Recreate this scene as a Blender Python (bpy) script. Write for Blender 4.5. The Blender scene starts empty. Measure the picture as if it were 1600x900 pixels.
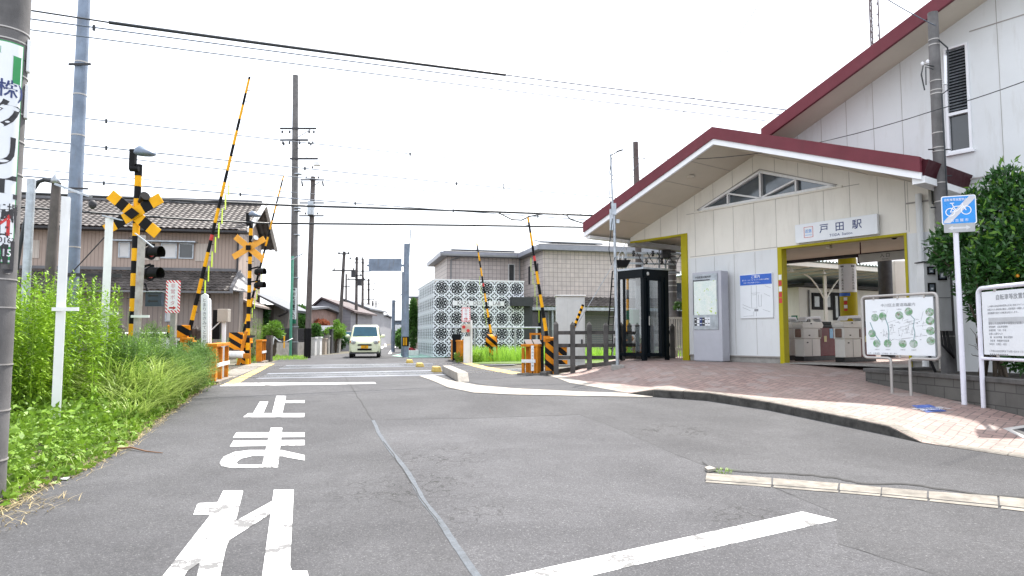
import bpy, bmesh, math, random
from mathutils import Vector, Matrix
import numpy as np
random.seed(7); rng = np.random.default_rng(11)
R = math.radians
SC = bpy.context.scene
COL = SC.collection

# ------------------------------------------------------------------ camera
F_PX, HORIZON, EYE = 1060.0, 526.0, 1.5
PITCH = math.atan((HORIZON - 450) / F_PX)
cam = bpy.data.cameras.new("camera"); camo = bpy.data.objects.new("camera", cam); COL.objects.link(camo)
cam.sensor_width = 36; cam.lens = 36 * F_PX / 1600
cam.clip_start = .05; cam.clip_end = 3000
camo.location = (0, 0, EYE); camo.rotation_euler = (R(90) + PITCH, 0, 0)
SC.camera = camo

# ------------------------------------------------------------------ light
SUN = Vector((.22, .50, 1)).normalized()
EL = math.asin(SUN.z); AZ = math.atan2(SUN.x, SUN.y)
w = bpy.data.worlds.new("World"); SC.world = w; w.use_nodes = True
nt = w.node_tree; nt.nodes.clear()
out = nt.nodes.new('ShaderNodeOutputWorld'); bg = nt.nodes.new('ShaderNodeBackground')
sky = nt.nodes.new('ShaderNodeTexSky'); sky.sky_type = 'NISHITA'; sky.sun_disc = False
sky.sun_elevation = EL; sky.sun_rotation = AZ; sky.dust_density = 4; sky.air_density = 1.2; sky.ozone_density = 1
# thin bright overcast veil over the blue: white cloud layer mixed into the sky
mixs = nt.nodes.new('ShaderNodeMix'); mixs.data_type = 'RGBA'
mixs.inputs[0].default_value = .72
mixs.inputs[7].default_value = (8.6, 8.9, 9.5, 1)
nt.links.new(sky.outputs[0], mixs.inputs[6])
nt.links.new(mixs.outputs[2], bg.inputs[0]); bg.inputs[1].default_value = .098
nt.links.new(bg.outputs[0], out.inputs[0])
sl = bpy.data.lights.new("sun", 'SUN'); sl.energy = 3.5; sl.angle = R(.9); sl.color = (1, .95, .88)
so = bpy.data.objects.new("sun", sl); COL.objects.link(so); so.rotation_euler = SUN.to_track_quat('Z', 'Y').to_euler()
SC.view_settings.view_transform = 'Standard'; SC.view_settings.look = 'None'
SC.view_settings.exposure = 1.46; SC.view_settings.gamma = 1; SC.view_settings.use_curve_mapping = False
SC.render.engine = 'CYCLES'
SC.cycles.max_bounces = 6; SC.cycles.diffuse_bounces = 3; SC.cycles.glossy_bounces = 3
SC.cycles.transparent_max_bounces = 12; SC.cycles.caustics_reflective = False; SC.cycles.caustics_refractive = False
SC.cycles.use_denoising = True

# ------------------------------------------------------------------ measuring helpers
cp, sp = math.cos(PITCH), math.sin(PITCH)
def ray(px, py):
    r = (px - 800) / F_PX; u = -(py - 450) / F_PX
    return (r, cp - u * sp, sp + u * cp)
def ss(a, b, x):
    t = max(0., min(1., (x - a) / (b - a))); return t * t * (3 - 2 * t)
YS = [-12, -6, -3, 0] + [i * .5 for i in range(1, 41)] + [25, 30, 40] + [45 + 5 * i for i in range(16)] + [160, 300, 700]
def H0(Y): return .46 * ss(3, 17, Y) - .16 * ss(45, 120, Y)
YH = [H0(y) for y in YS]
def H(X, Y=None):
    return float(np.interp(Y if Y is not None else X, YS, YH))
def G(px, py, dz=0):
    d = ray(px, py); z = .3
    for i in range(80):
        t = (z - EYE) / d[2]; z = .5 * z + .5 * (H(d[1] * t) + dz)
    t = (z - EYE) / d[2]
    return Vector((d[0] * t, d[1] * t, z))
def at(px, py, Y):
    d = ray(px, py); t = Y / d[1]
    return Vector((d[0] * t, Y, EYE + d[2] * t))
def onw(X, Y, py):      # height of the point above (X, Y) seen at image row py
    d = ray(800, py); return EYE + d[2] / d[1] * Y

# ------------------------------------------------------------------ object helpers
ROOT = {}
def props(o, label=None, cat=None, group=None, kind=None):
    if label: o['label'] = label
    if cat: o['category'] = cat
    if group: o['group'] = group
    if kind: o['kind'] = kind
    return o
def thing(name, label, cat, loc=(0, 0, 0), group=None, rz=0):
    o = bpy.data.objects.new(name, None); COL.objects.link(o)
    o.empty_display_size = .1
    o.location = loc; o.rotation_euler = (0, 0, rz)
    ROOT[o.name] = Matrix.Translation(Vector(loc)) @ Matrix.Rotation(rz, 4, 'Z')
    return props(o, label, cat, group)
def clone(root, loc, rz, label, group=None):
    c = root.copy(); COL.objects.link(c); c.location = loc; c.rotation_euler = (0, 0, rz)
    ROOT[c.name] = Matrix.Translation(Vector(loc)) @ Matrix.Rotation(rz, 4, 'Z')
    c['label'] = label
    if group: c['group'] = group
    for ch in list(root.children):
        d = ch.copy(); COL.objects.link(d); d.parent = c
        ROOT[d.name] = ROOT[c.name]
        for g in list(ch.children):
            e = g.copy(); COL.objects.link(e); e.parent = d
            ROOT[e.name] = ROOT[c.name]
    return c
I4 = Matrix.Identity(4)
# parts that are built in one go but stand apart: each loose piece becomes a part of its own
SPLIT = {'plinth', 'eave_beam', 'band', 'padded_flap', 'slot', 'climbing_step', 'insulator', 'crossarm', 'step_bolt', 'downpipe', 'clip', 'solar_panel', 'roof_upstand',
         'rung', 'stile', 'bracket', 'side_wall', 'wheel_pair', 'wheels', 'wall_piece', 'cable', 'conduit', 'meter_part', 'hook', 'hanging_reflector', 'yellow_stripe', 'slot_window', 'post',
         'hanger', 'blue_card', 'notice_card', 'verge_board', 'pale_panel', 'bracket_box', 'handle', 'grille_slot', 'number_plate', 'cable_tray', 'gate_housing', 'gutter', 'lower_gutter', 'counterweight', 'side_wall', 'upper_roof_trim', 'eave_board', 'lower_roof_trim', 'awning_and_recess', 'reader', 'lamp', 'white_post', 'picket', 'fence_rail', 'picket_rail', 'antenna_cable', 'top_bracket', 'blocks', 'coping', 'river', 'edge_beam', 'beams', 'ceiling_edge'}
class MB:
    def __init__(s, T=None): s.v = []; s.f = []; s.m = []; s.s = []; s.T = T or I4
    def add(s, vs, fs, m=0, smooth=False):
        b = len(s.v); T = s.T
        s.v += [tuple(T @ Vector(p)) for p in vs]
        for f in fs: s.f.append([b + i for i in f]); s.m.append(m); s.s.append(smooth)
        return s
    def box(s, x0, x1, y0, y1, z0, z1, m=0):
        v = [(x, y, z) for z in (z0, z1) for y in (y0, y1) for x in (x0, x1)]
        return s.add(v, [(0, 2, 3, 1), (4, 5, 7, 6), (0, 1, 5, 4), (2, 6, 7, 3), (0, 4, 6, 2), (1, 3, 7, 5)], m)
    def ob(s, c, ax, ay, az, m=0):      # oriented box, half vectors
        c, ax, ay, az = map(Vector, (c, ax, ay, az))
        v = [c + ax * i + ay * j + az * k for k in (-1, 1) for j in (-1, 1) for i in (-1, 1)]
        return s.add(v, [(0, 2, 3, 1), (4, 5, 7, 6), (0, 1, 5, 4), (2, 6, 7, 3), (0, 4, 6, 2), (1, 3, 7, 5)], m)
    def bar(s, p, q, wd, ht, m=0, up=(0, 0, 1)):
        p, q = Vector(p), Vector(q); d = (q - p); L = d.length; d.normalize(); u = Vector(up)
        if abs(d.dot(u)) > .95: u = Vector((1, 0, 0))
        x = d.cross(u).normalized(); z = x.cross(d)
        return s.ob((p + q) / 2, x * wd / 2, d * L / 2, z * ht / 2, m)
    def cyl(s, p, q, r0, r1=None, n=12, m=0, cap=True):
        r1 = r0 if r1 is None else r1
        p, q = Vector(p), Vector(q); d = (q - p).normalized()
        a = Vector((0, 0, 1)) if abs(d.z) < .9 else Vector((1, 0, 0))
        x = d.cross(a).normalized(); y = d.cross(x)
        vs = []
        for c, r in ((p, r0), (q, r1)):
            for i in range(n):
                t = 2 * math.pi * i / n; vs.append(c + x * math.cos(t) * r + y * math.sin(t) * r)
        s.add(vs, [(i, (i + 1) % n, n + (i + 1) % n, n + i) for i in range(n)], m, True)
        if cap: s.add(vs, [tuple(reversed(range(n))), tuple(range(n, 2 * n))], m)
        return s
    def tube(s, pts, r, n=8, m=0):
        pts = [Vector(p) for p in pts]; rings = []
        prev = None
        for i, p in enumerate(pts):
            d = (pts[min(i + 1, len(pts) - 1)] - pts[max(i - 1, 0)]).normalized()
            if prev is None:
                a = Vector((0, 0, 1)) if abs(d.z) < .9 else Vector((1, 0, 0)); x = d.cross(a).normalized()
            else:
                x = (prev - d * prev.dot(d)).normalized()
            prev = x; y = d.cross(x)
            rr = r[i] if isinstance(r, (list, tuple)) else r
            rings.append([p + x * math.cos(2 * math.pi * k / n) * rr + y * math.sin(2 * math.pi * k / n) * rr for k in range(n)])
        vs = [v for rg in rings for v in rg]; fs = []
        for i in range(len(pts) - 1):
            for k in range(n): fs.append((i * n + k, i * n + (k + 1) % n, (i + 1) * n + (k + 1) % n, (i + 1) * n + k))
        s.add(vs, fs, m, True)
        s.add(vs, [tuple(reversed(range(n))), tuple(range((len(pts) - 1) * n, len(pts) * n))], m)
        return s
    def prism(s, poly, ext, m=0, m2=None):
        poly = [Vector(p) for p in poly]; e = Vector(ext); n = len(poly)
        vs = poly + [p + e for p in poly]
        s.add(vs, [tuple(range(n)), tuple(reversed(range(n, 2 * n)))], m)
        s.add(vs, [(i, n + i, n + (i + 1) % n, (i + 1) % n) for i in range(n)], m if m2 is None else m2)
        return s
    def poly(s, pts, m=0): return s.add(pts, [tuple(range(len(pts)))], m)
    def lathe(s, c, prof, n=16, m=0, axis=None):
        M = Matrix.Translation(Vector(c))
        if axis is not None: M = M @ Vector(axis).to_track_quat('Z', 'Y').to_matrix().to_4x4()
        vs = []
        for r, z in prof:
            for k in range(n):
                t = 2 * math.pi * k / n; vs.append(M @ Vector((r * math.cos(t), r * math.sin(t), z)))
        fs = [(i * n + k, i * n + (k + 1) % n, (i + 1) * n + (k + 1) % n, (i + 1) * n + k) for i in range(len(prof) - 1) for k in range(n)]
        return s.add(vs, fs, m, True)
    def sphere(s, c, r, n=12, m=0, sc=(1, 1, 1)):
        prof = [(math.sin(math.pi * i / 8) * r, -math.cos(math.pi * i / 8) * r) for i in range(9)]
        vs = []
        for q, z in prof:
            for k in range(n):
                t = 2 * math.pi * k / n; vs.append((c[0] + q * math.cos(t) * sc[0], c[1] + q * math.sin(t) * sc[1], c[2] + z * sc[2]))
        return s.add(vs, [(i * n + k, i * n + (k + 1) % n, (i + 1) * n + (k + 1) % n, (i + 1) * n + k) for i in range(8) for k in range(n)], m, True)
    def build(s, name, mats, parent=None, **k):
        if parent is None or name not in SPLIT: return s._build(name, mats, parent, **k)
        par = {}
        def find(a):
            while par.setdefault(a, a) != a: par[a] = par[par[a]]; a = par[a]
            return a
        key = [tuple(round(c, 4) for c in p) for p in s.v]
        for f in s.f:
            for i in f[1:]: par[find(key[i])] = find(key[f[0]])
        comp = {}
        for fi, f in enumerate(s.f): comp.setdefault(find(key[f[0]]), []).append(fi)
        first = None
        for fis in comp.values():
            mp = {}; q = MB()
            for fi in fis:
                q.f.append([mp.setdefault(i, len(mp)) for i in s.f[fi]]); q.m.append(s.m[fi]); q.s.append(s.s[fi])
            q.v = [s.v[i] for i in mp]
            o = q._build(name, mats, parent, **k); first = first or o
        return first
    def _build(s, name, mats, parent=None, label=None, cat=None, group=None, kind=None, bevel=0, origin=True, recalc=True):
        me = bpy.data.meshes.new(name)
        vs = np.array(s.v, dtype=float).reshape(-1, 3)
        loc = None
        if parent is not None:
            Rm = np.array(ROOT[parent.name].inverted())
            vs = vs @ Rm[:3, :3].T + Rm[:3, 3]
        elif origin and len(vs):
            lo, hi = vs.min(0), vs.max(0); loc = Vector(((lo[0] + hi[0]) / 2, (lo[1] + hi[1]) / 2, lo[2])); vs = vs - np.array(loc)
        me.from_pydata(vs.tolist(), [], s.f)
        if not isinstance(mats, (list, tuple)): mats = [mats]
        for mt in mats: me.materials.append(mt)
        me.polygons.foreach_set('material_index', s.m); me.polygons.foreach_set('use_smooth', s.s)
        if recalc and len(s.f) < 60000:
            bm = bmesh.new(); bm.from_mesh(me)
            if bevel: bmesh.ops.remove_doubles(bm, verts=bm.verts, dist=1e-5)
            bmesh.ops.recalc_face_normals(bm, faces=bm.faces); bm.to_mesh(me); bm.free()
        me.update()
        o = bpy.data.objects.new(name, me); COL.objects.link(o)
        if parent is not None:
            o.parent = parent; ROOT[o.name] = ROOT[parent.name]
        else:
            if loc is not None: o.location = loc
            ROOT[o.name] = Matrix.Translation(loc) if loc is not None else I4
        if bevel:
            b = o.modifiers.new("bevel", 'BEVEL'); b.width = bevel; b.segments = 2; b.limit_method = 'ANGLE'; b.angle_limit = R(40)
        return props(o, label, cat, group, kind)

def frame(o, right, up):
    x = Vector(right).normalized(); y = Vector(up); y = (y - x * y.dot(x)).normalized(); z = x.cross(y)
    M = Matrix((( x.x, y.x, z.x, o[0]), (x.y, y.y, z.y, o[1]), (x.z, y.z, z.z, o[2]), (0, 0, 0, 1)))
    return M
_tc = {}
def text_verts(s, bold):
    if (s, bold) in _tc: return _tc[(s, bold)]
    c = bpy.data.curves.new('t', 'FONT'); c.body = s; c.align_x = 'CENTER'; c.align_y = 'CENTER'; c.resolution_u = 2; c.offset = bold
    c.space_line = 1
    o = bpy.data.objects.new('t', c); COL.objects.link(o)
    dg = bpy.context.evaluated_depsgraph_get(); me = bpy.data.meshes.new_from_object(o.evaluated_get(dg))
    v = [tuple(x.co) for x in me.vertices]; f = [tuple(p.vertices) for p in me.polygons]
    bpy.data.objects.remove(o); bpy.data.curves.remove(c); bpy.data.meshes.remove(me)
    _tc[(s, bold)] = (v, f); return v, f
def text(mb, s, M, size, m=0, bold=.0, xs=1., vertical=False, step=1.08):
    if vertical:
        for i, ch in enumerate(s):
            if ch == ' ': continue
            text(mb, ch, M @ Matrix.Translation((0, -size * step * i, 0)), size, m, bold, xs)
        return
    v, f = text_verts(s, bold)
    S = M @ Matrix.Diagonal((size * xs, size, size, 1))
    old = mb.T; mb.T = old @ S; mb.add(v, f, m); mb.T = old

# ------------------------------------------------------------------ materials
def newmat(name):
    m = bpy.data.materials.new(name); m.use_nodes = True
    return m, m.node_tree, m.node_tree.nodes['Principled BSDF']
def N(nt, t, **k):
    n = nt.nodes.new(t)
    for a, b in k.items(): setattr(n, a, b)
    return n
def mixc(nt, fac, a, b, mode='MIX'):
    n = N(nt, 'ShaderNodeMix', data_type='RGBA', blend_type=mode)
    if hasattr(fac, 'links') or hasattr(fac, 'is_linked'): nt.links.new(fac, n.inputs[0])
    else: n.inputs[0].default_value = fac
    for v, i in ((a, 6), (b, 7)):
        if hasattr(v, 'is_linked'): nt.links.new(v, n.inputs[i])
        else: n.inputs[i].default_value = tuple(v) + (1,) if len(v) == 3 else v
    return n.outputs[2]
def noise(nt, co, scale, detail=4, rough=.6, dist=0):
    n = N(nt, 'ShaderNodeTexNoise'); n.inputs['Scale'].default_value = scale; n.inputs['Detail'].default_value = detail
    n.inputs['Roughness'].default_value = rough; n.inputs['Distortion'].default_value = dist
    nt.links.new(co, n.inputs['Vector']); return n.outputs[0]
def ramp(nt, v, lo, hi, a=0., b=1.):
    n = N(nt, 'ShaderNodeMapRange'); n.inputs[1].default_value = lo; n.inputs[2].default_value = hi
    n.inputs[3].default_value = a; n.inputs[4].default_value = b; nt.links.new(v, n.inputs[0]); return n.outputs[0]
def math_(nt, op, a, b=None):
    n = N(nt, 'ShaderNodeMath', operation=op)
    for i, v in enumerate((a, b)):
        if v is None: continue
        if hasattr(v, 'is_linked'): nt.links.new(v, n.inputs[i])
        else: n.inputs[i].default_value = v
    return n.outputs[0]
def bump(nt, h, strength, dist, b):
    n = N(nt, 'ShaderNodeBump'); n.inputs['Strength'].default_value = strength; n.inputs['Distance'].default_value = dist
    nt.links.new(h, n.inputs['Height']); nt.links.new(n.outputs[0], b.inputs['Normal'])
def coords(nt): return N(nt, 'ShaderNodeTexCoord').outputs['Object']
def geo(nt): return N(nt, 'ShaderNodeNewGeometry').outputs['Position']
def mat(name, col, rough=.6, metal=0., var=.12, scale=3., dirt=None, dirt_amt=.35, dscale=1.5, bmp=0., bscale=40, spec=.5, coat=0.):
    m, nt, b = newmat(name); co = coords(nt)
    n1 = noise(nt, co, scale); c2 = tuple(max(0, c * (1 - var * 1.6)) for c in col); c1 = tuple(min(1, c * (1 + var * .5)) for c in col)
    c = mixc(nt, ramp(nt, n1, .3, .7), c2, c1)
    if dirt:
        mp = N(nt, 'ShaderNodeMapping'); mp.inputs['Scale'].default_value = (3, 3, .5); nt.links.new(co, mp.inputs[0])
        n2 = noise(nt, mp.outputs[0], dscale, 6, .7)
        c = mixc(nt, ramp(nt, n2, .52, .72, 0, dirt_amt), c, dirt)
    nt.links.new(c, b.inputs['Base Color'])
    b.inputs['Metallic'].default_value = metal; b.inputs['Specular IOR Level'].default_value = spec
    b.inputs['Coat Weight'].default_value = coat
    nt.links.new(ramp(nt, noise(nt, co, scale * 3), .3, .7, max(.05, rough - .08), min(1, rough + .1)), b.inputs['Roughness'])
    if bmp: bump(nt, noise(nt, co, bscale, 5), bmp, .01, b)
    return m
def striped(name, c1, c2, d, period, duty=.5, phase=0., rough=.45, rust=(.16, .07, .03), rust_amt=.2):
    m, nt, b = newmat(name); co = coords(nt)
    vm = N(nt, 'ShaderNodeVectorMath', operation='DOT_PRODUCT'); nt.links.new(co, vm.inputs[0]); vm.inputs[1].default_value = d
    t = math_(nt, 'FRACT', math_(nt, 'ADD', math_(nt, 'DIVIDE', vm.outputs['Value'], period), phase))
    k = math_(nt, 'GREATER_THAN', t, duty)
    c = mixc(nt, k, c1, c2)
    c = mixc(nt, ramp(nt, noise(nt, co, 9, 6, .7), .55, .75, 0, rust_amt), c, rust)
    nt.links.new(c, b.inputs['Base Color']); b.inputs['Roughness'].default_value = rough; b.inputs['Specular IOR Level'].default_value = .15
    return m
YEL = (.82, .40, .008); ORG = (.72, .26, .008); BLK = (.006, .006, .007)
M = {}
M['white'] = mat('white_paint', (.78, .79, .8), .4, var=.05, dirt=(.4, .36, .3), dirt_amt=.35)
M['white_clean'] = mat('white_enamel', (.8, .81, .84), .35, var=.03)
M['lilac'] = mat('pale_painted_tube', (.74, .74, .82), .3, var=.05, dirt=(.5, .45, .42), dirt_amt=.2)
M['steel'] = mat('galvanised_steel', (.42, .46, .5), .42, .6, .2, 6, dirt=(.2, .16, .14), dirt_amt=.45)
M['steel_dk'] = mat('dark_steel', (.035, .035, .04), .6, .1, .2, 6)
M['stainless'] = mat('stainless_tube', (.42, .40, .38), .35, .35, .06, 3)
M['mast'] = mat('blue_grey_steel_tube', (.2, .25, .33), .5, .3, .25, 2, dirt=(.16, .15, .15), dirt_amt=.6, dscale=2.5)
M['concrete'] = mat('concrete', (.34, .33, .31), .85, var=.22, scale=4, dirt=(.1, .095, .09), dirt_amt=.55, bmp=.4, bscale=60)
M['concrete_dk'] = mat('weathered_concrete', (.11, .105, .10), .88, var=.3, scale=3, dirt=(.05, .05, .048), dirt_amt=.6, bmp=.5, bscale=50)
M['pole'] = mat('pole_concrete', (.15, .145, .145), .8, var=.25, scale=3, dirt=(.06, .06, .06), dirt_amt=.55, bmp=.3, bscale=80)
M['pole_br'] = mat('pole_concrete_brownish', (.11, .095, .09), .8, var=.25, scale=3, dirt=(.05, .045, .045), dirt_amt=.5)
M['kerb'] = mat('kerb_concrete', (.33, .305, .27), .8, var=.18, scale=5, dirt=(.16, .14, .12), dirt_amt=.5, bmp=.3)
M['kerb_old'] = mat('old_kerb_concrete', (.235, .215, .185), .85, var=.3, scale=7, dirt=(.09, .08, .07), dirt_amt=.6, bmp=.5)
M['yellow'] = mat('yellow_paint', YEL, .5, var=.1, spec=.2)
M['orange'] = mat('orange_painted_timber', (.62, .22, .015), .6, var=.22, spec=.2, scale=5, dirt=(.2, .09, .03), dirt_amt=.45, bmp=.15)
M['black'] = mat('black_paint', (.008, .008, .009), .5, var=.1, spec=.12)
M['rubber'] = mat('black_rubber', (.012, .012, .013), .6)
M['red'] = mat('red_paint', (.55, .03, .03), .4)
M['maroon'] = mat('maroon_roof_sheet', (.155, .036, .048), .55, spec=.2, var=.12, scale=1.5, dirt=(.1, .03, .035), dirt_amt=.4)
M['maroon_dk'] = mat('maroon_gutter', (.045, .005, .01), .5, var=.1, spec=.15)
M['cream'] = mat('cream_wall_panel', (.77, .745, .68), .6, var=.07, scale=.7, dirt=(.45, .41, .35), dirt_amt=.25, dscale=1.3)
M['cream_lt'] = mat('white_wall_panel', (.68, .70, .71), .55, var=.05, scale=.7, dirt=(.42, .40, .36), dirt_amt=.35, dscale=1.3)
M['joint'] = mat('wall_joint', (.36, .34, .32), .8)
M['soffit'] = mat('soffit_board', (.60, .55, .46), .7, var=.08, scale=.6)
M['lime'] = mat('yellow_green_frame', (.42, .36, .01), .5, var=.1, scale=1, spec=.2)
M['glass'] = mat('dark_window_glass', (.03, .035, .04), .05, var=.1, spec=.8)
M['window_sky'] = mat('window_glass', (.1, .12, .14), .04, .2, spec=1)
M['tile'] = mat('grey_roof_tile', (.10, .088, .082), .55, .0, .4, 2.2, spec=.35)
M['tile_lt'] = mat('grey_ridge_tile', (.14, .14, .15), .45, .1, .2, 2)
M['green_strip'] = mat('green_steel_strip', (.1, .38, .27), .4)
M['ink'] = mat('black_ink', (.03, .03, .035), .6)
M['ink_gr'] = mat('grey_ink', (.25, .26, .28), .6)
M['navy'] = mat('navy_letters', (.02, .04, .16), .45)
M['blue'] = mat('blue_panel', (.02, .12, .55), .4)
M['signblue'] = mat('sign_blue', (.012, .26, .72), .35)
M['green'] = mat('green_print', (.02, .28, .08), .4)
M['darkgreen'] = mat('dark_green_print', (.01, .16, .09), .4)
M['board'] = mat('board_white', (.74, .77, .8), .35, var=.03)
M['wood_dk'] = mat('dark_stained_timber', (.07, .06, .055), .8, var=.3, scale=8, dirt=(.22, .2, .18), dirt_amt=.4, bmp=.4)
M['wood'] = mat('bare_timber', (.36, .26, .16), .7, var=.25, scale=8)
M['grey_box'] = mat('pale_grey_cabinet', (.56, .57, .57), .5, var=.06, dirt=(.35, .33, .3), dirt_amt=.25)
M['grey'] = mat('mid_grey', (.24, .245, .25), .55, var=.1)
M['booth'] = mat('black_booth_frame', (.003, .006, .009), .35, var=.1, spec=.12)
M['earth'] = mat('ground_earth', (.13, .115, .085), .95, var=.4, scale=.8, dirt=(.07, .09, .03), dirt_amt=.8, dscale=.5, bmp=.5, bscale=8)
M['ballast'] = mat('ballast_stone', (.17, .13, .1), .95, var=.5, scale=14, bmp=1, bscale=25)
M['rust'] = mat('rusty_steel', (.45, .42, .4), .7, .1, .2, 6, dirt=(.3, .1, .03), dirt_amt=.95, dscale=3)
M['bark'] = mat('bark', (.09, .07, .05), .9, var=.3, scale=8, bmp=.5)
M['siding'] = mat('house_siding', (.12, .10, .092), .65, var=.12, scale=1.5)
M['plaster'] = mat('grey_plaster', (.3, .3, .32), .8, var=.1)
M['beige'] = mat('beige_wall', (.42, .36, .3), .8, var=.1)
M['pinkw'] = mat('pink_brick_wall', (.3, .2, .17), .8, var=.2, scale=3)
M['navyroof'] = mat('slate_roof', (.1, .11, .13), .5, var=.2)
M['whitewall'] = mat('white_house_wall', (.62, .62, .62), .7, var=.06)
M['greenpaint'] = mat('pale_green_paving', (.3, .52, .43), .8, var=.12, scale=3, dirt=(.3, .36, .32), dirt_amt=.5)
M['cable'] = mat('black_cable', (.015, .02, .025), .5)
M['wire'] = mat('wire_blue_grey', (.1, .13, .18), .5)
M['bluewire'] = mat('pale_wire', (.10, .13, .17), .5)
M['lime_reflector'] = mat('yellow_green_reflector', (.55, .75, .03), .4)
def glassmat():
    m, nt, b = newmat('clear_booth_glass')
    b.inputs['Base Color'].default_value = (.75, .8, .82, 1); b.inputs['Roughness'].default_value = .02
    tr = N(nt, 'ShaderNodeBsdfTransparent'); tr.inputs[0].default_value = (.55, .6, .62, 1); mx = N(nt, 'ShaderNodeMixShader')
    gl = N(nt, 'ShaderNodeBsdfGlossy'); gl.inputs['Roughness'].default_value = .02
    fr = N(nt, 'ShaderNodeFresnel'); fr.inputs[0].default_value = 1.45
    nt.links.new(fr.outputs[0], mx.inputs[0]); nt.links.new(tr.outputs[0], mx.inputs[1]); nt.links.new(gl.outputs[0], mx.inputs[2])
    nt.links.new(mx.outputs[0], nt.nodes['Material Output'].inputs[0]); return m
M['clear'] = glassmat()
def asphalt():
    m, nt, b = newmat('asphalt'); co = geo(nt)
    g1 = noise(nt, co, 70, 4, .8); g2 = noise(nt, co, .45, 5, .6, .5); g3 = noise(nt, co, 28, 4, .7); g4 = noise(nt, co, 2.6, 4, .6)
    c = mixc(nt, ramp(nt, g2, .38, .62), (.046, .046, .050), (.076, .076, .081))
    c = mixc(nt, ramp(nt, g4, .35, .7, 0, .5), c, (.045, .045, .048))
    c = mixc(nt, ramp(nt, g3, .25, .75, 0, 1), mixc(nt, 1., c, (.7, .7, .7), 'MULTIPLY'), mixc(nt, 1., c, (1.3, 1.3, 1.3), 'MULTIPLY'))
    c = mixc(nt, ramp(nt, g1, .45, .32, 0, .9), c, (.025, .025, .028))
    c = mixc(nt, ramp(nt, g1, .57, .70, 0, .85), c, (.25, .25, .25))
    # alligator cracking in worn patches
    vo = N(nt, 'ShaderNodeTexVoronoi', feature='DISTANCE_TO_EDGE'); vo.inputs['Scale'].default_value = 4.5
    wv = N(nt, 'ShaderNodeVectorMath', operation='ADD'); nt.links.new(co, wv.inputs[0])
    nn = N(nt, 'ShaderNodeTexNoise'); nn.inputs['Scale'].default_value = 9; nt.links.new(co, nn.inputs['Vector'])
    sc = N(nt, 'ShaderNodeVectorMath', operation='SCALE'); sc.inputs['Scale'].default_value = .22; nt.links.new(nn.outputs['Color'], sc.inputs[0])
    nt.links.new(sc.outputs[0], wv.inputs[1]); nt.links.new(wv.outputs[0], vo.inputs['Vector'])
    crack = ramp(nt, vo.outputs['Distance'], .045, .012)
    mk = None
    for (cx, cy, rr) in ((-1.0, 6.6, 1.0), (-.75, 7.9, .8), (-.3, 5.7, .5), (2.2, 9.4, .9), (1.9, 5.6, .6)):
        d = N(nt, 'ShaderNodeVectorMath', operation='DISTANCE'); nt.links.new(co, d.inputs[0]); d.inputs[1].default_value = (cx, cy, .2)
        k = ramp(nt, d.outputs['Value'], rr, rr * .3)
        mk = k if mk is None else math_(nt, 'MAXIMUM', mk, k)
    mk = math_(nt, 'MULTIPLY', mk, ramp(nt, noise(nt, co, 1.8, 3), .36, .46))
    c = mixc(nt, math_(nt, 'MULTIPLY', crack, mk), c, (.02, .02, .02))
    nt.links.new(c, b.inputs['Base Color']); b.inputs['Roughness'].default_value = .85; b.inputs['Specular IOR Level'].default_value = .35
    bump(nt, math_(nt, 'ADD', g1, math_(nt, 'MULTIPLY', g3, .6)), .55, .012, b); return m
M['asphalt'] = asphalt()
def asphalt2(name, k, lo=.6):
    m = M['asphalt'].copy(); m.name = name
    nt = m.node_tree; b = nt.nodes['Principled BSDF']; l = b.inputs['Base Color'].links[0].from_socket
    nt.links.new(mixc(nt, 1., l, k, 'MULTIPLY'), b.inputs['Base Color']); return m
M['asphalt_fine'] = asphalt2('asphalt_coarse_patch', (1.17, 1.17, 1.18))
M['asphalt_walk'] = asphalt2('asphalt_sidewalk', (.95, .95, .96))
M['seal'] = mat('tar_sealed_crack', (.062, .075, .092), .6, var=.25, scale=14, bmp=.4, bscale=60)
M['crack'] = mat('crack_line', (.03, .03, .03), .9); M['seam'] = mat('patch_seam_line', (.045, .045, .047), .9)
def paint(name, wear, col=(.8, .8, .8)):
    m, nt, b = newmat(name); co = geo(nt)
    n1 = noise(nt, co, 3.2, 8, .72); n2 = noise(nt, co, 90, 3, .7)
    k = math_(nt, 'ADD', ramp(nt, n1, .45, .65, -.3, 1.), ramp(nt, n2, .3, .7, -.2, .2))
    k = ramp(nt, k, wear, wear + .12)
    c = mixc(nt, ramp(nt, noise(nt, co, 5, 5), .3, .7), tuple(x * .9 for x in col), col)
    c = mixc(nt, k, c, (.12, .12, .12))
    c = mixc(nt, ramp(nt, n2, .72, .8, 0, .4), c, (.3, .3, .3))
    nt.links.new(c, b.inputs['Base Color']); b.inputs['Roughness'].default_value = .7
    bump(nt, n2, .3, .005, b); return m
M['paint'] = paint('road_paint', .42); M['paint_y'] = paint('yellow_road_paint', .35, (.62, .42, .12)); M['paint_pale'] = paint('pale_road_paint', .5)
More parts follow.
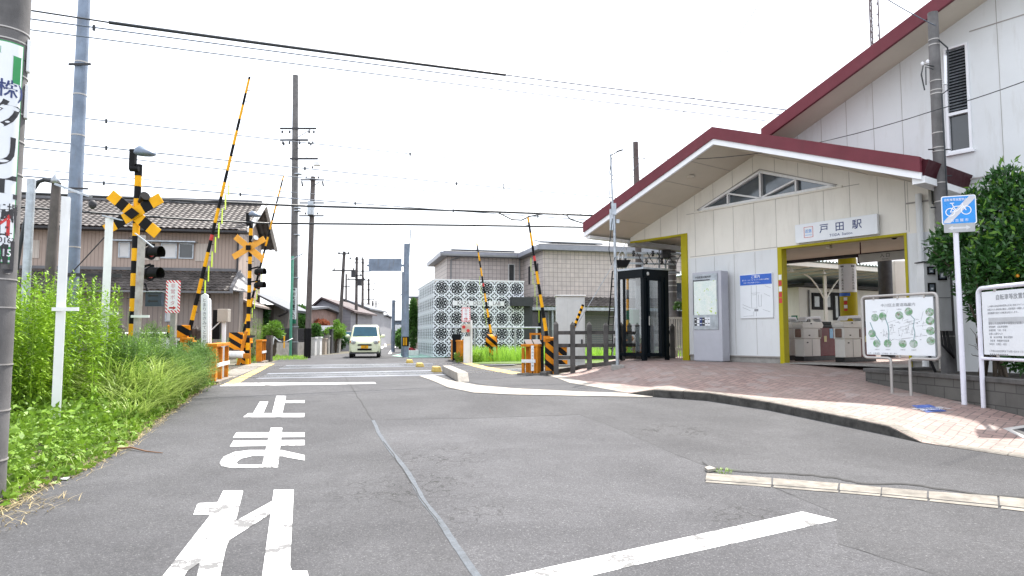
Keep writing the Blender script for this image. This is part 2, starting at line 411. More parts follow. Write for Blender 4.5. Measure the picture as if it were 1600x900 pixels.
def brickpave():
    m, nt, b = newmat('brick_paving'); co = geo(nt)
    mp = N(nt, 'ShaderNodeMapping'); mp.inputs['Rotation'].default_value = (0, 0, R(48)); nt.links.new(co, mp.inputs[0])
    # herringbone from two crossed brick fields chosen by a coarse checker
    def br(rot):
        m2 = N(nt, 'ShaderNodeMapping'); m2.inputs['Rotation'].default_value = (0, 0, rot); nt.links.new(mp.outputs[0], m2.inputs[0])
        t = N(nt, 'ShaderNodeTexBrick'); t.inputs['Scale'].default_value = 1; t.inputs['Brick Width'].default_value = .23; t.inputs['Row Height'].default_value = .115
        t.inputs['Mortar Size'].default_value = .008; t.inputs['Mortar Smooth'].default_value = .2; t.offset = .5
        t.inputs['Color1'].default_value = (.35, .235, .205, 1); t.inputs['Color2'].default_value = (.225, .15, .135, 1); t.inputs['Mortar'].default_value = (.07, .055, .05, 1)
        nt.links.new(m2.outputs[0], t.inputs[0]); return t
    a, c_ = br(0), br(R(90))
    ck = N(nt, 'ShaderNodeTexChecker'); ck.inputs['Scale'].default_value = 1 / .46; nt.links.new(mp.outputs[0], ck.inputs[0])
    col = mixc(nt, ck.outputs['Fac'], a.outputs[0], c_.outputs[0])
    vr = noise(nt, co, .9, 5, .6)
    col = mixc(nt, ramp(nt, vr, .35, .7, 0, .45), col, (.33, .275, .24))
    # odd pale bricks
    vo = N(nt, 'ShaderNodeTexVoronoi'); vo.inputs['Scale'].default_value = 3.2; nt.links.new(mp.outputs[0], vo.inputs['Vector'])
    sx = N(nt, 'ShaderNodeSeparateColor'); nt.links.new(vo.outputs['Color'], sx.inputs[0])
    col = mixc(nt, ramp(nt, sx.outputs[0], .80, .9, 0, .4), col, (.36, .33, .31))
    col = mixc(nt, ramp(nt, noise(nt, co, 40, 4, .7), .3, .75, 0, .35), col, (.16, .12, .11))
    nt.links.new(col, b.inputs['Base Color']); b.inputs['Roughness'].default_value = .7
    hh = N(nt, 'ShaderNodeMix', data_type='FLOAT'); nt.links.new(ck.outputs['Fac'], hh.inputs[0]); nt.links.new(a.outputs[1], hh.inputs[2]); nt.links.new(c_.outputs[1], hh.inputs[3])
    bump(nt, hh.outputs[0], -.6, .01, b); return m
M['brick'] = brickpave()
def blocks(name, c1, c2, mortar, w_, h_, ms=.01, axis=None, vertical=True, rough=.85):
    m, nt, b = newmat(name); co = coords(nt)
    v = co
    if vertical:
        sx = N(nt, 'ShaderNodeSeparateXYZ'); nt.links.new(co, sx.inputs[0])
        vm = N(nt, 'ShaderNodeVectorMath', operation='DOT_PRODUCT'); nt.links.new(co, vm.inputs[0]); vm.inputs[1].default_value = axis
        cb = N(nt, 'ShaderNodeCombineXYZ'); nt.links.new(vm.outputs['Value'], cb.inputs[0]); nt.links.new(sx.outputs[2], cb.inputs[1]); v = cb.outputs[0]
    t = N(nt, 'ShaderNodeTexBrick'); t.inputs['Scale'].default_value = 1; t.inputs['Brick Width'].default_value = w_; t.inputs['Row Height'].default_value = h_
    t.inputs['Mortar Size'].default_value = ms; t.offset = 0. if ms > .012 else .5
    t.inputs['Color1'].default_value = c1 + (1,); t.inputs['Color2'].default_value = c2 + (1,); t.inputs['Mortar'].default_value = mortar + (1,)
    nt.links.new(v, t.inputs[0])
    c = mixc(nt, ramp(nt, noise(nt, co, 2.5, 6, .7), .4, .75, 0, .5), t.outputs[0], tuple(x * .45 for x in c1))
    nt.links.new(c, b.inputs['Base Color']); b.inputs['Roughness'].default_value = rough
    bump(nt, t.outputs[1], -.5, .01, b); return m
def leafmat(name, c1, c2, scale=2., trans=.3, rough=.5, spec=.3):
    m, nt, b = newmat(name); co = geo(nt)
    n = ramp(nt, noise(nt, co, scale, 3), .35, .65); n2 = ramp(nt, noise(nt, co, scale * 14, 2), .3, .7)
    c = mixc(nt, n, c1, c2); c = mixc(nt, math_(nt, 'MULTIPLY', n2, .4), c, tuple(min(1, x * 1.7) for x in c2))
    nt.links.new(c, b.inputs['Base Color']); b.inputs['Roughness'].default_value = rough; b.inputs['Specular IOR Level'].default_value = spec
    tr = N(nt, 'ShaderNodeBsdfTranslucent'); nt.links.new(c, tr.inputs[0]); mx = N(nt, 'ShaderNodeMixShader'); mx.inputs[0].default_value = trans
    nt.links.new(b.outputs[0], mx.inputs[1]); nt.links.new(tr.outputs[0], mx.inputs[2]); nt.links.new(mx.outputs[0], nt.nodes['Material Output'].inputs[0])
    return m
M['lf_gold'] = leafmat('goldenrod_leaf', (.07, .17, .012), (.25, .40, .025), 1.6, .22)
M['lf_grass'] = leafmat('grass_blade', (.10, .19, .02), (.36, .46, .12), 3.5, .3)
M['lf_low'] = leafmat('low_weed_leaf', (.05, .12, .012), (.19, .32, .03), 5, .22)
M['lf_feather'] = leafmat('feathery_leaf', (.06, .13, .03), (.18, .30, .08), 4, .25)
M['lf_dark'] = leafmat('evergreen_leaf', (.012, .045, .012), (.035, .11, .02), 2.2, .15, .35, .5)
M['lf_mid'] = leafmat('garden_leaf', (.03, .09, .02), (.09, .2, .04), 1.5, .25)
M['lf_pine'] = leafmat('pine_leaf', (.07, .17, .02), (.2, .36, .05), 1.5, .25)
M['lf_red'] = leafmat('red_leaf', (.25, .05, .03), (.32, .13, .06), 2, .25)
M['lf_dry'] = leafmat('dry_grass', (.28, .22, .11), (.42, .34, .18), 4, .2)
def siding(name, col, axis, period=.11, dark=.55, rough=.6):
    m, nt, b = newmat(name); co = coords(nt)
    vm = N(nt, 'ShaderNodeVectorMath', operation='DOT_PRODUCT'); nt.links.new(co, vm.inputs[0]); vm.inputs[1].default_value = axis
    t = math_(nt, 'FRACT', math_(nt, 'DIVIDE', vm.outputs['Value'], period))
    k = math_(nt, 'GREATER_THAN', t, .8)
    c = mixc(nt, k, col, tuple(x * dark for x in col)); c = mixc(nt, ramp(nt, noise(nt, co, 1.2, 5), .4, .7, 0, .3), c, tuple(x * .7 for x in col))
    nt.links.new(c, b.inputs['Base Color']); b.inputs['Roughness'].default_value = rough
    bump(nt, math_(nt, 'PINGPONG', t, .5), .5, .02, b); return m

# ------------------------------------------------------------------ ground sheets
def sheet(name, poly, dz, m, zf=None, extraX=None, parent=None, kind='structure', label=None, cat=None):
    bm = bmesh.new(); vs = [bm.verts.new((p[0], p[1], 0)) for p in poly]; bm.faces.new(vs)
    bmesh.ops.triangulate(bm, faces=bm.faces[:])
    ys = [v.co.y for v in bm.verts]; xs = [v.co.x for v in bm.verts]
    for y in (YS if extraX is None else [i * .4 for i in range(int(min(ys) / .4), int(max(ys) / .4) + 1)]):
        if min(ys) < y < max(ys): bmesh.ops.bisect_plane(bm, geom=bm.verts[:] + bm.edges[:] + bm.faces[:], plane_co=(0, y, 0), plane_no=(0, 1, 0))
    if extraX:
        x = min(xs)
        while x < max(xs):
            bmesh.ops.bisect_plane(bm, geom=bm.verts[:] + bm.edges[:] + bm.faces[:], plane_co=(x, 0, 0), plane_no=(1, 0, 0)); x += extraX
    for v in bm.verts: v.co.z = (zf(v.co.x, v.co.y) if zf else H(v.co.y)) + dz
    for f in bm.faces:
        f.normal_update()
        if f.normal.z < 0: f.normal_flip()
        f.smooth = True
    me = bpy.data.meshes.new(name); bm.to_mesh(me); bm.free(); me.materials.append(m)
    o = bpy.data.objects.new(name, me); COL.objects.link(o)
    if parent: o.parent = parent; ROOT[o.name] = I4
    else: ROOT[o.name] = I4
    if kind and not parent: o['kind'] = kind
    return props(o, label, cat)
def gp(lst): return [G(*p)[:2] for p in lst]

sheet('ground', [(-500, -12), (500, -12), (500, 700), (-500, 700)], -.03, M['earth'])
road = sheet('road', [(-3.6, -12), (14, -12), (14, 17.3)] + gp([(845, 584), (790, 582), (700, 562), (690, 557)]) +
             [(-2.6, 45), (-16.8, 130), (-60, 420), (-62, 420), (-22, 130), (-9.9, 45)] + gp([(470, 557), (440, 560), (424, 567), (340, 601), (325, 604), (205, 697), (60, 770), (10, 800)]), 0, M['asphalt'])
def mark(name, px, m=None, dz=.004, world=False):
    return sheet(name, px if world else [G(*p)[:2] for p in px], dz, m or M['paint'], parent=road)
# stop line and the lettering painted on the lane
mark('stop_line', [(343, 603.5), (352, 598.8), (585, 597.4), (588, 599.6)])
# lettering (three characters read from the driver's side)
def stroke(name, polys):
    for i, p in enumerate(polys): mark(name, p, dz=.004 + .0006 * i)
stroke('lettering', [   # 止
    [(380, 652), (388, 646), (476, 646), (475, 652)],
    [(395, 647), (406, 628), (419, 628), (411, 647)],
    [(425, 647), (432, 619), (447, 619), (441, 647)],
    [(441, 630), (442, 626), (476, 626), (476, 630)]])
stroke('lettering', [   # ま
    [(364, 684), (370, 676), (476, 676), (476, 683)],
    [(359, 698), (365, 689), (476, 688), (476, 696)],
    [(409, 731), (423, 669), (441, 669), (434, 731)],
    [(343, 724), (350, 714), (366, 707), (390, 704), (440, 704), (476, 712), (476, 720), (436, 713), (395, 713), (377, 717), (369, 723), (372, 727), (434, 726), (434, 731), (358, 731), (346, 729)]])
stroke('lettering', [   # れ
    [(302, 805), (309, 787), (345, 785), (336, 805)],
    [(255, 900), (300, 842), (333, 800), (349, 767), (380, 767), (367, 820), (352, 860), (343, 905), (335, 940), (300, 940), (312, 880), (293, 893), (280, 912), (250, 912)],
    [(358, 826), (363, 818), (432, 780), (428, 800), (356, 846)],
    [(409, 905), (428, 766), (459, 766), (453, 885), (456, 893), (480, 893), (486, 920), (490, 960), (400, 960)]])
# give-way edge line in the mouth of the side road, and its worn patch
mark('edge_line', [(782, 903), (1253, 800), (1308, 813), (1000, 882), (900, 906), (830, 921), (700, 946), (600, 950)])
# long sealed crack and hairlines
mark('asphalt_patch', [(583, 657), (600, 656), (760, 653), (905, 648), (960, 668), (1010, 690), (1060, 712), (1100, 727), (1101, 756), (1185, 760), (1240, 775), (1300, 800), (1310, 850), (1460, 898), (1540, 960), (790, 960), (742, 896), (712, 853), (690, 818), (660, 780), (640, 741), (612, 707), (592, 676)], M['asphalt_fine'], .0016)
def ribbon(name, pts, wpx, m, dz, jit=0):
    L = []; Rr = []
    for i, (x, y) in enumerate(pts):
        wv = wpx[i] if isinstance(wpx, (list, tuple)) else wpx
        x += random.uniform(-jit, jit)
        L.append(G(x - wv / 2, y)[:2]); Rr.append(G(x + wv / 2, y)[:2])
    return mark(name, L + Rr[::-1], m, dz, True)
def densify(pts, n, jx=0, jy=0):
    o = []
    for (a, b) in zip(pts[:-1], pts[1:]):
        for i in range(n):
            t = i / n; o.append((a[0] + (b[0] - a[0]) * t + random.uniform(-jx, jx), a[1] + (b[1] - a[1]) * t + random.uniform(-jy, jy)))
    return o + [pts[-1]]
sc_pts = densify([(583, 657), (592, 676), (612, 707), (640, 741), (660, 780), (690, 818), (712, 853), (742, 896), (775, 940)], 4, .8)
ribbon('sealed_crack', sc_pts, [5 + 9 * (p[1] - 655) / 245 for p in sc_pts], M['seal'], .003, .5)
ribbon('crack', densify([(538, 586), (548, 602), (556, 616), (568, 634), (583, 657)], 4, 1.2), 1.3, M['crack'], .003)
ribbon('crack', densify([(600, 690), (628, 731), (655, 775), (676, 805), (688, 820)], 4, 1.6), 1.6, M['crack'], .0042)
def hline(name, pts, th, m=None, dz=.003):
    U = [G(x, y - th / 2)[:2] for x, y in pts]; D = [G(x, y + th / 2)[:2] for x, y in pts]
    return mark(name, U + D[::-1], m or M['crack'], dz, True)
hline('patch_seam', densify([(600, 656), (760, 653), (905, 648)], 4, 0, .4), .7, M['seam'])
hline('patch_seam', densify([(905, 648), (960, 668), (1010, 690), (1060, 712), (1100, 727)], 3, 0, .6), .9, M['seam'])
hline('patch_seam', densify([(1185, 752), (1240, 775), (1300, 800)], 4, 0, 1), .7, M['seam'])
hline('crack', densify([(1310, 850), (1380, 872), (1460, 898)], 4, 0, 1), .9, M['seam'])
# crossing deck: rails, plates and painted borders
RV = Vector((.932, .362, 0)); RN = Vector((-RV.y, RV.x, 0))
def railpt(Yc, s, off=0): return Vector((-.236 * Yc, Yc, 0)) + RV * s + RN * off
rail_bed = None
def deck_strip(name, y0, y1, s0, s1, m, dz):
    p = [railpt(y0, s0), railpt(y0, s1), railpt(y1, s1), railpt(y1, s0)]
    return mark(name, [(q.x, q.y) for q in p], m, dz, True)
M['deck'] = mat('rubber_crossing_plate', (.05, .053, .062), .36, var=.35, scale=1.5, spec=.5)
M['deck_pale'] = mat('pale_crossing_plate', (.15, .16, .185), .38, var=.35, scale=1.2, spec=.5)  # paler blue-grey than the plates between the rails
for y0 in (18.3, 23.6):
    deck_strip('crossing_plate', y0 - .75, y0 - .16, -2.3, 6.0, M['deck_pale'], .004)
    deck_strip('crossing_plate', y0 - .16, y0 + 1.3, -2.3, 6.0, M['deck'], .004)
    deck_strip('crossing_plate', y0 + 1.3, y0 + 2.0, -2.3, 6.0, M['deck_pale'], .004)
    for yy in (y0, y0 + 1.14):
        deck_strip('rail_groove', yy - .06, yy + .10, -2.5, 6.3, M['rubber'], .007)
M['railtop'] = mat('polished_rail', (.5, .48, .46), .25, .9, .1)
for k, yy in enumerate((18.3, 19.44, 23.6, 24.74)):
    mb = MB(); 
    a, b_ = railpt(yy, -30), railpt(yy, 60); z = .46
    mb.bar(a + Vector((0, 0, z - .02)), b_ + Vector((0, 0, z - .02)), .065, .07)
    mb.bar(a + Vector((0, 0, z - .08)), b_ + Vector((0, 0, z - .08)), .02, .1, 1)
    mb.build('rail', [M['railtop'], M['rust']], label=['railway rail nearest the camera crossing the road', 'second railway rail of the near track', 'third rail, nearer rail of the far track', 'farthest railway rail of the far track'][k], cat='rail', group='rails of the two tracks')
for y0 in (17.6, 22.9):
    for s0, s1 in ((-30, -2.4), (6.4, 60)):
        p = [railpt(y0, s0), railpt(y0, s1), railpt(y0 + 2.6, s1), railpt(y0 + 2.6, s0)]
        sheet('ballast', [(q.x, q.y) for q in p], -.022 + .002 * (y0 > 20) + .001 * (s0 > 0), M['ballast'])
mark('border_line', [(345, 602), (357, 597), (418, 569), (430, 568), (372, 600)], M['paint_y'])
sheet('path', gp([(340, 601), (424, 567), (396, 566), (330, 588)]), .001, M['kerb_old'])
# right walkway over the crossing
walk = sheet('sidewalk', gp([(664, 562), (700, 560), (716, 566), (760, 576), (848, 585), (905, 600), (1010, 620), (905, 612), (775, 605), (735, 598), (700, 580)]), .0065, M['asphalt_walk'])
sheet('concrete_border', gp([(655, 588), (676, 586), (700, 594), (745, 602), (800, 607), (900, 612), (1020, 616), (1020, 621), (900, 619), (800, 617), (740, 614), (700, 606)]), .010, M['kerb'])
sheet('concrete_border', gp([(845, 583), (862, 584), (915, 597), (1022, 616.5), (1000, 617), (960, 611), (890, 599)]), .013, M['kerb'])
mark('border_line', [(700, 562), (712, 561), (760, 573), (816, 583), (800, 585), (760, 578)], M['paint_y'], .009)
# green painted lane beyond the crossing, far edge lines
sheet('green_lane', gp([(612, 556), (640, 559), (700, 558), (690, 553.5), (626, 553)]), .006, M['greenpaint'])
for p in ([(590, 548), (594, 548), (588, 553), (581, 553)], [(601, 536), (603, 536), (604, 542), (600, 542)], [(618, 540), (620, 540), (611, 553), (606, 553)], [(596, 541), (600, 541), (598, 544.5), (593, 544.5)]):
    mark('lane_line', p)
# brick plaza in front of the station
FRONT = [(850, 585, 0), (905, 600, 0), (965, 612, 0), (985, 616, .02), (1022, 620, .13), (1105, 626, .14), (1202, 641, .13), (1326, 667, .13), (1390, 680.5, .12), (1441, 692.5, 0.005), (1600, 716, 0.0), (1900, 760, 0)]
FW = [(G(x, y)[0], G(x, y)[1], k) for x, y, k in FRONT]
def PZ(x, y):
    best = 1e9; kk = 0
    for (a, b) in zip(FW[:-1], FW[1:]):
        dx, dy = b[0] - a[0], b[1] - a[1]; t = max(0, min(1, ((x - a[0]) * dx + (y - a[1]) * dy) / (dx * dx + dy * dy)))
        d = math.hypot(x - a[0] - dx * t, y - a[1] - dy * t)
        if d < best: best = d; kk = a[2] + (b[2] - a[2]) * t
    cap = .56 + .30 * ss(1, 3.8, x)
    plane = min(-.28 + .0717 * y, cap)
    base = H(y) + kk + .006
    t = ss(0, 2.2, best)
    return base + (max(plane, base) - base) * t
def GP(px, py):
    d = ray(px, py); z = .5
    for i in range(60):
        t = (z - EYE) / d[2]; z = .6 * z + .4 * PZ(d[0] * t, d[1] * t)
    t = (z - EYE) / d[2]; return Vector((d[0] * t, d[1] * t, z))
sheet('brick_plaza', [(p[0], p[1]) for p in FW] + [(14, 6), (15, 18), (11, 26), (5.5, 22), (3.0, 20.6), (.95, 18.4)], 0, M['brick'], zf=PZ, extraX=.4)
# kerb stones along the plaza
def resample(pts, step):
    o = [pts[0]]
    for a, b in zip(pts[:-1], pts[1:]):
        L = math.dist(a[:2], b[:2]); n = max(1, round(L / step))
        for i in range(1, n + 1): o.append(tuple(a[j] + (b[j] - a[j]) * i / n for j in range(len(a))))
    return o
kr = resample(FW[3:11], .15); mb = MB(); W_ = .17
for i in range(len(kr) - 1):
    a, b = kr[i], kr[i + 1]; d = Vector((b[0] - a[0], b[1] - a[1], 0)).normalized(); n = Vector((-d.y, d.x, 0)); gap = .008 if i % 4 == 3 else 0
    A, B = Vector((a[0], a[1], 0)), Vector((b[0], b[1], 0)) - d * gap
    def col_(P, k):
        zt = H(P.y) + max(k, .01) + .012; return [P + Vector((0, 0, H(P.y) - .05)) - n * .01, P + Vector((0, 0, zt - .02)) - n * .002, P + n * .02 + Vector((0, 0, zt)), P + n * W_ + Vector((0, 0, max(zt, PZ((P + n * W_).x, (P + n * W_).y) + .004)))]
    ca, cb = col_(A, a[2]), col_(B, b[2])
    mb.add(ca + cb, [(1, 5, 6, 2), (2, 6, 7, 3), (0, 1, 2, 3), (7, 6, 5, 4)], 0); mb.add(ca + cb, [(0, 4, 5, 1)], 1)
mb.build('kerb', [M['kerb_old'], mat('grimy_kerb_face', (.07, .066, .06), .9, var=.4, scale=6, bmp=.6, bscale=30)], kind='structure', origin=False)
# sunken concrete gutter edging in the foreground: cracked blocks
edge_u = [(1103, 739.5), (1207, 747.5), (1312, 755.8), (1378, 762), (1450, 768), (1560, 776), (1700, 790)]
edge_l = [(1100, 754), (1206, 762), (1311, 770.5), (1376, 776), (1450, 783.5), (1561, 795), (1700, 812)]
for i in range(6):
    a, b = edge_u[i], edge_u[i + 1]; c, d = edge_l[i], edge_l[i + 1]
    f = lambda p, q, t: (p[0] + (q[0] - p[0]) * t, p[1] + (q[1] - p[1]) * t)
    a2, b2, c2, d2 = f(a, c, .0), f(b, d, .0), f(a, c, .72), f(b, d, .72)
    mark('gutter_block', [f(a2, b2, .012), f(a2, b2, .982), f(c2, d2, .99 - .02 * (i % 2)), f(c2, d2, .014)], M['kerb_old'], .005); e2, g2, h2, k2 = f(a, c, .80), f(b, d, .80), f(a, c, 1.0), f(b, d, 1.0); mark('gutter_edge', [f(e2, g2, .03), f(e2, g2, .99), f(h2, k2, .985), f(h2, k2, .02)], M['kerb_old'], .005)
hline('crack', densify([(1097, 722), (1110, 731), (1150, 736), (1210, 740), (1270, 743), (1310, 748), (1345, 756), (1420, 757), (1500, 769), (1540, 774), (1600, 778)], 4, 0, .8), 2.2, M['crack'], .0045)
mark('gutter_gap', [(1101, 751), (1206, 759), (1312, 767.5), (1378, 773), (1450, 780), (1560, 791.5), (1700, 808), (1700, 805.5), (1560, 789), (1450, 778), (1378, 770.8), (1312, 765), (1206, 757), (1101, 749)], M['crack'], .0035)

# ================================================================== STATION
W0 = Vector((6.4164, 16.2813, 0)); U = Vector((.60142, -.79893, 0)); NN = Vector((.79893, .60142, 0))
SF = Matrix(((U.x, NN.x, 0, W0.x), (U.y, NN.y, 0, W0.y), (0, 0, 1, 0), (0, 0, 0, 1)))   # station frame: (a, b, z)
def SP(a, b, z): return SF @ Vector((a, b, z))
def SMB(): return MB(SF)
def WP(px, py, off=0):
    d = ray(px, py); t = (W0.dot(NN) + off) / (d[0] * NN.x + d[1] * NN.y); P = Vector((d[0] * t, d[1] * t, 0))
    return (P - W0).dot(U), EYE + d[2] * t
FZ = .86
st = thing('station_building', 'cream railway station with a maroon gabled porch roof beside a taller cream block', 'station', SP(0, 0, FZ))
PKa, PKz, EVz, HW = -.54, 6.42, 4.76, 4.42
LA, RA = PKa - HW, PKa + HW
def gab(a, drop=0): return PKz - (PKz - EVz) * abs(a - PKa) / HW - drop
SOF = .38
# front wall
WB, WT = 0, .14
mb = SMB()
def wallcol(a0, a1, z0a, z0b, z1a, z1b, m=0, b0=WB, b1=WT):
    mb.prism([(a0, b0, z0a), (a1, b0, z0b), (a1, b0, z1b), (a0, b0, z1a)], (0, b1 - b0, 0), m)
wallcol(-2.68, -.0, FZ + .17, FZ + .17, 3.62, 3.62, 1)
wallcol(2.93, 3.37, FZ + .17, FZ + .17, 3.62, 3.62, 1)
Wt = [(-2.33, 4.88), (-.42, 5.62), (1.51, 4.88)]
def wtop(a): return Wt[0][1] + (Wt[1][1] - 4.88) * (a - Wt[0][0]) / (Wt[1][0] - Wt[0][0]) if a < Wt[1][0] else Wt[1][1] - (Wt[1][1] - 4.88) * (a - Wt[1][0]) / (Wt[2][0] - Wt[1][0])
bp = [-4.79, -2.68, -2.33, -.54, -.42, 1.51, 2.93, 3.37]
for a0, a1 in zip(bp[:-1], bp[1:]):
    zl = 4.30 if a1 <= -2.68 else 3.62
    if a0 >= -2.33 and a1 <= 1.51:
        wallcol(a0, a1, zl, zl, 4.88, 4.88); wallcol(a0, a1, wtop(a0), wtop(a1), gab(a0, SOF), gab(a1, SOF))
    else: wallcol(a0, a1, zl, zl, gab(a0, SOF), gab(a1, SOF))
wall = mb.build('front_wall', [M['cream'], M['cream_lt']], st)
# panel joints: thin recess-coloured strips
mb = SMB()
def joint(p, q): mb.bar(p, q, .012, .008, 0, up=(0, 1, 0))
for k in range(-8, 7):
    a = -.0 + k * .6 - .02
    if a < -4.7 or a > 3.3: continue
    lo = 4.32 if a < -2.68 else 3.66
    segs = [(lo, gab(a, SOF) - .01)]
    if -2.33 < a < 1.51: segs = [(lo, 4.84), (wtop(a) + .03, gab(a, SOF) - .01)]
    for z0, z1 in segs: mb.bar((a, -.002, z0), (a, -.002, z1), .006, .005, 0, up=(0, 1, 0))
    if -2.6 < a < -.05: mb.bar((a, -.002, FZ + .2), (a, -.002, 3.6), .006, .005, 0, up=(0, 1, 0))
for z, a0, a1 in ((3.66, -2.6, 0.0), (4.84, -2.7, -2.35), (4.84, 1.55, 2.0)):
    mb.bar((a0, -.003, z), (a1, -.003, z), .012, .01, 0, up=(0, 1, 0))
mb.bar((2.93, -.002, 3.7), (2.93, -.002, gab(2.93, SOF)), .01, .006, 0, up=(0, 1, 0))
mb.build('panel_joints', M['joint'], wall)
mb = SMB(); mb.box(-2.68, 0, .02, WT + .02, FZ - .1, FZ + .14); mb.box(2.93, 3.37, .02, WT, FZ - .1, FZ + .14)
mb.box(-2.68, 0, -.025, .0, FZ + .14, FZ + .17, 1); mb.box(2.93, 3.37, -.025, 0, FZ + .14, FZ + .17, 1)
mb.build('plinth', [M['concrete'], M['joint']], st)
# triangular window
tw = SMB()
def tri_bar(p, q, r=.05, d=.1): tw.bar((p[0], .03, p[1]), (q[0], .03, q[1]), d, r, 0, up=(0, 0, 1) if abs(q[0] - p[0]) > .1 else (1, 0, 0))
A_, B_, C_ = Wt; i0 = (A_[0] + .05, 4.905); i2 = (C_[0] - .05, 4.905); i1 = (B_[0], B_[1] - .035)
for p, q in ((i0, i1), (i1, i2), (i0, i2)): tri_bar(p, q, .055)
l1 = -1.37; r1 = .52
tri_bar((l1, 4.91), (l1, wtop(l1) - .03), .04); tri_bar((B_[0], 4.91), (B_[0], 5.58), .05); tri_bar((r1, 4.91), (r1, wtop(r1) - .03), .04)
tri_bar((l1, wtop(l1) - .05), (B_[0] - .02, 4.93), .04); tri_bar((B_[0] + .02, 4.93), (r1, wtop(r1) - .05), .04)
wn = tw.build('triangular_window', M['white'], st)
mb = SMB(); mb.poly([(A_[0], .09, 4.88), (C_[0], .09, 4.88), (B_[0], .09, B_[1])]); mb.build('pane', M['window_sky'], wn)
mb = SMB(); mb.box(A_[0] - .1, C_[0] + .12, -.04, .0, 4.835, 4.872); mb.build('sill', M['cream'], wn)
mb = SMB()
for (p, q) in ((A_, B_), (B_, C_)): mb.bar((p[0], -.012, p[1] + .03), (q[0], -.012, q[1] + .03), .02, .02, 0)
mb.build('drip_trim', M['joint'], wn)
# yellow-green portal frames
mb = SMB(); t = .012
mb.box(-2.89, -2.68, -.03, WT + .06, FZ - .05, 4.28); mb.box(-4.79, -2.68, -.012, WT + .02, 4.28, 4.33)
mb.build('portal_frame', M['lime'], st)
mb = SMB(); mb.box(0, .11, -.02, .2, FZ - .05, 3.60); mb.box(2.88, 2.93, -.02, .2, FZ - .05, 3.60); mb.box(0, 2.93, -.02, .2, 3.60, 3.65)
mb.build('portal_frame', M['lime'], st)
# roof
RB0, RB1 = -1.7, 5.2
mb = SMB()
mb.prism([(LA, RB0 + .06, gab(LA, SOF)), (PKa, RB0 + .06, PKz - SOF), (PKa, RB0 + .06, PKz - .05), (LA, RB0 + .06, EVz - .05)], (0, RB1 - RB0, 0))
mb.prism([(PKa, RB0 + .06, PKz - SOF), (RA, RB0 + .06, gab(RA, SOF)), (RA, RB0 + .06, EVz - .05), (PKa, RB0 + .06, PKz - .05)], (0, .40 - RB0 - .06, 0))
pr = mb.build('porch_roof', M['soffit'], st)
mb = SMB()
mb.prism([(LA - .05, RB0, EVz - .07), (PKa, RB0, PKz - .05), (PKa, RB0, PKz), (LA - .05, RB0, EVz - .015)], (0, RB1 - RB0 + .1, 0))
mb.prism([(PKa, RB0, PKz - .05), (RA + .05, RB0, EVz - .07), (RA + .05, RB0, EVz - .015), (PKa, RB0, PKz)], (0, .4 - RB0, 0))
mb.build('roof_sheet', M['maroon'], pr)
mb = SMB(); fh = .27
for s, e in ((LA - .04, PKa), (PKa, RA + .04)):
    zs, ze = gab(s), gab(e)
    mb.prism([(s, RB0 - .03, zs - fh), (e, RB0 - .03, ze - fh), (e, RB0 - .03, ze + .015), (s, RB0 - .03, zs + .015)], (0, .09, 0), 0)
    mb.prism([(s + .0, RB0 + .005, zs - SOF - .02), (e, RB0 + .005, ze - SOF - .02), (e, RB0 + .005, ze - fh), (s, RB0 + .005, zs - fh)], (0, .06, 0), 1)
mb.build('fascia', [M['maroon'], M['white_clean']], pr)
mb = SMB()   # soffit board joints
for a in (-4.0, -3.05, -2.1, -1.25, .25, 1.2, 2.2, 3.1):
    mb.bar((a, RB0 + .08, gab(a, SOF) - .004), (a, -.02, gab(a, SOF) - .004), .012, .006)
mb.build('soffit_joint', M['joint'], pr)
mb = SMB(); mb.prism([(RA + .0, RB0 + .06, EVz - .03), (RA + .16, RB0 + .06, EVz - .06), (RA + .06, RB0 + .06, EVz - .34), (RA, RB0 + .06, EVz - .34)], (0, .39 - RB0 - .06, 0))
mb.build('eave_gutter', M['maroon_dk'], pr)
mb = SMB(); mb.box(RA - .14, RA + .08, RB0 + .07, .4, EVz - .47, EVz - .342); mb.box(LA - .02, LA + .14, RB0 + .07, 5, EVz - .47, EVz - .38)
mb.build('eave_beam', M['white'], pr)
mb = SMB(); mb.box(-4.93, -4.6, .02, 5, 4.2, 4.33); mb.build('porch_beam', M['grey'], st)
# soffit lamp and conduit
mb = SMB(); a = -1.75; mb.lathe(SP(a, -1.0, gab(a, SOF)), [(0, -.04), (.09, -.03), (.11, 0)], 14, 0); mb2 = MB(); mb2.lathe(SP(a, -1.0, gab(a, SOF)), [(.001, -.045), (.09, -.035), (.11, 0)], 14); mb2.build('soffit_lamp', M['soffit'], st)
# hall: ceiling, back beam, side walls, floor
mb = SMB(); mb.box(-2.9, 3.37, WT + .07, 3.4, 3.72, 4.2); mb.build('hall_ceiling', M['soffit'], st)
mb = SMB(); mb.box(-2.9, 3.37, 3.4, 3.55, 3.64, 4.22); mb.box(.1, 2.9, .5, .56, 3.66, 3.72); mb.build('ceiling_edge', M['steel_dk'], st)
mb = SMB(); mb.box(3.25, 3.37, WT + .01, 6.0, FZ, 4.2); mb.build('side_wall', M['cream'], st)
mb = SMB(); mb.box(.1, 2.9, -.06, 1.4, FZ + .006, FZ + .016); mb.build('threshold', M['concrete'], st)
# downpipe in the corner right of the entrance
mb = SMB(); mb.cyl((3.22, -.09, 2.4), (3.22, -.09, 4.4), .06, n=12); mb.cyl((3.22, -.09, FZ), (3.22, -.09, 2.4), .06, n=12); mb.box(3.14, 3.3, -.1, 0, 3.3, 3.33)
mb.build('downpipe', M['cream_lt'], st)
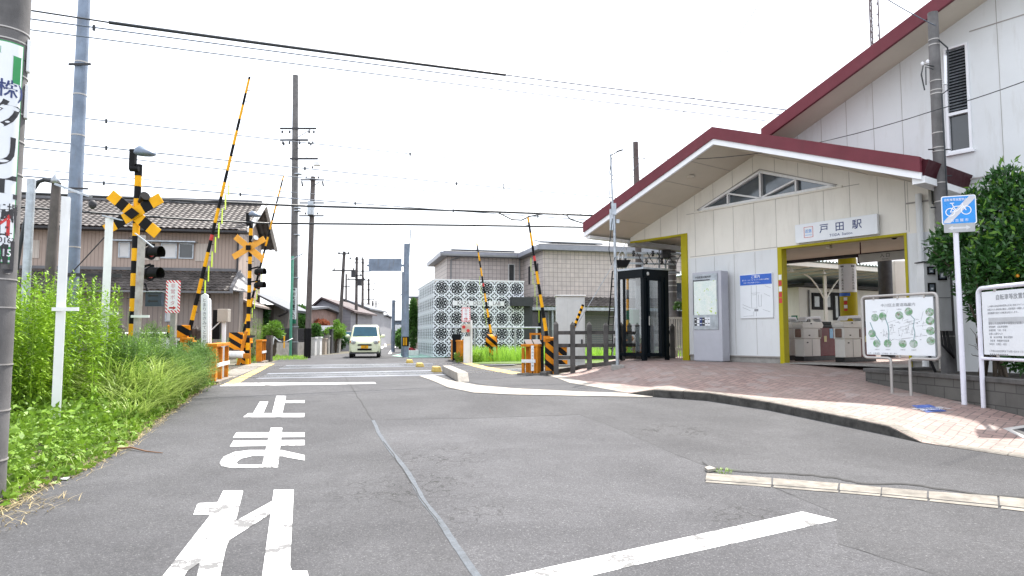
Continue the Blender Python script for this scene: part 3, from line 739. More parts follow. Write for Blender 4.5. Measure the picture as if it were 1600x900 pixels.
# taller block behind on the right
TB = .4; tz = lambda a: 8.05 + .43 * (a - 3.72)
TL = .02; TR = 11.5
mb = SMB()
bp = [TL, 3.37, 3.62, 4.06, 5.15, 6.0, TR]
wz0, wz1 = 5.22, 7.42
for a0, a1 in zip(bp[:-1], bp[1:]):
    z0 = 4.25 if a1 <= 3.37 else FZ - .3
    if (a0, a1) == (3.62, 4.06): wallcol(a0, a1, z0, z0, wz0, wz0, 0, TB, TB + .2); wallcol(a0, a1, wz1, wz1, tz(a0) - .1, tz(a1) - .1, 0, TB, TB + .2)
    elif (a0, a1) == (5.15, 6.0): wallcol(a0, a1, z0, z0, 5.9, 5.9, 0, TB, TB + .2); wallcol(a0, a1, 7.45, 7.45, tz(a0) - .1, tz(a1) - .1, 0, TB, TB + .2)
    else: wallcol(a0, a1, z0, z0, tz(a0) - .1, tz(a1) - .1, 0, TB, TB + .2)
mb.box(TL, TL + .2, TB + .2, 6.5, 4.25, tz(TL) - .1); mb.box(3.38, 3.6, TB + .2, 6.5, FZ - .3, tz(3.4) - .2)
mb.box(TL, 3.38, TB + .2, 6.5, 4.25, 4.4)
tb = mb.build('upper_block', M['cream_lt'], st)
mb = SMB()
for k in range(-5, 14):
    a = 3.37 + k * .6
    for a_, z0, z1 in ((a, 4.3, tz(a) - .12),):
        if 3.62 < a < 4.06 or 5.15 < a < 6: continue
        mb.bar((a_, TB - .002, z0), (a_, TB - .002, z1), .008, .006, 0, up=(0, 1, 0))
for z, a0 in ((7.62, 4.1), (4.53, 3.4)): mb.bar((a0, TB - .004, z), (TR, TB - .004, z), .02, .014, 0, up=(0, 1, 0))
mb.build('panel_joints', M['joint'], tb)
mb = SMB()
mb.prism([(TL, -.6, tz(TL) - .06), (TR, -.6, tz(TR) - .06), (TR, -.6, tz(TR) - .3), (TL, -.6, tz(TL) - .3)], (0, .08, 0), 0)
mb.prism([(TL, -.6, tz(TL)), (TR, -.6, tz(TR)), (TR, -.6, tz(TR) - .06), (TL, -.6, tz(TL) - .06)], (0, 7.6, 0), 0)
mb.prism([(TL, -.52, tz(TL) - .07), (TR, -.52, tz(TR) - .07), (TR, -.52, tz(TR) - .22), (TL, -.52, tz(TL) - .22)], (0, 7.4, 0), 1)
mb.build('upper_roof', [M['maroon'], M['soffit']], st)
def louvre(a0, a1, z0, z1, split):
    mb = SMB(); fw = .045
    for (x0, x1, y0, y1) in ((a0, a1, z0, z0 + fw), (a0, a1, z1 - fw, z1), (a0, a0 + fw, z0 + fw, z1 - fw), (a1 - fw, a1, z0 + fw, z1 - fw), (a0 + fw, a1 - fw, split - .03, split + .03)):
        mb.box(x0, x1, TB - .03, TB + .08, y0, y1)
    mb.box(a0 - .04, a1 + .04, TB - .07, TB - .005, z0 - .05, z0)
    fr = mb.build('window', M['white_clean'], st)
    mb = SMB(); mb.box(a0 + fw, a1 - fw, TB + .05, TB + .06, z0 + fw, z1 - fw); mb.build('pane', M['glass'], fr)
    mb = SMB(); z = split + .06
    while z < z1 - fw - .03:
        mb.ob(((a0 + a1) / 2, TB + .02, z + .03), ((a1 - a0) / 2 - fw, 0, 0), (0, .028, .02), (0, .0015, -.002)); z += .062
    mb.build('louvre', M['steel'], fr)
louvre(3.62, 4.06, 5.22, 7.42, 6.02)
louvre(5.15, 6.0, 5.9, 7.45, 6.5)
mb = SMB(); mb.bar((3.4, TB - .05, 4.62), (4.6, TB - .05, 4.62), .02, .03); mb.bar((2.95, -.02, 4.25), (3.37, -.02, 4.25), .015, .03); mb.build('cable_tray', M['joint'], tb)
# name board over the entrance
nb = thing('station_name_sign', 'white station name board with blue lettering above the ticket gate entrance', 'sign', SP(.54, -.1, 3.68))
mb = SMB(); mb.box(.54, 2.41, -.13, -.04, 3.68, 4.11); mb.box(.6, 2.35, -.04, -.003, 3.75, 4.05)
pn = mb.build('panel', M['board'], nb, bevel=.004)
def SFr(a, b, z): return SF @ Matrix.Translation((a, b, z)) @ Matrix.Rotation(R(90), 4, 'X')
mb = MB()
for ch, a in (('戸', 1.24), ('田', 1.60), ('駅', 1.98)): text(mb, ch, SFr(a, -.134, 3.93), .22, 0, .008)
text(mb, 'TODA  Station', SFr(1.62, -.134, 3.765), .083, 0, .004)
mb.build('lettering', M['navy'], pn)
mb = MB(); text(mb, '近鉄', SFr(.87, -.134, 3.92), .092, 0, .004, .9); text(mb, 'KINTETSU', SFr(.87, -.134, 3.835), .036, 0, .003)
mb.build('lettering', M['signblue'], pn)
mb = SMB()
for x0, x1, z0, z1 in ((.76, .98, 3.78, 3.788), (.76, .98, 4.02, 4.028), (.76, .768, 3.788, 4.02), (.972, .98, 3.788, 4.02)): mb.box(x0, x1, -.136, -.1305, z0, z1)
mb.build('emblem_border', M['red'], pn)
# information kiosk
kb = -.42
ks = thing('map_kiosk', 'tall grey free-standing map kiosk with a lit area map against the station wall', 'kiosk', SP(-2.35, kb, FZ))
ka0, ka1, kz1 = -2.62, -1.78, 3.02
ka0 = WP(1083, 500, kb)[0]; ka1 = WP(1128, 500, kb)[0]; kz1 = WP(1120, 423, kb)[1]
mb = SMB(); mb.box(ka0, ka1, kb, kb + .3, FZ + .02, kz1); mb.box(ka0 + .03, ka1 - .03, kb + .02, kb + .28, FZ - .05, FZ + .02, 1)
bd = mb.build('cabinet', [mat('kiosk_grey', (.42, .43, .48), .4, .2, .05), M['grey']], ks, bevel=.012)
kw = ka1 - ka0; g0, g1 = ka0 + .06, ka1 - .13
mb = SMB(); mb.box(g0 - .03, g1 + .03, kb - .02, kb - .002, FZ + .82, kz1 - .06); mb.build('door_frame', M['steel'], ks, bevel=.004)
def mapmat():
    m, nt, b = newmat('printed_area_map'); co = coords(nt)
    c = mixc(nt, ramp(nt, noise(nt, co, 5, 4), .4, .6), (.62, .72, .68), (.70, .76, .70))
    vo = N(nt, 'ShaderNodeTexVoronoi', feature='DISTANCE_TO_EDGE'); vo.inputs['Scale'].default_value = 9; nt.links.new(co, vo.inputs['Vector'])
    c = mixc(nt, ramp(nt, vo.outputs[0], .03, .01), c, (.8, .82, .82))
    c = mixc(nt, ramp(nt, noise(nt, co, 9, 2), .66, .68), c, (.45, .6, .1))
    c = mixc(nt, ramp(nt, noise(nt, co, 60, 2), .68, .7), c, (.3, .36, .4))
    nt.links.new(c, b.inputs['Base Color']); b.inputs['Roughness'].default_value = .2; return m
M['map'] = mapmat()
mb = SMB(); mb.box(g0, g1, kb - .028, kb - .0205, FZ + 1.2, kz1 - .24); mb.build('area_map', M['map'], ks)
mb = SMB(); mb.box(g0, g1 - .2, kb - .028, kb - .0205, kz1 - .23, kz1 - .205); mb.box(g0 - .022, g0 - .004, kb - .028, kb - .0205, FZ + 1.2, kz1 - .2); mb.build('map_border', M['ink'], ks)
mb = SMB()
text(mb_ := MB(), '戸田駅周辺案内図', SFr((g0 + g1) / 2 - .06, kb - .026, kz1 - .14), .062, 0, .005); mb_.build('lettering', M['ink'], ks)
mb = SMB(); x = g0
for i, cc in enumerate([0, 1, 2, 0, 1, 1]):
    mb.box(x, x + .075, kb - .026, kb - .0205, FZ + .92, FZ + 1.13, cc); x += .083
    mb.box(x - .07, x - .03, kb - .028, kb - .0262, FZ + 1.07, FZ + 1.09, 1 if cc != 1 else 0); mb.box(x - .07, x - .02, kb - .028, kb - .0262, FZ + .97, FZ + .99, 1 if cc != 1 else 0)
mb.build('notice_strip', [M['ink'], M['board'], M['navy']], ks)
# guidance poster on the wall
a0, z1 = WP(1156, 430, -.02); a1 = WP(1207, 430, -.02)[0]; z0 = WP(1180, 497, -.02)[1]
ps = thing('guidance_sign', 'white guidance poster with a blue header on the wall left of the entrance', 'sign', SP(a0, -.02, z0))
mb = SMB(); mb.box(a0, a1, -.035, -.003, z0, z1); pn = mb.build('panel', M['board'], ps, bevel=.003)
mb = SMB(); mb.box(a0 + .015, a1 - .015, -.039, -.0355, z1 - .27, z1 - .015); mb.build('header', M['blue'], pn)
mb = MB(); ac = (a0 + a1) / 2
text(mb, 'ご案内', SFr(ac, -.041, z1 - .075), .085, 0, .006)
text(mb, '車イス・ベビーカーなどでご利用のお客様は', SFr(ac, -.041, z1 - .15), .038, 0, .003); text(mb, 'スロープをご利用ください。', SFr(ac - .1, -.041, z1 - .215), .038, 0, .003)
mb.build('lettering', M['white_clean'], pn)
mb = SMB(); q = lambda x, z: (a0 + x * (a1 - a0), -.0365, z0 + z * (z1 - z0 - .27))
def ln(p, r, t=.006): mb.bar(q(*p), q(*r), t, .002, 0, up=(0, 1, 0))
for p, r in (((.36, .98), (.36, .3)), ((.52, .98), (.52, .3)), ((.36, .75), (.62, .75)), ((.36, .3), (.52, .3)), ((.38, .7), (.52, .7)), ((.58, .7), (.58, .35)), ((.66, .7), (.66, .35)), ((.58, .35), (.66, .35)), ((.75, .72), (.92, .63)), ((.78, .95), (.95, .88)), ((.08, .42), (.34, .3)), ((.08, .33), (.32, .22)), ((.7, .25), (.92, .17)), ((.42, .2), (.42, .05)), ((.5, .2), (.5, .05)), ((.1, .06), (.4, .07))): ln(p, r)
mb.box(a0 + .44 * (a1 - a0), a0 + .56 * (a1 - a0), -.0375, -.0356, z0 + .2 * (z1 - z0 - .27), z0 + .27 * (z1 - z0 - .27))
mb.build('diagram', M['ink_gr'], pn)
# small red and white prohibition stickers on the left jamb
mb = SMB()
for z, m_ in ((2.86, 1), (2.72, 0), (2.58, 1), (2.44, 0), (2.30, 0)): mb.box(.015, .095, -.024, -.0205, z, z + .12, m_)
mb.build('warning_sticker', [M['red'], M['board']], label='strip of red and white warning stickers on the left entrance jamb', cat='sticker')
# security camera dome
p_ = SP(2.55, .3, 3.72); mb = MB(); mb.lathe(p_, [(.1, 0), (.1, -.05), (.085, -.06)], 16, 0); mb.lathe(p_, [(.078, -.05), (.07, -.10), (.04, -.135), (.001, -.145)], 16, 1)
mb.build('dome_camera', [M['white'], M['black']], label='dark dome security camera under the entrance ceiling, top right corner', cat='camera')
mb = MB(); p_ = SP(.95, .7, 3.72); mb.cyl(p_, p_ - Vector((0, 0, .08)), .03); mb.bar(p_ - Vector((.0, .0, .1)), p_ - Vector((.12, .1, .13)), .07, .06)
mb.build('ceiling_camera', M['soffit'], label='small beige box camera under the hall ceiling', cat='camera')
# ticket gates
M['gatec'] = mat('gate_casing', (.80, .78, .73), .4, var=.04)
def make_gate():
    g = thing('ticket_gate', '', 'ticket gate', (0, 0, 0), 'ticket gates in the station entrance')
    L = 1.65
    mb = MB(); mb.box(0, .82, -.13, .13, .12, .58); mb.build('lower_panel', M['gatec'], g, bevel=.01)
    mb = MB(); mb.box(-.03, .84, -.14, .14, .585, .86); mb.prism([(-.06, -.15, .865), (.92, -.15, .865), (.98, -.15, .95), (.90, -.15, 1.04), (-.02, -.15, 1.02), (-.1, -.15, .95)], (0, .3, 0)); mb.build('upper_casing', M['gatec'], g, bevel=.012)
    mb = MB(); mb.box(-.02, 1.62, -.125, .125, .0, .12, 1); mb.box(.821, 1.6, -.128, .128, .12, .88, 0); mb.box(.05, .8, -.1, .1, .12, .5, 0); mb.build('body', [mat('gate_red', (.13, .003, .010), .4, spec=.2), M['rubber']], g, bevel=.008)
    mb = MB(); mb.box(-.075, -.031, -.08, .08, .62, .84); mb.box(.72, .88, -.155, .155, .62, .84); mb.build('padded_flap', mat('brown_flap', (.2, .12, .09), .5), g, bevel=.015)
    mb = MB(); mb.box(.9, 1.66, -.14, .14, .885, .96); mb.box(1.0, 1.5, -.10, .10, .96, 1.05); mb.build('reader', M['black'], g, bevel=.015)
    mb = MB(); mb.prism([(.1, -.11, 1.045), (.22, -.11, 1.16), (.9, -.11, 1.19), (1.02, -.11, 1.06), (.95, -.11, 1.05), (.86, -.11, 1.12), (.25, -.11, 1.10), (.2, -.11, 1.045)], (0, .22, 0)); mb.build('sensor_bridge', M['white_clean'], g, bevel=.01)
    mb = MB(); mb.box(1.32, 1.5, -.133, -.1285, .6, .86); mb.box(1.32, 1.5, .1285, .133, .6, .86); mb.build('blue_card', mat('gate_card', (.12, .4, .68), .3), g)
    mb = MB(); mb.box(1.02, 1.15, -.133, -.1285, .5, .66); mb.box(1.02, 1.15, .1285, .133, .5, .66); mb.build('notice_card', mat('gate_notice', (.6, .52, .2), .4), g)
    mb = MB()
    for s in (-1, 1):
        for (x, z) in ((.3, .97), (.22, .66), (.12, .47)): mb.box(x, x + .08, s * (.156 if z > .9 else .141) - .002 * 0, s * (.158 if z > .9 else .143), z, z + .03)
        mb.box(.4, .41, s * .131, s * .133, .13, .57)
    mb.build('slot', M['ink'], g)
    return g
g0_ = make_gate()
gz = math.atan2(NN.y, NN.x)
gates = [((-1.0, 1.95), 'leftmost ticket gate, half hidden behind the left entrance jamb'), ((-.42, 1.95), 'cream and dark red ticket gate in the middle of the row'), ((.35, 2.15), 'cream and dark red ticket gate in front of the round yellow column')]
gates = [(1230, 1.9), (1268, 1.95), (1331, 1.95)]
glab = ['leftmost ticket gate, half hidden behind the left entrance jamb', 'middle cream and dark red ticket gate of the row', 'cream and dark red ticket gate in front of the round yellow column']
for i, (px, b) in enumerate(gates):
    a = WP(px, 540, b + .6)[0]; P = SP(a, b, FZ)
    if i == 0: g0_.location = P; g0_.rotation_euler = (0, 0, gz); g0_['label'] = glab[0]; ROOT[g0_.name] = Matrix.Translation(P) @ Matrix.Rotation(gz, 4, 'Z')
    else: clone(g0_, P, gz, glab[i])
# columns in the hall
P = at(1327, 500, 19.9); 
cl = thing('round_column', 'round mustard yellow column with a white notice wrapped round it behind the gates', 'column', (P.x, P.y, FZ))
mb = MB(); mb.cyl((P.x, P.y, FZ), (P.x, P.y, 3.9), .235, n=28); mb.cyl((P.x, P.y, 3.62), (P.x, P.y, 3.78), .25, n=28); mb.build('shaft', M['lime'], cl)
vd = Vector((-P.x, -P.y, 0)).normalized(); va = math.atan2(vd.y, vd.x)
def wrap(name, px_, r, a0, a1, z0, z1, m, par, n=12):
    mb = MB(); vs = []
    for i in range(n + 1):
        t = va + a0 + (a1 - a0) * i / n; vs += [(px_.x + r * math.cos(t), px_.y + r * math.sin(t), z0), (px_.x + r * math.cos(t), px_.y + r * math.sin(t), z1)]
    mb.add(vs, [(2 * i, 2 * i + 2, 2 * i + 3, 2 * i + 1) for i in range(n)], 0, True); return mb.build(name, m, par)
zt, zb = onw(0, P.y, 413), onw(0, P.y, 457)
nw = wrap('notice', P, .238, -1.5, 1.3, zb, zt, M['board'], cl)
wrap('blue_band', P, .240, -1.45, .2, onw(0, P.y, 463), onw(0, P.y, 458), M['blue'], cl)
for k, (y0, y1) in enumerate(((470, 465), (476, 471), (482, 477), (486, 483))):
    wrap('sticker', P, .241, -.55, -.15, onw(0, P.y, y0), onw(0, P.y, y1), M['red'] if k % 2 else M['board'], cl, 3)
for k, (ang, s_) in enumerate(((-.62, '出口のご案内方面'), (.62, '入口は改札内左側'))):
    rt = Vector((-math.sin(va + ang), math.cos(va + ang), 0)); o = Vector((P.x + .241 * math.cos(va + ang), P.y + .241 * math.sin(va + ang), zt - .08))
    mb = MB(); text(mb, '■■', frame(o, rt, (0, 0, 1)) @ Matrix.Translation((0, .0, .002)), .06, 0)
    text(mb, s_, frame(o, rt, (0, 0, 1)) @ Matrix.Translation((0, -.09, .002)), .07, 0, .006, vertical=True, step=1.15); mb.build('lettering', M['ink'], nw)
for px, Y, r, m_, nm, lb in ((1383, 21.0, .2, 'steel_dk', 'dark_column', 'dark round column behind the hanging entrance sign'),):
    P = at(px, 430, Y); mb = MB(); mb.cyl((P.x, P.y, FZ), (P.x, P.y, 3.9), r, n=20); mb.build(nm, M[m_], label=lb, cat='column')
P = at(1402, 430, 21.6); mb = MB(); mb.box(P.x - .17, P.x + .17, P.y - .17, P.y + .17, FZ, 3.9); mb.build('square_column', M['cream'], label='square cream column at the right of the hall behind the hanging sign', cat='column', bevel=.01)
# hanging entrance sign
hs = thing('hanging_sign', 'grey hanging board with two black characters inside the entrance', 'sign', SP(1.5, .9, 3.2))
a0, z1 = WP(1341, 398, 1.2); z0 = WP(1341, 410.5, 1.2)[1]
mb = SMB(); mb.box(a0, a0 + 1.75, 1.2, 1.28, z0, z1); pn = mb.build('panel', mat('sign_grey_face', (.30, .28, .25), .5), hs)
mb = SMB(); mb.box(a0 + .03, a0 + .05, 1.22, 1.24, z1, 3.72); mb.box(a0 + 1.5, a0 + 1.52, 1.22, 1.24, z1, 3.72); mb.box(a0 - .02, a0, 1.19, 1.29, z0 - .02, z1 + .02); mb.build('hanger', M['maroon_dk'], hs)
mb = MB(); ac = WP(1383, 404, 1.2)[0]; text(mb, '入 口', SFr(ac, 1.196, (z0 + z1) / 2 + .02), .1, 0, .008); text(mb, 'Entrance', SFr(ac, 1.196, z0 + .035), .04, 0, .004); mb.build('lettering', M['ink'], pn)
# things beyond the gates: platform canopy, office, fence
CV = Vector((.875, .484, 0)); CN = Vector((-CV.y, CV.x, 0)); C0 = at(1150, 402, 21.6); C0.z = 0
CF = Matrix(((CV.x, CN.x, 0, C0.x), (CV.y, CN.y, 0, C0.y), (0, 0, 1, 0), (0, 0, 0, 1)))
zc = 1.5 + (526 - 410) / F_PX * 22.6
cn = thing('platform_canopy', 'platform canopy with a pale corrugated roof edge seen through the entrance', 'canopy', CF @ Vector((3, 1.2, FZ)))
mb = MB(CF); n = 150; Lc = 14.0
for i in range(n):
    x0 = .9 + Lc * i / n; dx = Lc / n; z_a = zc + .1 + (.07 if i % 2 else 0); z_b = zc + .1 + (0 if i % 2 else .07)
    mb.add([(x0, -.2, z_a), (x0 + dx, -.2, z_b), (x0 + dx, 4.2, z_b - .35), (x0, 4.2, z_a - .35)], [(0, 1, 2, 3)])
mb.build('corrugated_roof', mat('pale_corrugated_sheet', (.52, .62, .64), .5, var=.1), cn)
mb = MB(CF); mb.box(.9, 15, -.12, -.04, zc - .08, zc + .07)
for k in range(12): mb.box(1.1 + k * 1.15, 1.18 + k * 1.15, -.04, 4, zc - .1, zc - .02)
mb.box(.9, 15, 3.8, 3.9, zc - .45, zc - .25); mb.build('beams', M['cream'], cn)
for k, px in enumerate((1290, 1410)):
    P = at(px, 480, 25.2 + k * 1.5); 
    mb = MB(); mb.box(P.x - .05, P.x + .05, P.y - .05, P.y + .05, FZ, zc - .2)
    for s in (-1, 1):
        pts = [Vector((P.x, P.y, 0)) + CV * (s * t) + Vector((0, 0, zc - 1.15 + .95 * math.sin(t / 1.2 * math.pi / 2))) for t in (0, .15, .3, .5, .75, 1.0, 1.2)]; mb.tube(pts, .028, 6)
    mb.build('post', M['cream'], cn)
for k in range(4): mb = MB(CF); mb.lathe((1.3 + 1.7 * k, .3, zc - .2), [(.02, .12), (.03, .03), (.09, -.03), (.001, -.05)], 10); mb.build('lamp', M['white'], cn)
of = thing('platform_office', 'small cream platform office with dark framed windows beyond the ticket gates', 'office', CF @ Vector((4, 3.5, FZ)))
O0 = at(1252, 500, 27.4); O0.z = 0; OFm = Matrix(((CV.x, CN.x, 0, O0.x), (CV.y, CN.y, 0, O0.y), (0, 0, 1, 0), (0, 0, 0, 1)))
mb = MB(OFm); mb.box(-.1, 7.5, 0, 2.4, FZ - .2, 3.5); mb.box(-.4, 7.6, -.5, 2.6, 3.52, 3.62, 1); mb.build('wall', [M['cream'], M['steel_dk']], of)
def owin(px0, px1, py0, py1, leaf=True):
    x0 = (at(px0, 470, 27.9).x - O0.x) / CV.x; x1 = (at(px1, 470, 28.2).x - O0.x) / CV.x; z1 = onw(0, 28, py0); z0 = onw(0, 28, py1)
    mb = MB(OFm); mb.box(x0, x1, -.05, -.004, z0, z1); fr = mb.build('window', M['black'], of)
    mb = MB(OFm); mb.box(x0 + .12, x0 + (x1 - x0) * .62, -.056, -.0505, z0 + .12, z1 - .15); mb.build('pane', mat('window_curtain', (.55, .58, .58), .3), fr)
owin(1265, 1282, 458, 484); owin(1291, 1303, 456, 484); owin(1309, 1318, 456, 500)
mb = MB(OFm)
mb.cyl((.45, -.05, FZ), (.45, -.05, 3.4), .035); mb.build('downpipe', M['grey'], of)
fb = thing('platform_fence', 'dark slatted platform fence behind the ticket gates', 'fence', at(1245, 510, 23.5))
mb = MB(); P0 = at(1226, 495, 23.4); P1 = at(1262, 495, 24.2)
for k in range(15):
    p = P0.lerp(P1, k / 14); mb.box(p.x - .015, p.x + .015, p.y - .015, p.y + .015, FZ, 2.1)
mb.bar((P0.x, P0.y, 2.1), (P1.x, P1.y, 2.1), .05, .05); mb.bar((P0.x, P0.y, 1.6), (P1.x, P1.y, 1.6), .04, .04); mb.bar((P0.x, P0.y, 1.1), (P1.x, P1.y, 1.1), .04, .04); mb.build('slats', M['steel_dk'], fb)
P = at(1242, 520, 22.5); mb = MB(); mb.box(P.x - .08, P.x + .08, P.y - .05, P.y + .05, FZ, 2.2); mb.build('post', M['darkgreen'], fb)
mb = MB(); P = at(1296, 500, 26.0)
for k in range(6): mb.box(P.x + k * .16, P.x + k * .16 + .12, P.y, P.y + .08, FZ, 1.85)
mb.build('panel_fence', M['steel'], label='row of grey metal panels in front of the platform office', cat='fence')
mb = MB(); P = at(1408, 470, 24); mb.box(P.x - 1.3, P.x + 2, P.y, P.y + .1, FZ, 2.9); mb.build('hall_partition', mat('dim_partition', (.2, .19, .18), .8), label='grey partition wall behind the yellow column', cat='partition')
P = at(1100, 500, 36); mb = MB(); mb.box(14.5, 26, 36, 44, .4, 4.6); mb.prism([(14.2, 35.8, 4.6), (26.3, 35.8, 4.6), (26.3, 40, 6.4), (14.2, 40, 6.4)], (0, 0, .12), 1)
mb.build('far_house', [M['whitewall'], M['navyroof']], label='white house glimpsed beyond the platform canopy', cat='house')
# lattice mast on the roof
lm = thing('lattice_mast', 'dark lattice antenna mast rising behind the station roof', 'mast', at(1365, 60, 24))
P = at(1366, 60, 24)
mb = MB(); h = .17
cs = [(P.x + h * math.cos(t), P.y + h * math.sin(t)) for t in (R(200), R(320), R(80))]
for c in cs: mb.cyl((c[0], c[1], 6.8), (c[0], c[1], 15.5), .024, n=6)
for k in range(22):
    z = 6.8 + k * .4
    for i in range(3):
        a, b = cs[i], cs[(i + 1) % 3]; mb.bar((a[0], a[1], z), (b[0], b[1], z), .015, .015); mb.bar((a[0], a[1], z), (b[0], b[1], z + .4), .012, .012)
mb.build('lattice', mat('mast_grey', (.10, .075, .08), .5, .3), lm)

# ================================================================== RIGHT FOREGROUND
# block retaining wall of the planting bed
PT = .90
wl = [(6.72, 12.9), (7.05, 10.2), (7.12, 8.6), (7.15, 6.0)]
M['blockwall'] = blocks('block_wall', (.115, .11, .1), (.085, .083, .078), (.05, .048, .045), .4, .2, .008, (0, 1, 0))
pw = thing('retaining_wall', 'low dark stained block wall holding the planting bed at the right of the plaza', 'wall', (7, 10, .5))
mb = MB(); cap = MB()
for a, b in zip(wl[:-1], wl[1:]):
    zb = min(PZ(*a), PZ(*b)) - .15
    d = Vector((b[0] - a[0], b[1] - a[1], 0)).normalized(); n = Vector((-d.y, d.x, 0))
    A, B = Vector((a[0], a[1], 0)), Vector((b[0], b[1], 0))
    mb.prism([A + Vector((0, 0, zb)), B + Vector((0, 0, zb)), B + Vector((0, 0, PT - .07)), A + Vector((0, 0, PT - .07))], n * .15)
    cap.prism([A - n * .03 + Vector((0, 0, PT - .068)), B - n * .03 + Vector((0, 0, PT - .068)), B - n * .03 + Vector((0, 0, PT)), A - n * .03 + Vector((0, 0, PT))], n * .22)
A, B = Vector((6.74, 13.02, 0)), Vector((8.25, 13.62, 0))
mb.prism([A + Vector((0, 0, .5)), B + Vector((0, 0, .5)), B + Vector((0, 0, PT - .07)), A + Vector((0, 0, PT - .07))], (.05, -.13, 0))
cap.prism([A + Vector((-.03, .03, PT - .067)), B + Vector((0, .03, PT - .067)), B + Vector((0, .03, PT + .001)), A + Vector((-.03, .03, PT + .001))], (.08, -.2, 0))
mb.build('blocks', M['blockwall'], pw); cap.build('coping', M['concrete_dk'], pw, bevel=.008)
M['soil'] = mat('planting_soil', (.055, .045, .035), .95, var=.4, scale=6, bmp=.8, bscale=15)
soil = MB(); soil.poly([(6.85, 12.95, PT - .06), (8.2, 13.5, PT - .06), (14.5, 6, PT - .06), (7.2, 6, PT - .06), (7.15, 8.6, PT - .06), (7.1, 10.2, PT - .06)])
soil.build('planting_bed', M['soil'], kind='structure', origin=False)

def leafcloud(centers, n, size, wid, jitter=1., hang=0., shell=0., flat=0., up=.3):
    """n small leaves spread in ellipsoids (cx,cy,cz,rx,ry,rz,weight) -> verts, faces (numpy)"""
    c = np.array(centers, float); p = c[:, 6] / c[:, 6].sum(); idx = rng.choice(len(c), n, p=p)
    d = rng.normal(size=(n, 3)); d /= np.linalg.norm(d, axis=1)[:, None]
    r = rng.random(n) ** (1 / 3.); r = shell + (1 - shell) * r
    P = c[idx, :3] + d * r[:, None] * c[idx, 3:6]
    ax = d * .6 + rng.normal(size=(n, 3)) * .6 * jitter + np.array([0, 0, up - hang]); ax /= np.linalg.norm(ax, axis=1)[:, None]
    sd = np.cross(ax, rng.normal(size=(n, 3))); sd /= np.linalg.norm(sd, axis=1)[:, None] + 1e-9
    L = size * (.6 + .8 * rng.random(n))[:, None]; Wd = wid * (.6 + .8 * rng.random(n))[:, None]
    nrm = np.cross(ax, sd)
    v = np.stack([P, P + ax * L * .5 + sd * Wd * .5 + nrm * L * .06, P + ax * L - nrm * L * .08, P + ax * L * .5 - sd * Wd * .5 + nrm * L * .06], 1).reshape(-1, 3)
    f = np.arange(n * 4).reshape(-1, 4)
    return v, f
def npmesh(name, v, f, m, parent=None, **k):
    me = bpy.data.meshes.new(name)
    v = np.asarray(v, float); loc = None
    if parent is not None:
        Rm = np.array(ROOT[parent.name].inverted()); v = v @ Rm[:3, :3].T + Rm[:3, 3]
    nv, nf, kk = len(v), len(f), f.shape[1]
    me.vertices.add(nv); me.vertices.foreach_set('co', v.ravel()); me.loops.add(nf * kk); me.loops.foreach_set('vertex_index', f.ravel().astype(np.int32))
    me.polygons.add(nf); me.polygons.foreach_set('loop_start', np.arange(0, nf * kk, kk, dtype=np.int32)); me.update(calc_edges=True)
    for x in (m if isinstance(m, (list, tuple)) else [m]): me.materials.append(x)
    o = bpy.data.objects.new(name, me); COL.objects.link(o)
    if parent is not None: o.parent = parent; ROOT[o.name] = ROOT[parent.name]
    else: ROOT[o.name] = I4
    return props(o, **k)
def limbs(mb, base, tips, r0, n=5, wob=.06):
    for t in tips:
        b, t = Vector(base), Vector(t); pts = []
        for i in range(n + 1):
            k = i / n; p = b.lerp(t, k); p.z = b.z + (t.z - b.z) * (k ** .85); p += Vector((random.uniform(-1, 1), random.uniform(-1, 1), 0)) * wob * (k > 0); pts.append(p)
        mb.tube(pts, [r0 * (1 - .8 * i / n) for i in range(n + 1)], 7)
def tree(name, label, cat, base, clumps, n, size, wid, m, trunk_r=.06, tips=None, group=None, multi=1, hang=0, shell=0.2):
    t = thing(name, label, cat, base, group)
    mb = MB(); cs = sorted(clumps, key=lambda c: -c[6])
    limbs(mb, base, tips or [(c[0], c[1], c[2]) for c in cs[:7]], trunk_r)
    mb.build('trunk', M['bark'], t)
    v, f = leafcloud(clumps, n, size, wid, hang=hang, shell=shell); npmesh('crown', v, f, m, t)
    return t
# big evergreen shrub at the right edge
cl_ = []
def blob(px, py, Y, rp, w=None):
    P = at(px, py, Y); r = rp / F_PX * Y; cl_.append((P.x, P.y, P.z, r, r, r, (w or rp ** 2)))
for (px, py, Y, rp) in [(1500, 400, 11.3, 34), (1478, 380, 11.4, 24), (1540, 360, 11.2, 44), (1585, 330, 11.0, 48), (1570, 290, 11.1, 28), (1600, 390, 10.6, 60), (1545, 420, 10.8, 45), (1640, 320, 11, 60), (1590, 440, 10.8, 44),
                        (1520, 450, 11.2, 24), (1472, 402, 11.6, 16), (1650, 420, 11, 60), (1530, 318, 11.4, 24), (1560, 480, 11.3, 40), (1620, 500, 11.4, 60), (1700, 380, 11, 70), (1590, 560, 10.4, 18), (1575, 545, 10.8, 16), (1620, 568, 10, 18)]: blob(px, py, Y, rp)
bush = thing('evergreen_shrub', 'large dark green leafy shrub rising above the planting bed at the right edge', 'shrub', (8.1, 11.3, PT - .06))
mb = MB()
for k in range(9):
    bx = 7.75 + .9 * random.random(); by = 11.2 + .5 * random.random(); c = cl_[k]
    limbs(mb, (bx, by, PT - .08), [(c[0], c[1], c[2]), (c[0] + .2, c[1], c[2] + .2), (c[0] - .25, c[1] - .1, c[2] - .15)], .03, 6, .05)
for k in range(14):     # bare lower twigs
    P = at(random.uniform(1515, 1560), random.uniform(470, 560), 11.3); limbs(mb, (7.9 + random.random() * .3, 11.5, 1.1), [P], .012, 4, .05)
mb.build('trunk', M['bark'], bush)
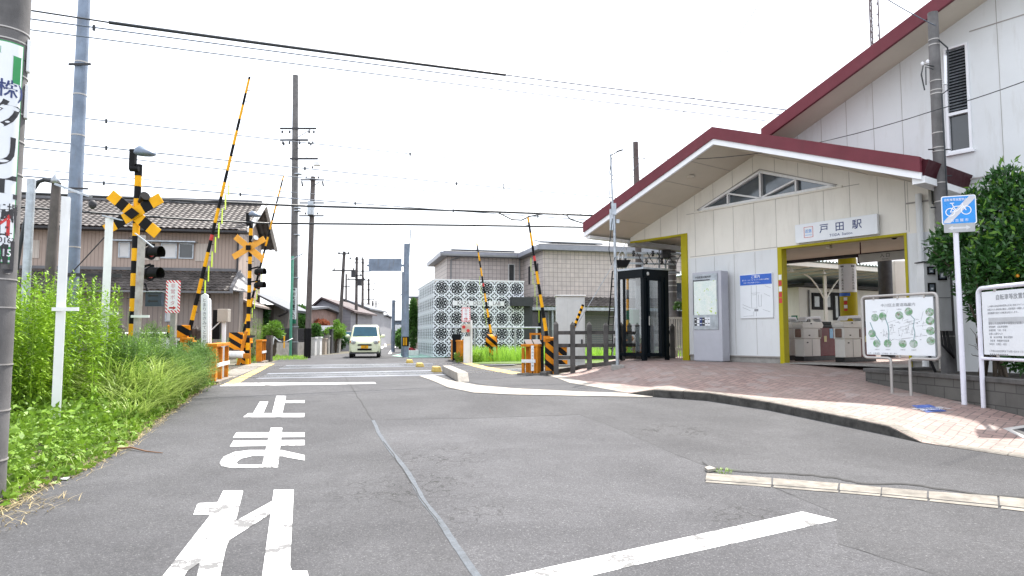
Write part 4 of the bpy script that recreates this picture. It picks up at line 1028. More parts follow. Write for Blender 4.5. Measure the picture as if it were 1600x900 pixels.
v, f = leafcloud(cl_, 24000, .105, .042, hang=.1, shell=.15); npmesh('crown', v, f, M['lf_dark'], bush)
ct = [(c[0], c[1] - .12, c[2] + .12, c[3] * .9, c[4] * .9, c[5] * .9, c[6]) for c in cl_ if c[2] > 2.2]
v, f = leafcloud(ct, 1500, .11, .04, shell=.8); npmesh('young_leaves', v, f, leafmat('young_shoot_leaf', (.06, .17, .02), (.14, .26, .03), 3, .3), bush)
for (px, py) in ((1590, 431),):
    P = at(px, py, 10.35 if px > 1500 else 11.2); mb = MB(); mb.sphere(P, .026, 10); mb.build('fruit', mat('orange_fruit', (.75, .3, .02), .4), bush)

# service pole with meter box
Y_ = 12.5
def pole_mesh(mb, X, Y, zb, zt, r0, r1, m=0, n=18, lean=(0, 0)): mb.cyl((X, Y, zb), (X + lean[0], Y + lean[1], zt), r0, r1, n=n, m=m)
def bands(mb, X, Y, zs, r, h=.02, m=0, lean=(0, 0), n=18):
    for z in zs: mb.cyl((X, Y, z), (X, Y, z + h), r(z) if callable(r) else r, n=n, m=m)
sp_ = at(1482, 560, Y_); X_ = sp_.x; zt = onw(0, Y_, 20)
up = thing('service_pole', 'concrete service pole with a grey meter box at the corner of the station', 'utility pole', (X_, Y_, PT - .06))
mb = MB(); pole_mesh(mb, X_, Y_, PT - .1, zt, .128, .088); mb.build('pole', M['pole'], up)
mb = MB(); rr = lambda z: .128 - .04 * (z - PT) / (zt - PT) + .006
bands(mb, X_, Y_, [1.5, 2.6, 3.15, 3.5, 4.0, 4.35, 4.95, 5.02, 5.3, 6.05, 6.12, 6.3, 7.0, 7.1], rr, .018); mb.build('band', M['stainless'], up)
mb = MB(); 
for z, s in ((5.0, .35), (3.9, -.3), (3.4, .28), (4.5, -.28)): mb.cyl((X_ - .2, Y_, z), (X_ + .22, Y_, z), .012, n=8)
mb.build('climbing_step', M['steel_dk'], up)
mb = MB()
mb.tube([(X_ - .0, Y_ - .14, 7.05), (X_ + .16, Y_ - .14, 6.9), (X_ + .17, Y_ - .12, 6.4), (X_ + .14, Y_ - .14, 6.1), (X_, Y_ - .16, 6.0), (X_ + .02, Y_ - .15, 3.0)], .014, 6)
mb.tube([(X_ - .1, Y_ - .12, 6.55), (X_ - .28, Y_ - .1, 6.6), (X_ - .33, Y_ - .1, 6.4), (X_ - .28, Y_ - .1, 6.1)], .012, 6)
mb.tube([(X_ - .1, Y_ - .1, 6.5), (X_ - .24, Y_ - .1, 6.55), (X_ - .25, Y_ - .1, 6.2)], .01, 6)
mb.build('cable', M['cable'], up)
mb = MB()
for dx, dz in ((-.3, 6.62), (-.2, 6.66)): mb.lathe((X_ + dx, Y_ - .1, dz - .05), [(.001, 0), (.03, .01), (.02, .035), (.035, .05), (.001, .08)], 10)
mb.cyl((X_ + .1, Y_ - .12, 6.2), (X_ + .12, Y_ - .12, 6.75), .03, n=8)
mb.build('insulator', M['white_clean'], up)
Yb = Y_ - .18; x0 = at(1445, 460, Yb - .2).x; x1 = at(1486, 460, Yb - .2).x; z1 = onw(0, Yb - .2, 410); z0 = onw(0, Yb - .2, 517)
mb = MB(); mb.box(x0, x1, Yb - .2, Yb + .02, z0, z1); mb.box(x0 - .03, x1 + .03, Yb - .23, Yb + .03, z1 + .001, z1 + .02, 1)
mx = mb.build('meter_box', [M['grey_box'], M['steel_dk']], up, bevel=.006)
mb = MB(); zz = z0 + (z1 - z0) * .48; mb.box(x0 + .01, x1 - .01, Yb - .205, Yb - .2005, zz, zz + .008); mb.build('door_seam', M['steel_dk'], mx)
for (u0, u1, v0, v1) in ((.12, .42, .82, .94), (.52, .86, .74, .95), (.12, .42, .56, .70)):
    w_ = x1 - x0; h_ = z1 - z0; a0, a1, b0, b1 = x0 + u0 * w_, x0 + u1 * w_, z0 + v0 * h_, z0 + v1 * h_
    mb = MB(); mb.box(a0, a1, Yb - .212, Yb - .2015, b0, b1); wd = mb.build('window', M['black'], mx)
    mb = MB(); mb.box(a0 + .03, a1 - .03, Yb - .215, Yb - .2125, b0 + .03, b1 - .03, 0); mb.box(a0 + .05, a1 - .05, Yb - .218, Yb - .2155, b0 + .05, (b0 + b1) / 2, 1); mb.build('meter', [mat('meter_glass', (.16, .19, .22), .1), M['white_clean']], wd)
mb = MB()
for k in range(3): mb.tube([(x1 - .15 + k * .06, Yb - .08, z0), (x1 - .14 + k * .07, Yb - .1, z0 - .25 - .04 * k), (x1 - .02 + k * .04, Yb - .1, z0 - .38 - .05 * k), (x1 + .06, Yb - .02, z0 - .25)], .022, 7)
mb.tube([(x0 + .1, Yb - .1, z0), (x0 + .1, Yb - .1, PT + .2), (x0 + .25, Yb, PT - .03)], .025, 8)
mb.build('conduit', M['steel_dk'], up)

# bicycle parking sign
P = GP(1507, 632); bs = thing('bicycle_sign', 'blue square bicycle sign with a white diagonal bar on a slim white post', 'sign', P)
mb = MB(); mb.cyl(P - Vector((0, 0, .05)), (P.x - .01, P.y, onw(0, P.y, 325)), .038, n=16); mb.build('post', M['lilac'], bs)
s_l = at(1476, 340, P.y); s_r = at(1520, 340, P.y - .0); wS = .46
rt = Vector((.93, -.37, 0)); ctr = at(1498, 328, P.y - .06); 
fr = frame(ctr, rt, (0, 0, 1))
def rrect(mb, T, w, h, r, z0, z1, m=0, n=5):
    pts = []
    for cx, cy, a0 in ((w / 2 - r, h / 2 - r, 0), (-w / 2 + r, h / 2 - r, 90), (-w / 2 + r, -h / 2 + r, 180), (w / 2 - r, -h / 2 + r, 270)):
        for i in range(n + 1): t = R(a0 + 90 * i / n); pts.append((cx + r * math.cos(t), cy + r * math.sin(t), z0))
    old = mb.T; mb.T = T; mb.prism(pts, (0, 0, z1 - z0), m); mb.T = old
mb = MB(); rrect(mb, fr, wS, .45, .03, 0, .006); pn = mb.build('panel', M['white_clean'], bs)
mb = MB(); rrect(mb, fr, wS - .03, .42, .02, .0065, .009); mb.build('blue_field', M['signblue'], pn)
mb = MB(fr); z = .0095
mb.prism([(-.205, -.20, z), (-.12, -.20, z), (.215, .165, z), (.215, .205, z), (.14, .205, z), (-.205, -.165, z)], (0, 0, .001)); mb.build('diagonal_bar', mat('grey_white_bar', (.6, .6, .64), .4), pn)
mb = MB(fr); z = .012
def ringm(cx, cy, r, t, n=26):
    vs = []
    for i in range(n): a = 2 * math.pi * i / n; vs += [(cx + r * math.cos(a), cy + r * math.sin(a), z), (cx + (r - t) * math.cos(a), cy + (r - t) * math.sin(a), z)]
    mb.add(vs, [(2 * i, (2 * i + 2) % (2 * n), (2 * i + 3) % (2 * n), 2 * i + 1) for i in range(n)])
ringm(-.115, -.03, .066, .012); ringm(.095, -.01, .07, .012)
for p, q in (((-.115, -.03), (-.07, .055)), ((-.07, .055), (.04, .06)), ((-.07, .055), (-.09, .105)), ((.095, -.01), (.04, .09)), ((.04, .09), (.06, .1)), ((-.07, .055), (-.03, -.02)), ((-.03, -.02), (.045, .055)), ((-.115, -.03), (-.03, -.02)), ((-.115, .108), (-.06, .11))):
    mb.bar((p[0], p[1], z), (q[0], q[1], z), .012, .001, 0, up=(0, 0, 1))
mb.build('bicycle_symbol', M['white_clean'], pn)
mb = MB(); text(mb, '自転車等放置禁止', fr @ Matrix.Translation((-.04, .16, .012)), .045, 0, .003, .85); text(mb, '名 古 屋 市', fr @ Matrix.Translation((.0, -.165, .012)), .05, 0, .003); mb.build('lettering', M['white_clean'], pn)
f2 = frame(at(1499, 356, P.y - .06), rt, (0, 0, 1)); mb = MB(); rrect(mb, f2, .41, .135, .012, 0, .006); ap = mb.build('arrow_panel', mat('grey_plate', (.42, .43, .44), .5, dirt=(.2, .2, .2)), bs)
mb = MB(f2); mb.prism([(-.15, 0, .007), (-.09, -.035, .007), (-.09, -.014, .007), (.09, -.014, .007), (.09, -.035, .007), (.15, 0, .007), (.09, .035, .007), (.09, .014, .007), (-.09, .014, .007), (-.09, .035, .007)], (0, 0, .001)); mb.build('arrow', mat('faded_arrow', (.62, .63, .65), .5), ap)

# tubular framed map board
A = GP(1395, 612); B = GP(1423, 620)
dU = Vector((B.x - A.x, B.y - A.y, 0)).normalized(); dU = (U * .8 + dU * .2).normalized(); c0 = (A + B) / 2
mbd = thing('map_board', 'district map board of green photo circles in a rounded tubular steel frame', 'map board', (c0.x, c0.y, A.z))
Cc = Vector((c0.x, c0.y, 0)); hw = .64; zt_, zb_ = onw(0, c0.y, 461), onw(0, c0.y, 560); zc_ = (zt_ + zb_) / 2; hh = (zt_ - zb_) / 2
def bp_(x, z): return Cc + dU * x + Vector((0, 0, z))
def arc(cx, cz, r, a0, a1, n=5): return [bp_(cx + r * math.cos(R(a0 + (a1 - a0) * i / n)), cz + r * math.sin(R(a0 + (a1 - a0) * i / n))) for i in range(n + 1)]
r_ = .07; pl = -.16; pr2 = .16; zg = min(A.z, B.z) - .1
pts = [bp_(pl, zg)] + [bp_(pl, zb_ - .12)] + arc(pl - .05, zb_ - .05, .05, 0, 90, 3) + arc(-hw + r_, zb_ + r_, r_, 270, 180) + arc(-hw + r_, zt_ - r_, r_, 180, 90) + arc(hw - r_, zt_ - r_, r_, 90, 0) + arc(hw - r_, zb_ + r_, r_, 0, -90) + arc(pr2 + .05, zb_ - .05, .05, 90, 180, 3) + [bp_(pr2, zb_ - .12), bp_(pr2, zg)]
mb = MB(); mb.tube(pts, .024, 10); mb.build('tube_frame', M['stainless'], mbd)
fm = frame(bp_(0, zc_) , dU, (0, 0, 1)); pw_, ph_ = 2 * hw - .12, 2 * hh - .11
mb = MB(); rrect(mb, fm, pw_, ph_, .01, -.008, .008); mb.box(0, 0, 0, 0, 0, 0) if False else None
pn = mb.build('panel', M['board'], mbd)
for k, (x, y, w_, h_) in enumerate(((-.42, hh - .04, .03, .06), (.0, hh - .04, .03, .06), (.44, hh - .04, .03, .06), (0, -hh + .035, .03, .05))):
    mb = MB(fm); mb.box(x - w_ / 2, x + w_ / 2, y - h_ / 2, y + h_ / 2, -.006, .012); mb.build('clip', M['stainless'], mbd)
def phototex():
    m, nt, b = newmat('landscape_photo'); co = coords(nt)
    c = mixc(nt, ramp(nt, noise(nt, co, 14, 5), .4, .6), (.12, .3, .14), (.45, .5, .48)); c = mixc(nt, ramp(nt, noise(nt, co, 30, 3), .55, .65), c, (.2, .14, .1))
    nt.links.new(c, b.inputs['Base Color']); b.inputs['Roughness'].default_value = .3; return m
M['photo'] = phototex()
circ = [(-.41, .17), (-.27, .19), (.02, .2), (.18, .26), (.52, .24), (.52, .09), (.52, -.08), (.52, -.25), (-.47, -.12), (-.39, -.30), (-.2, -.30), (.06, -.30), (.24, -.30)]
ofs = -.03
for (x, y) in circ:
    mb = MB(fm); pts = [((x + .068 * math.cos(t) * 1.0), (y + ofs * 0) * .95 + .068 * math.sin(t), .0085) for t in [2 * math.pi * i / 20 for i in range(20)]]; mb.prism(pts, (0, 0, .001)); mb.build('photo_circle', M['photo'], pn)
mb = MB(fm)
def pline(pts, t, m=0):
    for a, b in zip(pts[:-1], pts[1:]): mb.bar((a[0], a[1], .009), (b[0], b[1], .009), t, .001, m, up=(0, 0, 1))
pline([(-.5, .08), (-.45, -.05), (-.4, -.16), (-.33, -.26)], .015); pline([(-.22, .14), (-.18, .02), (-.17, -.1), (-.18, -.25)], .015); pline([(.2, .2), (.27, .12), (.25, 0), (.27, -.1), (.24, -.25)], .012)
mb.build('river', mat('river_print', (.2, .34, .36), .4), pn)
mb = MB(fm)
for k in range(46):
    x, y = random.uniform(-.32, .4), random.uniform(-.22, .14); a = random.choice([.3, -.2, 1.3, 1.7, .1]); L = random.uniform(.04, .2); pline([(x, y), (x + L * math.cos(a), y + L * math.sin(a))], .0035)
for k in range(26):
    x, y = random.uniform(-.35, .42), random.uniform(-.24, .16); mb.box(x, x + .025, y, y + .008, .0092, .0098)
mb.build('street_lines', M['ink_gr'], pn)
mb = MB(); text(mb, '中川区主要道路案内', fm @ Matrix.Translation((0, .34 * hh / .5, .01)), .06, 0, .003, 1.1)
for (x, y) in circ[:4] + circ[8:]: text(mb, '公園名所', fm @ Matrix.Translation((x, y + (.09 if y > 0 else -.09), .01)), .022, 0, .003)
text(mb, '凡例　主要道路・公共施設・駅・河川', fm @ Matrix.Translation((-.3, -hh + .075, .01)), .03, 0, .002); mb.build('lettering', M['ink_gr'], pn)

# notice board at the right edge
A = GP(1537, 637); nbd = thing('notice_board', 'white notice board of printed rules in a pale tubular frame, right edge', 'notice board', A)
zt_, zl_, zr_ = onw(0, A.y, 451), onw(0, A.y, 560), A.z - .1
def nb_(s, z): return Vector((A.x + .02 * s, A.y - s, z))
r_ = .09; Ln = 1.9
pts = [nb_(0, zr_), nb_(0, zt_ - r_)] + [nb_(r_ - r_ * math.cos(R(a)), zt_ - r_ + r_ * math.sin(R(a))) for a in (20, 45, 70, 90)] + [nb_(Ln - r_, zt_)] + [nb_(Ln - r_ + r_ * math.sin(R(a)), zt_ - r_ + r_ * math.cos(R(a))) for a in (20, 45, 70, 90)] + [nb_(Ln, zr_ - .1)]
mb = MB(); mb.tube(pts, .032, 12); mb.tube([nb_(0, zl_), nb_(Ln, zl_)], .024, 10); mb.build('tube_frame', M['lilac'], nbd)
fm = frame(nb_(Ln / 2, (zt_ + zl_) / 2), (0.02, -1, 0), (0, 0, 1)); ph_ = zt_ - zl_ - .12; pw_ = Ln - .16
mb = MB(); rrect(mb, fm, pw_, ph_, .01, -.008, .008); pn = mb.build('panel', M['board'], nbd)
mb = MB(fm)
for x in (-.6, .6):
    for y in (ph_ / 2 + .02, -ph_ / 2 - .02): mb.box(x - .02, x + .02, y - .03, y + .03, -.004, .012)
mb.build('clip', M['stainless'], nbd)
mb = MB(); L0 = -pw_ / 2 + .12
text(mb, '自転車等放置禁止区域のお知らせ', fm @ Matrix.Translation((.05, ph_ / 2 - .1, .01)), .085, 0, .006)
ys = ph_ / 2 - .22
rows = ['この場所は自転車等放置禁止区域に指定されています。通行の妨げになりますので駐車しないでください。', '放置された自転車は撤去し保管場所へ移動します。引き取りには費用が必要となります。', '保管期間を過ぎた自転車は処分します。', '', '', '撤去した自転車等の保管及び返還について', '保管場所　自転車保管所', '返還時間　午前・午後', '返還に必要なもの', '　鍵　身分証明書　撤去保管料', '　自転車　原動機付自転車', '休業日　日曜日・祝日', '', 'ご不明な点は区役所までお問い合わせください。', '■ ■ ■ ■ ■ ■ ■ ■ ■']
for i, s_ in enumerate(rows):
    if s_:
        v_, _f = text_verts(s_, .003); wd = max(a[0] for a in v_) - min(a[0] for a in v_); sz = .034 if i not in (5,) else .042; sz = min(sz, (pw_ - .25) / wd)
        text(mb, s_, fm @ Matrix.Translation((L0 + wd * sz / 2, ys - .05 * i, .01)), sz, 0, .003)
mb.build('lettering', M['ink_gr'], pn)
mb = MB(fm); mb.box(L0, L0 + .95, ys - .255, ys - .165, .0082, .009); mb.build('grey_panel', mat('pale_grey_print', (.5, .52, .54), .5), pn)
mb = MB(fm); mb.box(L0 + 1.15, L0 + 1.4, ys - .5, ys - .32, .0082, .009); mb.build('grey_square', M['grey'], pn)
# blue sticker on the paving
c = GP(1448, 639); e1 = GP(1478, 640) - c; 
st_ = []
cor = [GP(1424, 634), GP(1452, 632.5), GP(1480, 643), GP(1448, 645)]
mb = MB(); mb.poly([p + Vector((0, 0, .006)) for p in cor]); dec = mb.build('pavement_sticker', mat('worn_blue_print', (.05, .11, .38), .7, var=.3, scale=6, dirt=(.35, .3, .3), dirt_amt=.8, dscale=5), label='worn blue and white sticker on the brick paving by the map board', cat='sticker')
fmx = frame((cor[0] + cor[2]) / 2 + Vector((0, 0, .009)), cor[1] - cor[0], (cor[1] - cor[0]).cross(Vector((0, 0, -1))))
mb = MB(); text(mb, '自転車', fmx, .17, 0, .008); text(mb, '放置禁止', fmx @ Matrix.Translation((0, -.17, 0)), .12, 0, .006)
mb.build('lettering', M['white_clean'], dec)
# metal cover in the paving at the right edge
mb = MB(); cc = [GP(1567, 670), GP(1620, 662), GP(1680, 690), GP(1615, 693)]; mb.prism([p + Vector((0, 0, .001)) for p in cc], (0, 0, .006)); mc = mb.build('paving_cover_frame', mat('pale_stone_rim', (.45, .44, .42), .7), label='pale framed dark cover set in the brick paving at the right edge', cat='cover')
mid = sum(cc, Vector()) / 4; mb = MB(); mb.poly([mid + (p - mid) * .72 + Vector((0, 0, .009)) for p in cc]); mb.build('lid', M['steel_dk'], mc)

# ================================================================== PHONE BOOTH, FENCE, POLE BESIDE THE STATION
Pn = at(1007, 565, 18.3); Pn.z = 0                                     # near corner of the booth
bz = PZ(Pn.x, Pn.y) ; bt = onw(0, Pn.y, 420)
dl = Vector((-.62, .78, 0)).normalized(); dr = Vector((.86, .51, 0)).normalized()   # left side, right side
wl_, wr_ = .90, .86
def bq(s, t): return Pn + dl * s + dr * t
bo = thing('telephone_booth', 'black framed glass telephone booth beside the station wall', 'telephone booth', (Pn + dl * .4 + dr * .4).to_tuple()[:2] + (bz,))
mb = MB()
def vbar(mb, P, r, z0, z1, m=0): mb.ob((P.x, P.y, (z0 + z1) / 2), dl * r, dr * r, (0, 0, (z1 - z0) / 2), m)
for (s, t, r) in ((.035, .035, .05), (wl_, 0.035, .035), (.035, wr_, .045), (wl_, wr_, .035)): vbar(mb, bq(s, t), r, bz, bt)
for (p, q) in (((0, 0), (wl_, 0)), ((0, 0), (0, wr_)), ((wl_, 0), (wl_, wr_)), ((0, wr_), (wl_, wr_))):
    P, Q = bq(*p), bq(*q); d = (Q - P).normalized()
    mb.bar((P.x, P.y, bt - .12), (Q.x, Q.y, bt - .12), .07, .23); mb.bar((P.x, P.y, bz + .16), (Q.x, Q.y, bz + .16), .05, .08)
for (p, q, f0, f1, wd) in (((0, 0), (0, wr_), .40 * 1, .0, .06),):
    pass
P = bq(.0, .62); vbar(mb, P, .05, bz + .1, bt - .2); P = bq(.0, .16); vbar(mb, P, .03, bz + .1, bt - .2); P = bq(.0, .78); vbar(mb, P, .05, bz + .1, bt - .2)
P = bq(.70, .0); vbar(mb, P, .025, bz + .1, bt - .2)
P, Q = bq(0, .1), bq(0, wr_ - .1); mb.bar((P.x, P.y, bt - .27), (Q.x, Q.y, bt - .27), .06, .07)
mb.build('frame', M['booth'], bo)
mb = MB(); mb.ob((bq(wl_ / 2 + .01, wr_ / 2 + .01).x, bq(wl_ / 2, wr_ / 2).y, bt + .02), dl * (wl_ / 2 + .05), dr * (wr_ / 2 + .05), (0, 0, .025)); mb.build('roof', M['steel'], bo)
for (p, q) in (((.08, .01), (wl_ - .05, .01)), ((.01, .2), (.01, .58)), ((wl_, .05), (wl_, wr_ - .05)), ((.05, wr_), (wl_ - .05, wr_))):
    P, Q = bq(*p), bq(*q); mb = MB(); mb.poly([(P.x, P.y, bz + .2), (Q.x, Q.y, bz + .2), (Q.x, Q.y, bt - .23), (P.x, P.y, bt - .23)]); mb.build('glass_panel', M['clear'], bo)
mb = MB(); P = bq(.70, .28); mb.ob((P.x, P.y, bz + .95), dl * .16, dr * .2, (0, 0, .02), 0); mb.build('shelf', M['steel_dk'], bo)
mb = MB(); mb.ob((P.x, P.y, bz + 1.2), dl * .15, dr * .12, (0, 0, .2), 0); mb.tube([(P.x - .2, P.y - .1, bz + 1.35), (P.x - .22, P.y - .12, bz + 1.2), (P.x - .2, P.y - .1, bz + 1.05)], .03, 8, 1); ph = mb.build('telephone', [mat('green_phone', (.06, .32, .14), .35), M['darkgreen']], bo)
mb = MB(); P = bq(-.052 + .0, .10); mb.lathe((Pn + dr * .12 - dl * .045 + Vector((0, 0, bt - .13))), [(.05, 0), (.045, .008), (.001, .01)], 14, 0, axis=-dl); mb.build('round_emblem', M['grey_box'], bo)
mb = MB(); P = bq(-.03, .16); mb.cyl((P.x, P.y, bz + .95), (P.x, P.y, bz + 1.2), .015, n=8); mb.build('handle', M['stainless'], bo)
# slim antenna pole in front of the booth
P = at(965, 567, 17.35); P.z = PZ(P.x, P.y); zt = onw(0, P.y, 241); zm = onw(0, P.y, 330)
ap = thing('antenna_pole', 'slim galvanised pole with a small antenna standing left of the phone booth', 'pole', P)
mb = MB(); mb.cyl(P - Vector((0, 0, .05)), (P.x - .05, P.y, zm + .1), .045, .035, 12); mb.cyl((P.x - .07, P.y, zm - .35), (P.x - .12, P.y, zt), .028, .022, 10); mb.build('pole', M['steel'], ap)
mb = MB(); mb.box(P.x - .15, P.x + .15, P.y - .15, P.y + .15, P.z - .05, P.z + .1); mb.build('base', M['concrete'], ap, bevel=.02)
mb = MB(); mb.box(P.x - .12, P.x + .0, P.y - .06, P.y + .06, zm - .1, zm + .2); mb.box(P.x - .16, P.x - .08, P.y - .05, P.y + .05, zm - .5, zm + .05); mb.box(P.x, P.x + .08, P.y - .06, P.y, zm - .32, zm - .22); mb.build('bracket_box', M['steel'], ap)
mb = MB(); mb.bar((P.x - .15, P.y, zt - .05), (P.x + .12, P.y - .1, zt + .08), .02, .02); mb.bar((P.x + .02, P.y - .1, zt + .04), (P.x + .18, P.y - .1, zt + .09), .05, .03); mb.tube([(P.x - .1, P.y - .04, zt - .1), (P.x - .16, P.y, zt - .5), (P.x - .02, P.y, zt - .6), (P.x - .18, P.y, zt - .8), (P.x - .12, P.y, zm)], .01, 6); mb.tube([(P.x - .1, P.y - .05, zm - .2), (P.x - .2, P.y - .06, zm - 1), (P.x - .14, P.y - .05, zm - 1.4), (P.x - .04, P.y - .05, zm - 1.2)], .012, 6); mb.build('antenna_cable', M['cable'], ap)
# concrete picket fence along the railway
fence = thing('trackside_fence', 'weathered dark concrete post and rail fence from the guard box to the phone booth', 'fence', GP(869, 578))
posts = [(869, 578, 501), (895, 575, 502), (921, 572.5, 502), (947, 570, 503), (973, 568, 504), (998, 566, 505), (1019, 565, 506), (1051, 562, 505)]
pp = []
for px, py, ty in posts:
    P = GP(px, py); P = at(px, py, 18.6 + (px - 869) * .008); zg = PZ(P.x, P.y) if px < 1000 else PZ(P.x, P.y); zt = onw(0, P.y, ty); pp.append(P)
    mb = MB(); r = .065
    mb.box(P.x - r, P.x + r, P.y - r, P.y + r, min(zg, P.z) - .05, zt - .1); mb.add([(P.x - r, P.y - r, zt - .1), (P.x + r, P.y - r, zt - .1), (P.x + r, P.y + r, zt - .1), (P.x - r, P.y + r, zt - .1), (P.x, P.y, zt)], [(0, 1, 4), (1, 2, 4), (2, 3, 4), (3, 0, 4)])
    mb.build('post', M['concrete_dk'], fence, bevel=.006)
for y in (520, 540, 559):
    mb = MB(); a, b = pp[0], pp[-1]; mb.bar((a.x + .02, a.y + .09, onw(0, a.y, y)), (b.x, b.y + .09, onw(0, b.y, y + (-1))), .05, .10); mb.build('fence_rail', M['concrete_dk'], fence)
mb = MB()
fb_ = resample([tuple(GP(*p)) for p in ((848, 587), (869, 582), (905, 576), (940, 571.5), (965, 569))], .5)
for a, b in zip(fb_[:-1], fb_[1:]): a, b = Vector(a), Vector(b); b = b - (b - a) * .02; mb.bar(a + Vector((0, .06, .03)), b + Vector((0, .06, .03)), .16, .12)
mb.build('kerb', M['concrete_dk'], kind='structure', origin=False)

# ================================================================== LEVEL CROSSING EQUIPMENT
ZG = .46
def stripe_pole(mb, X, Y, z0, z1, r, step, n=14, first=0):
    z = z0; k = first
    while z < z1 - 1e-4:
        e = min(z + step, z1); mb.cyl((X, Y, z), (X, Y, e), r, n=n, m=k % 2); z = e; k += 1
def cross_signal(px, Y, pyX, pytop, lamps, arrow, label, hs, with_arrow):
    P = at(px, 500, Y); X = P.x; zg = H(Y)
    zX, zt = onw(0, Y, pyX), onw(0, Y, pytop)
    t = thing('crossing_signal', label, 'crossing signal', (X, Y, zg), 'railway crossing signals with crossbucks')
    mb = MB(); stripe_pole(mb, X, Y, zg, zt - .55, .07, .27); mb.build('pole', [M['yellow'], M['black']], t)
    mb = MB(); mb.cyl((X, Y, zt - .55), (X, Y, zt - .3), .075, n=12); mb.bar((X - .1, Y - .05, zt - .42), (X - .1, Y - .05, zt + .02), .1, .12); mb.cyl((X - .12, Y - .1, zt - .42), (X + .06, Y - .1, zt - .42), .06, n=8); mb.build('top_bracket', M['black'], t)
    mb = MB(); pr = [(.001, .0), (.11, .02), (.14, .06), (.12, .13), (.07, .18), (.001, .2)]
    n = 14; vs = []
    for r, z in pr:
        for k in range(n): a = 2 * math.pi * k / n; vs.append((X + .17 + r * 1.75 * math.cos(a), Y - .08 + r * 1.0 * math.sin(a), zt - .14 + z * (1 - .35 * math.cos(a) * (r > .01))))
    mb.add(vs, [(i * n + k, i * n + (k + 1) % n, (i + 1) * n + (k + 1) % n, (i + 1) * n + k) for i in range(len(pr) - 1) for k in range(n)], 0, True)
    mb.build('street_lamp_head', M['mast'], t)
    for k, (ang, L) in enumerate(((-39, 1.36), (31, 1.36))):
        mb = MB(frame((X, Y - .10 - .025 * k, zX), (math.cos(R(ang)), 0, math.sin(R(ang))), (-math.sin(R(ang)), 0, math.cos(R(ang)))))
        ed = [-.5, -.35, -.2, -.07, .07, .2, .35, .5] if hs else [-.5, .5]
        ed = [-.5, -.32, -.17, 0.0, .17, .32, .5] if hs else [-.5, .5]
        cols = [0, 1, 0, 0, 1, 0] if hs else [0]
        for (a, b, c) in zip(ed[:-1], ed[1:], cols): mb.box(a * L, b * L, -.115, .115, 0, .02, c)
        mb.build('crossbuck_arm', [M['yellow'] if hs else mat('crossbuck_orange', (.8, .36, .02), .4), M['black']], t)
    mb = MB(frame((X, Y - .155, zX), (1, 0, 0), (0, 0, 1)))
    if hs: mb.prism([(-.165, 0, .034), (0, -.125, .034), (.165, 0, .034), (0, .125, .034)], (0, 0, .012))
    else: mb.box(-.09, .09, -.09, .09, .03, .05)
    mb.build('centre_plate', M['black'], t)
    for k, py in enumerate(lamps):
        z = onw(0, Y, py)
        mb = MB(); mb.tube([(X, Y, z + .12), (X + .2, Y, z + .16), (X + .33, Y, z + .2), (X + .36, Y, z + .12)], .03, 8); mb.cyl((X + .36, Y + .02, z + .2), (X + .36, Y + .02, z - .04), .05, n=8)
        mb.build('bracket', M['black'], t)
        mb = MB(); c = Vector((X + .33, Y - .02, z)); mb.cyl(c - Vector((.1, 0, .17)), c + Vector((.17, 0, -.17)), .17, .19, 16) if False else None
        d = Vector((.985, -.17, 0)); mb.cyl(c - d * .10, c + d * .02, .11, .145, 18); mb.cyl(c + d * .021, c + d * .03, .16, n=18)
        n = 16; vs = []
        for i in range(n + 1):
            a = R(-35 + 250 * i / n); s_ = Vector((-d.y, d.x, 0)) * math.cos(a) * .145 + Vector((0, 0, math.sin(a) * .145)); vs += [c + d * .03 + s_, c + d * .27 + s_ * .95]
        mb.add(vs, [(2 * i, 2 * i + 2, 2 * i + 3, 2 * i + 1) for i in range(n)], 0, True)
        hd = mb.build('signal_lamp', M['black'], t)
        mb = MB(); mb.lathe(c + d * .035, [(.1, 0), (.08, .03), (.001, .045)], 16, 0, axis=d); mb.build('red_lens', mat('red_lens', (.3, .01, .015), .15), hd)
    if with_arrow:
        z = onw(0, Y, arrow); c = (X + .48, Y - .04, z)
        mb = MB(); mb.box(c[0] - .17, c[0] + .17, c[1] - .06, c[1] + .06, z - .15, z + .15); mb.box(c[0] - .22, c[0] + .2, c[1] - .14, c[1] + .06, z + .151, z + .165, 1)
        ab = mb.build('direction_indicator', [mat('indicator_blue_black', (.015, .03, .05), .35), M['steel']], t)
        mb = MB(frame((c[0], c[1] - .0615, z), (1, 0, 0), (0, 0, 1)))
        for y in (-.04, .075): mb.prism([(-.13, y, 0), (-.07, y + .035, 0), (-.07, y + .014, 0), (.1, y + .014, 0), (.1, y - .014, 0), (-.07, y - .014, 0), (-.07, y - .035, 0)], (0, 0, .002))
        mb.build('arrow', M['rubber'], ab)
        mb = MB(); mb.tube([(X, Y, z + .34), (X + .25, Y, z + .33), (X + .3, Y, z + .16)], .025, 8); mb.build('bracket', M['black'], t)
    mb = MB(); z = zX + .38; mb.cyl((X + .08, Y - .05, z - .1), (X + .28, Y - .2, z), .04, .1, 14); mb.build('speaker_horn', M['black'] if hs else M['steel'], t)
    mb = MB()
    for z in (zg + 1.0, zg + 1.9, zg + 2.5, zX - .5): mb.cyl((X - .14, Y, z), (X + .14, Y, z), .012, n=6)
    mb.bar((X - .12, Y - .08, zg + 1.05), (X + .3, Y - .08, zg + 1.05), .02, .08); mb.build('step_bolt', M['steel_dk'], t)
    return t
cross_signal(207, 14.5, 336, 236, (395, 428), 468, 'near left crossing signal with black and yellow striped crossbuck and lamp', True, True)
cross_signal(388, 25.5, 388, 334, (425, 446), 0, 'far crossing signal with plain orange crossbuck beyond the tracks', False, False)

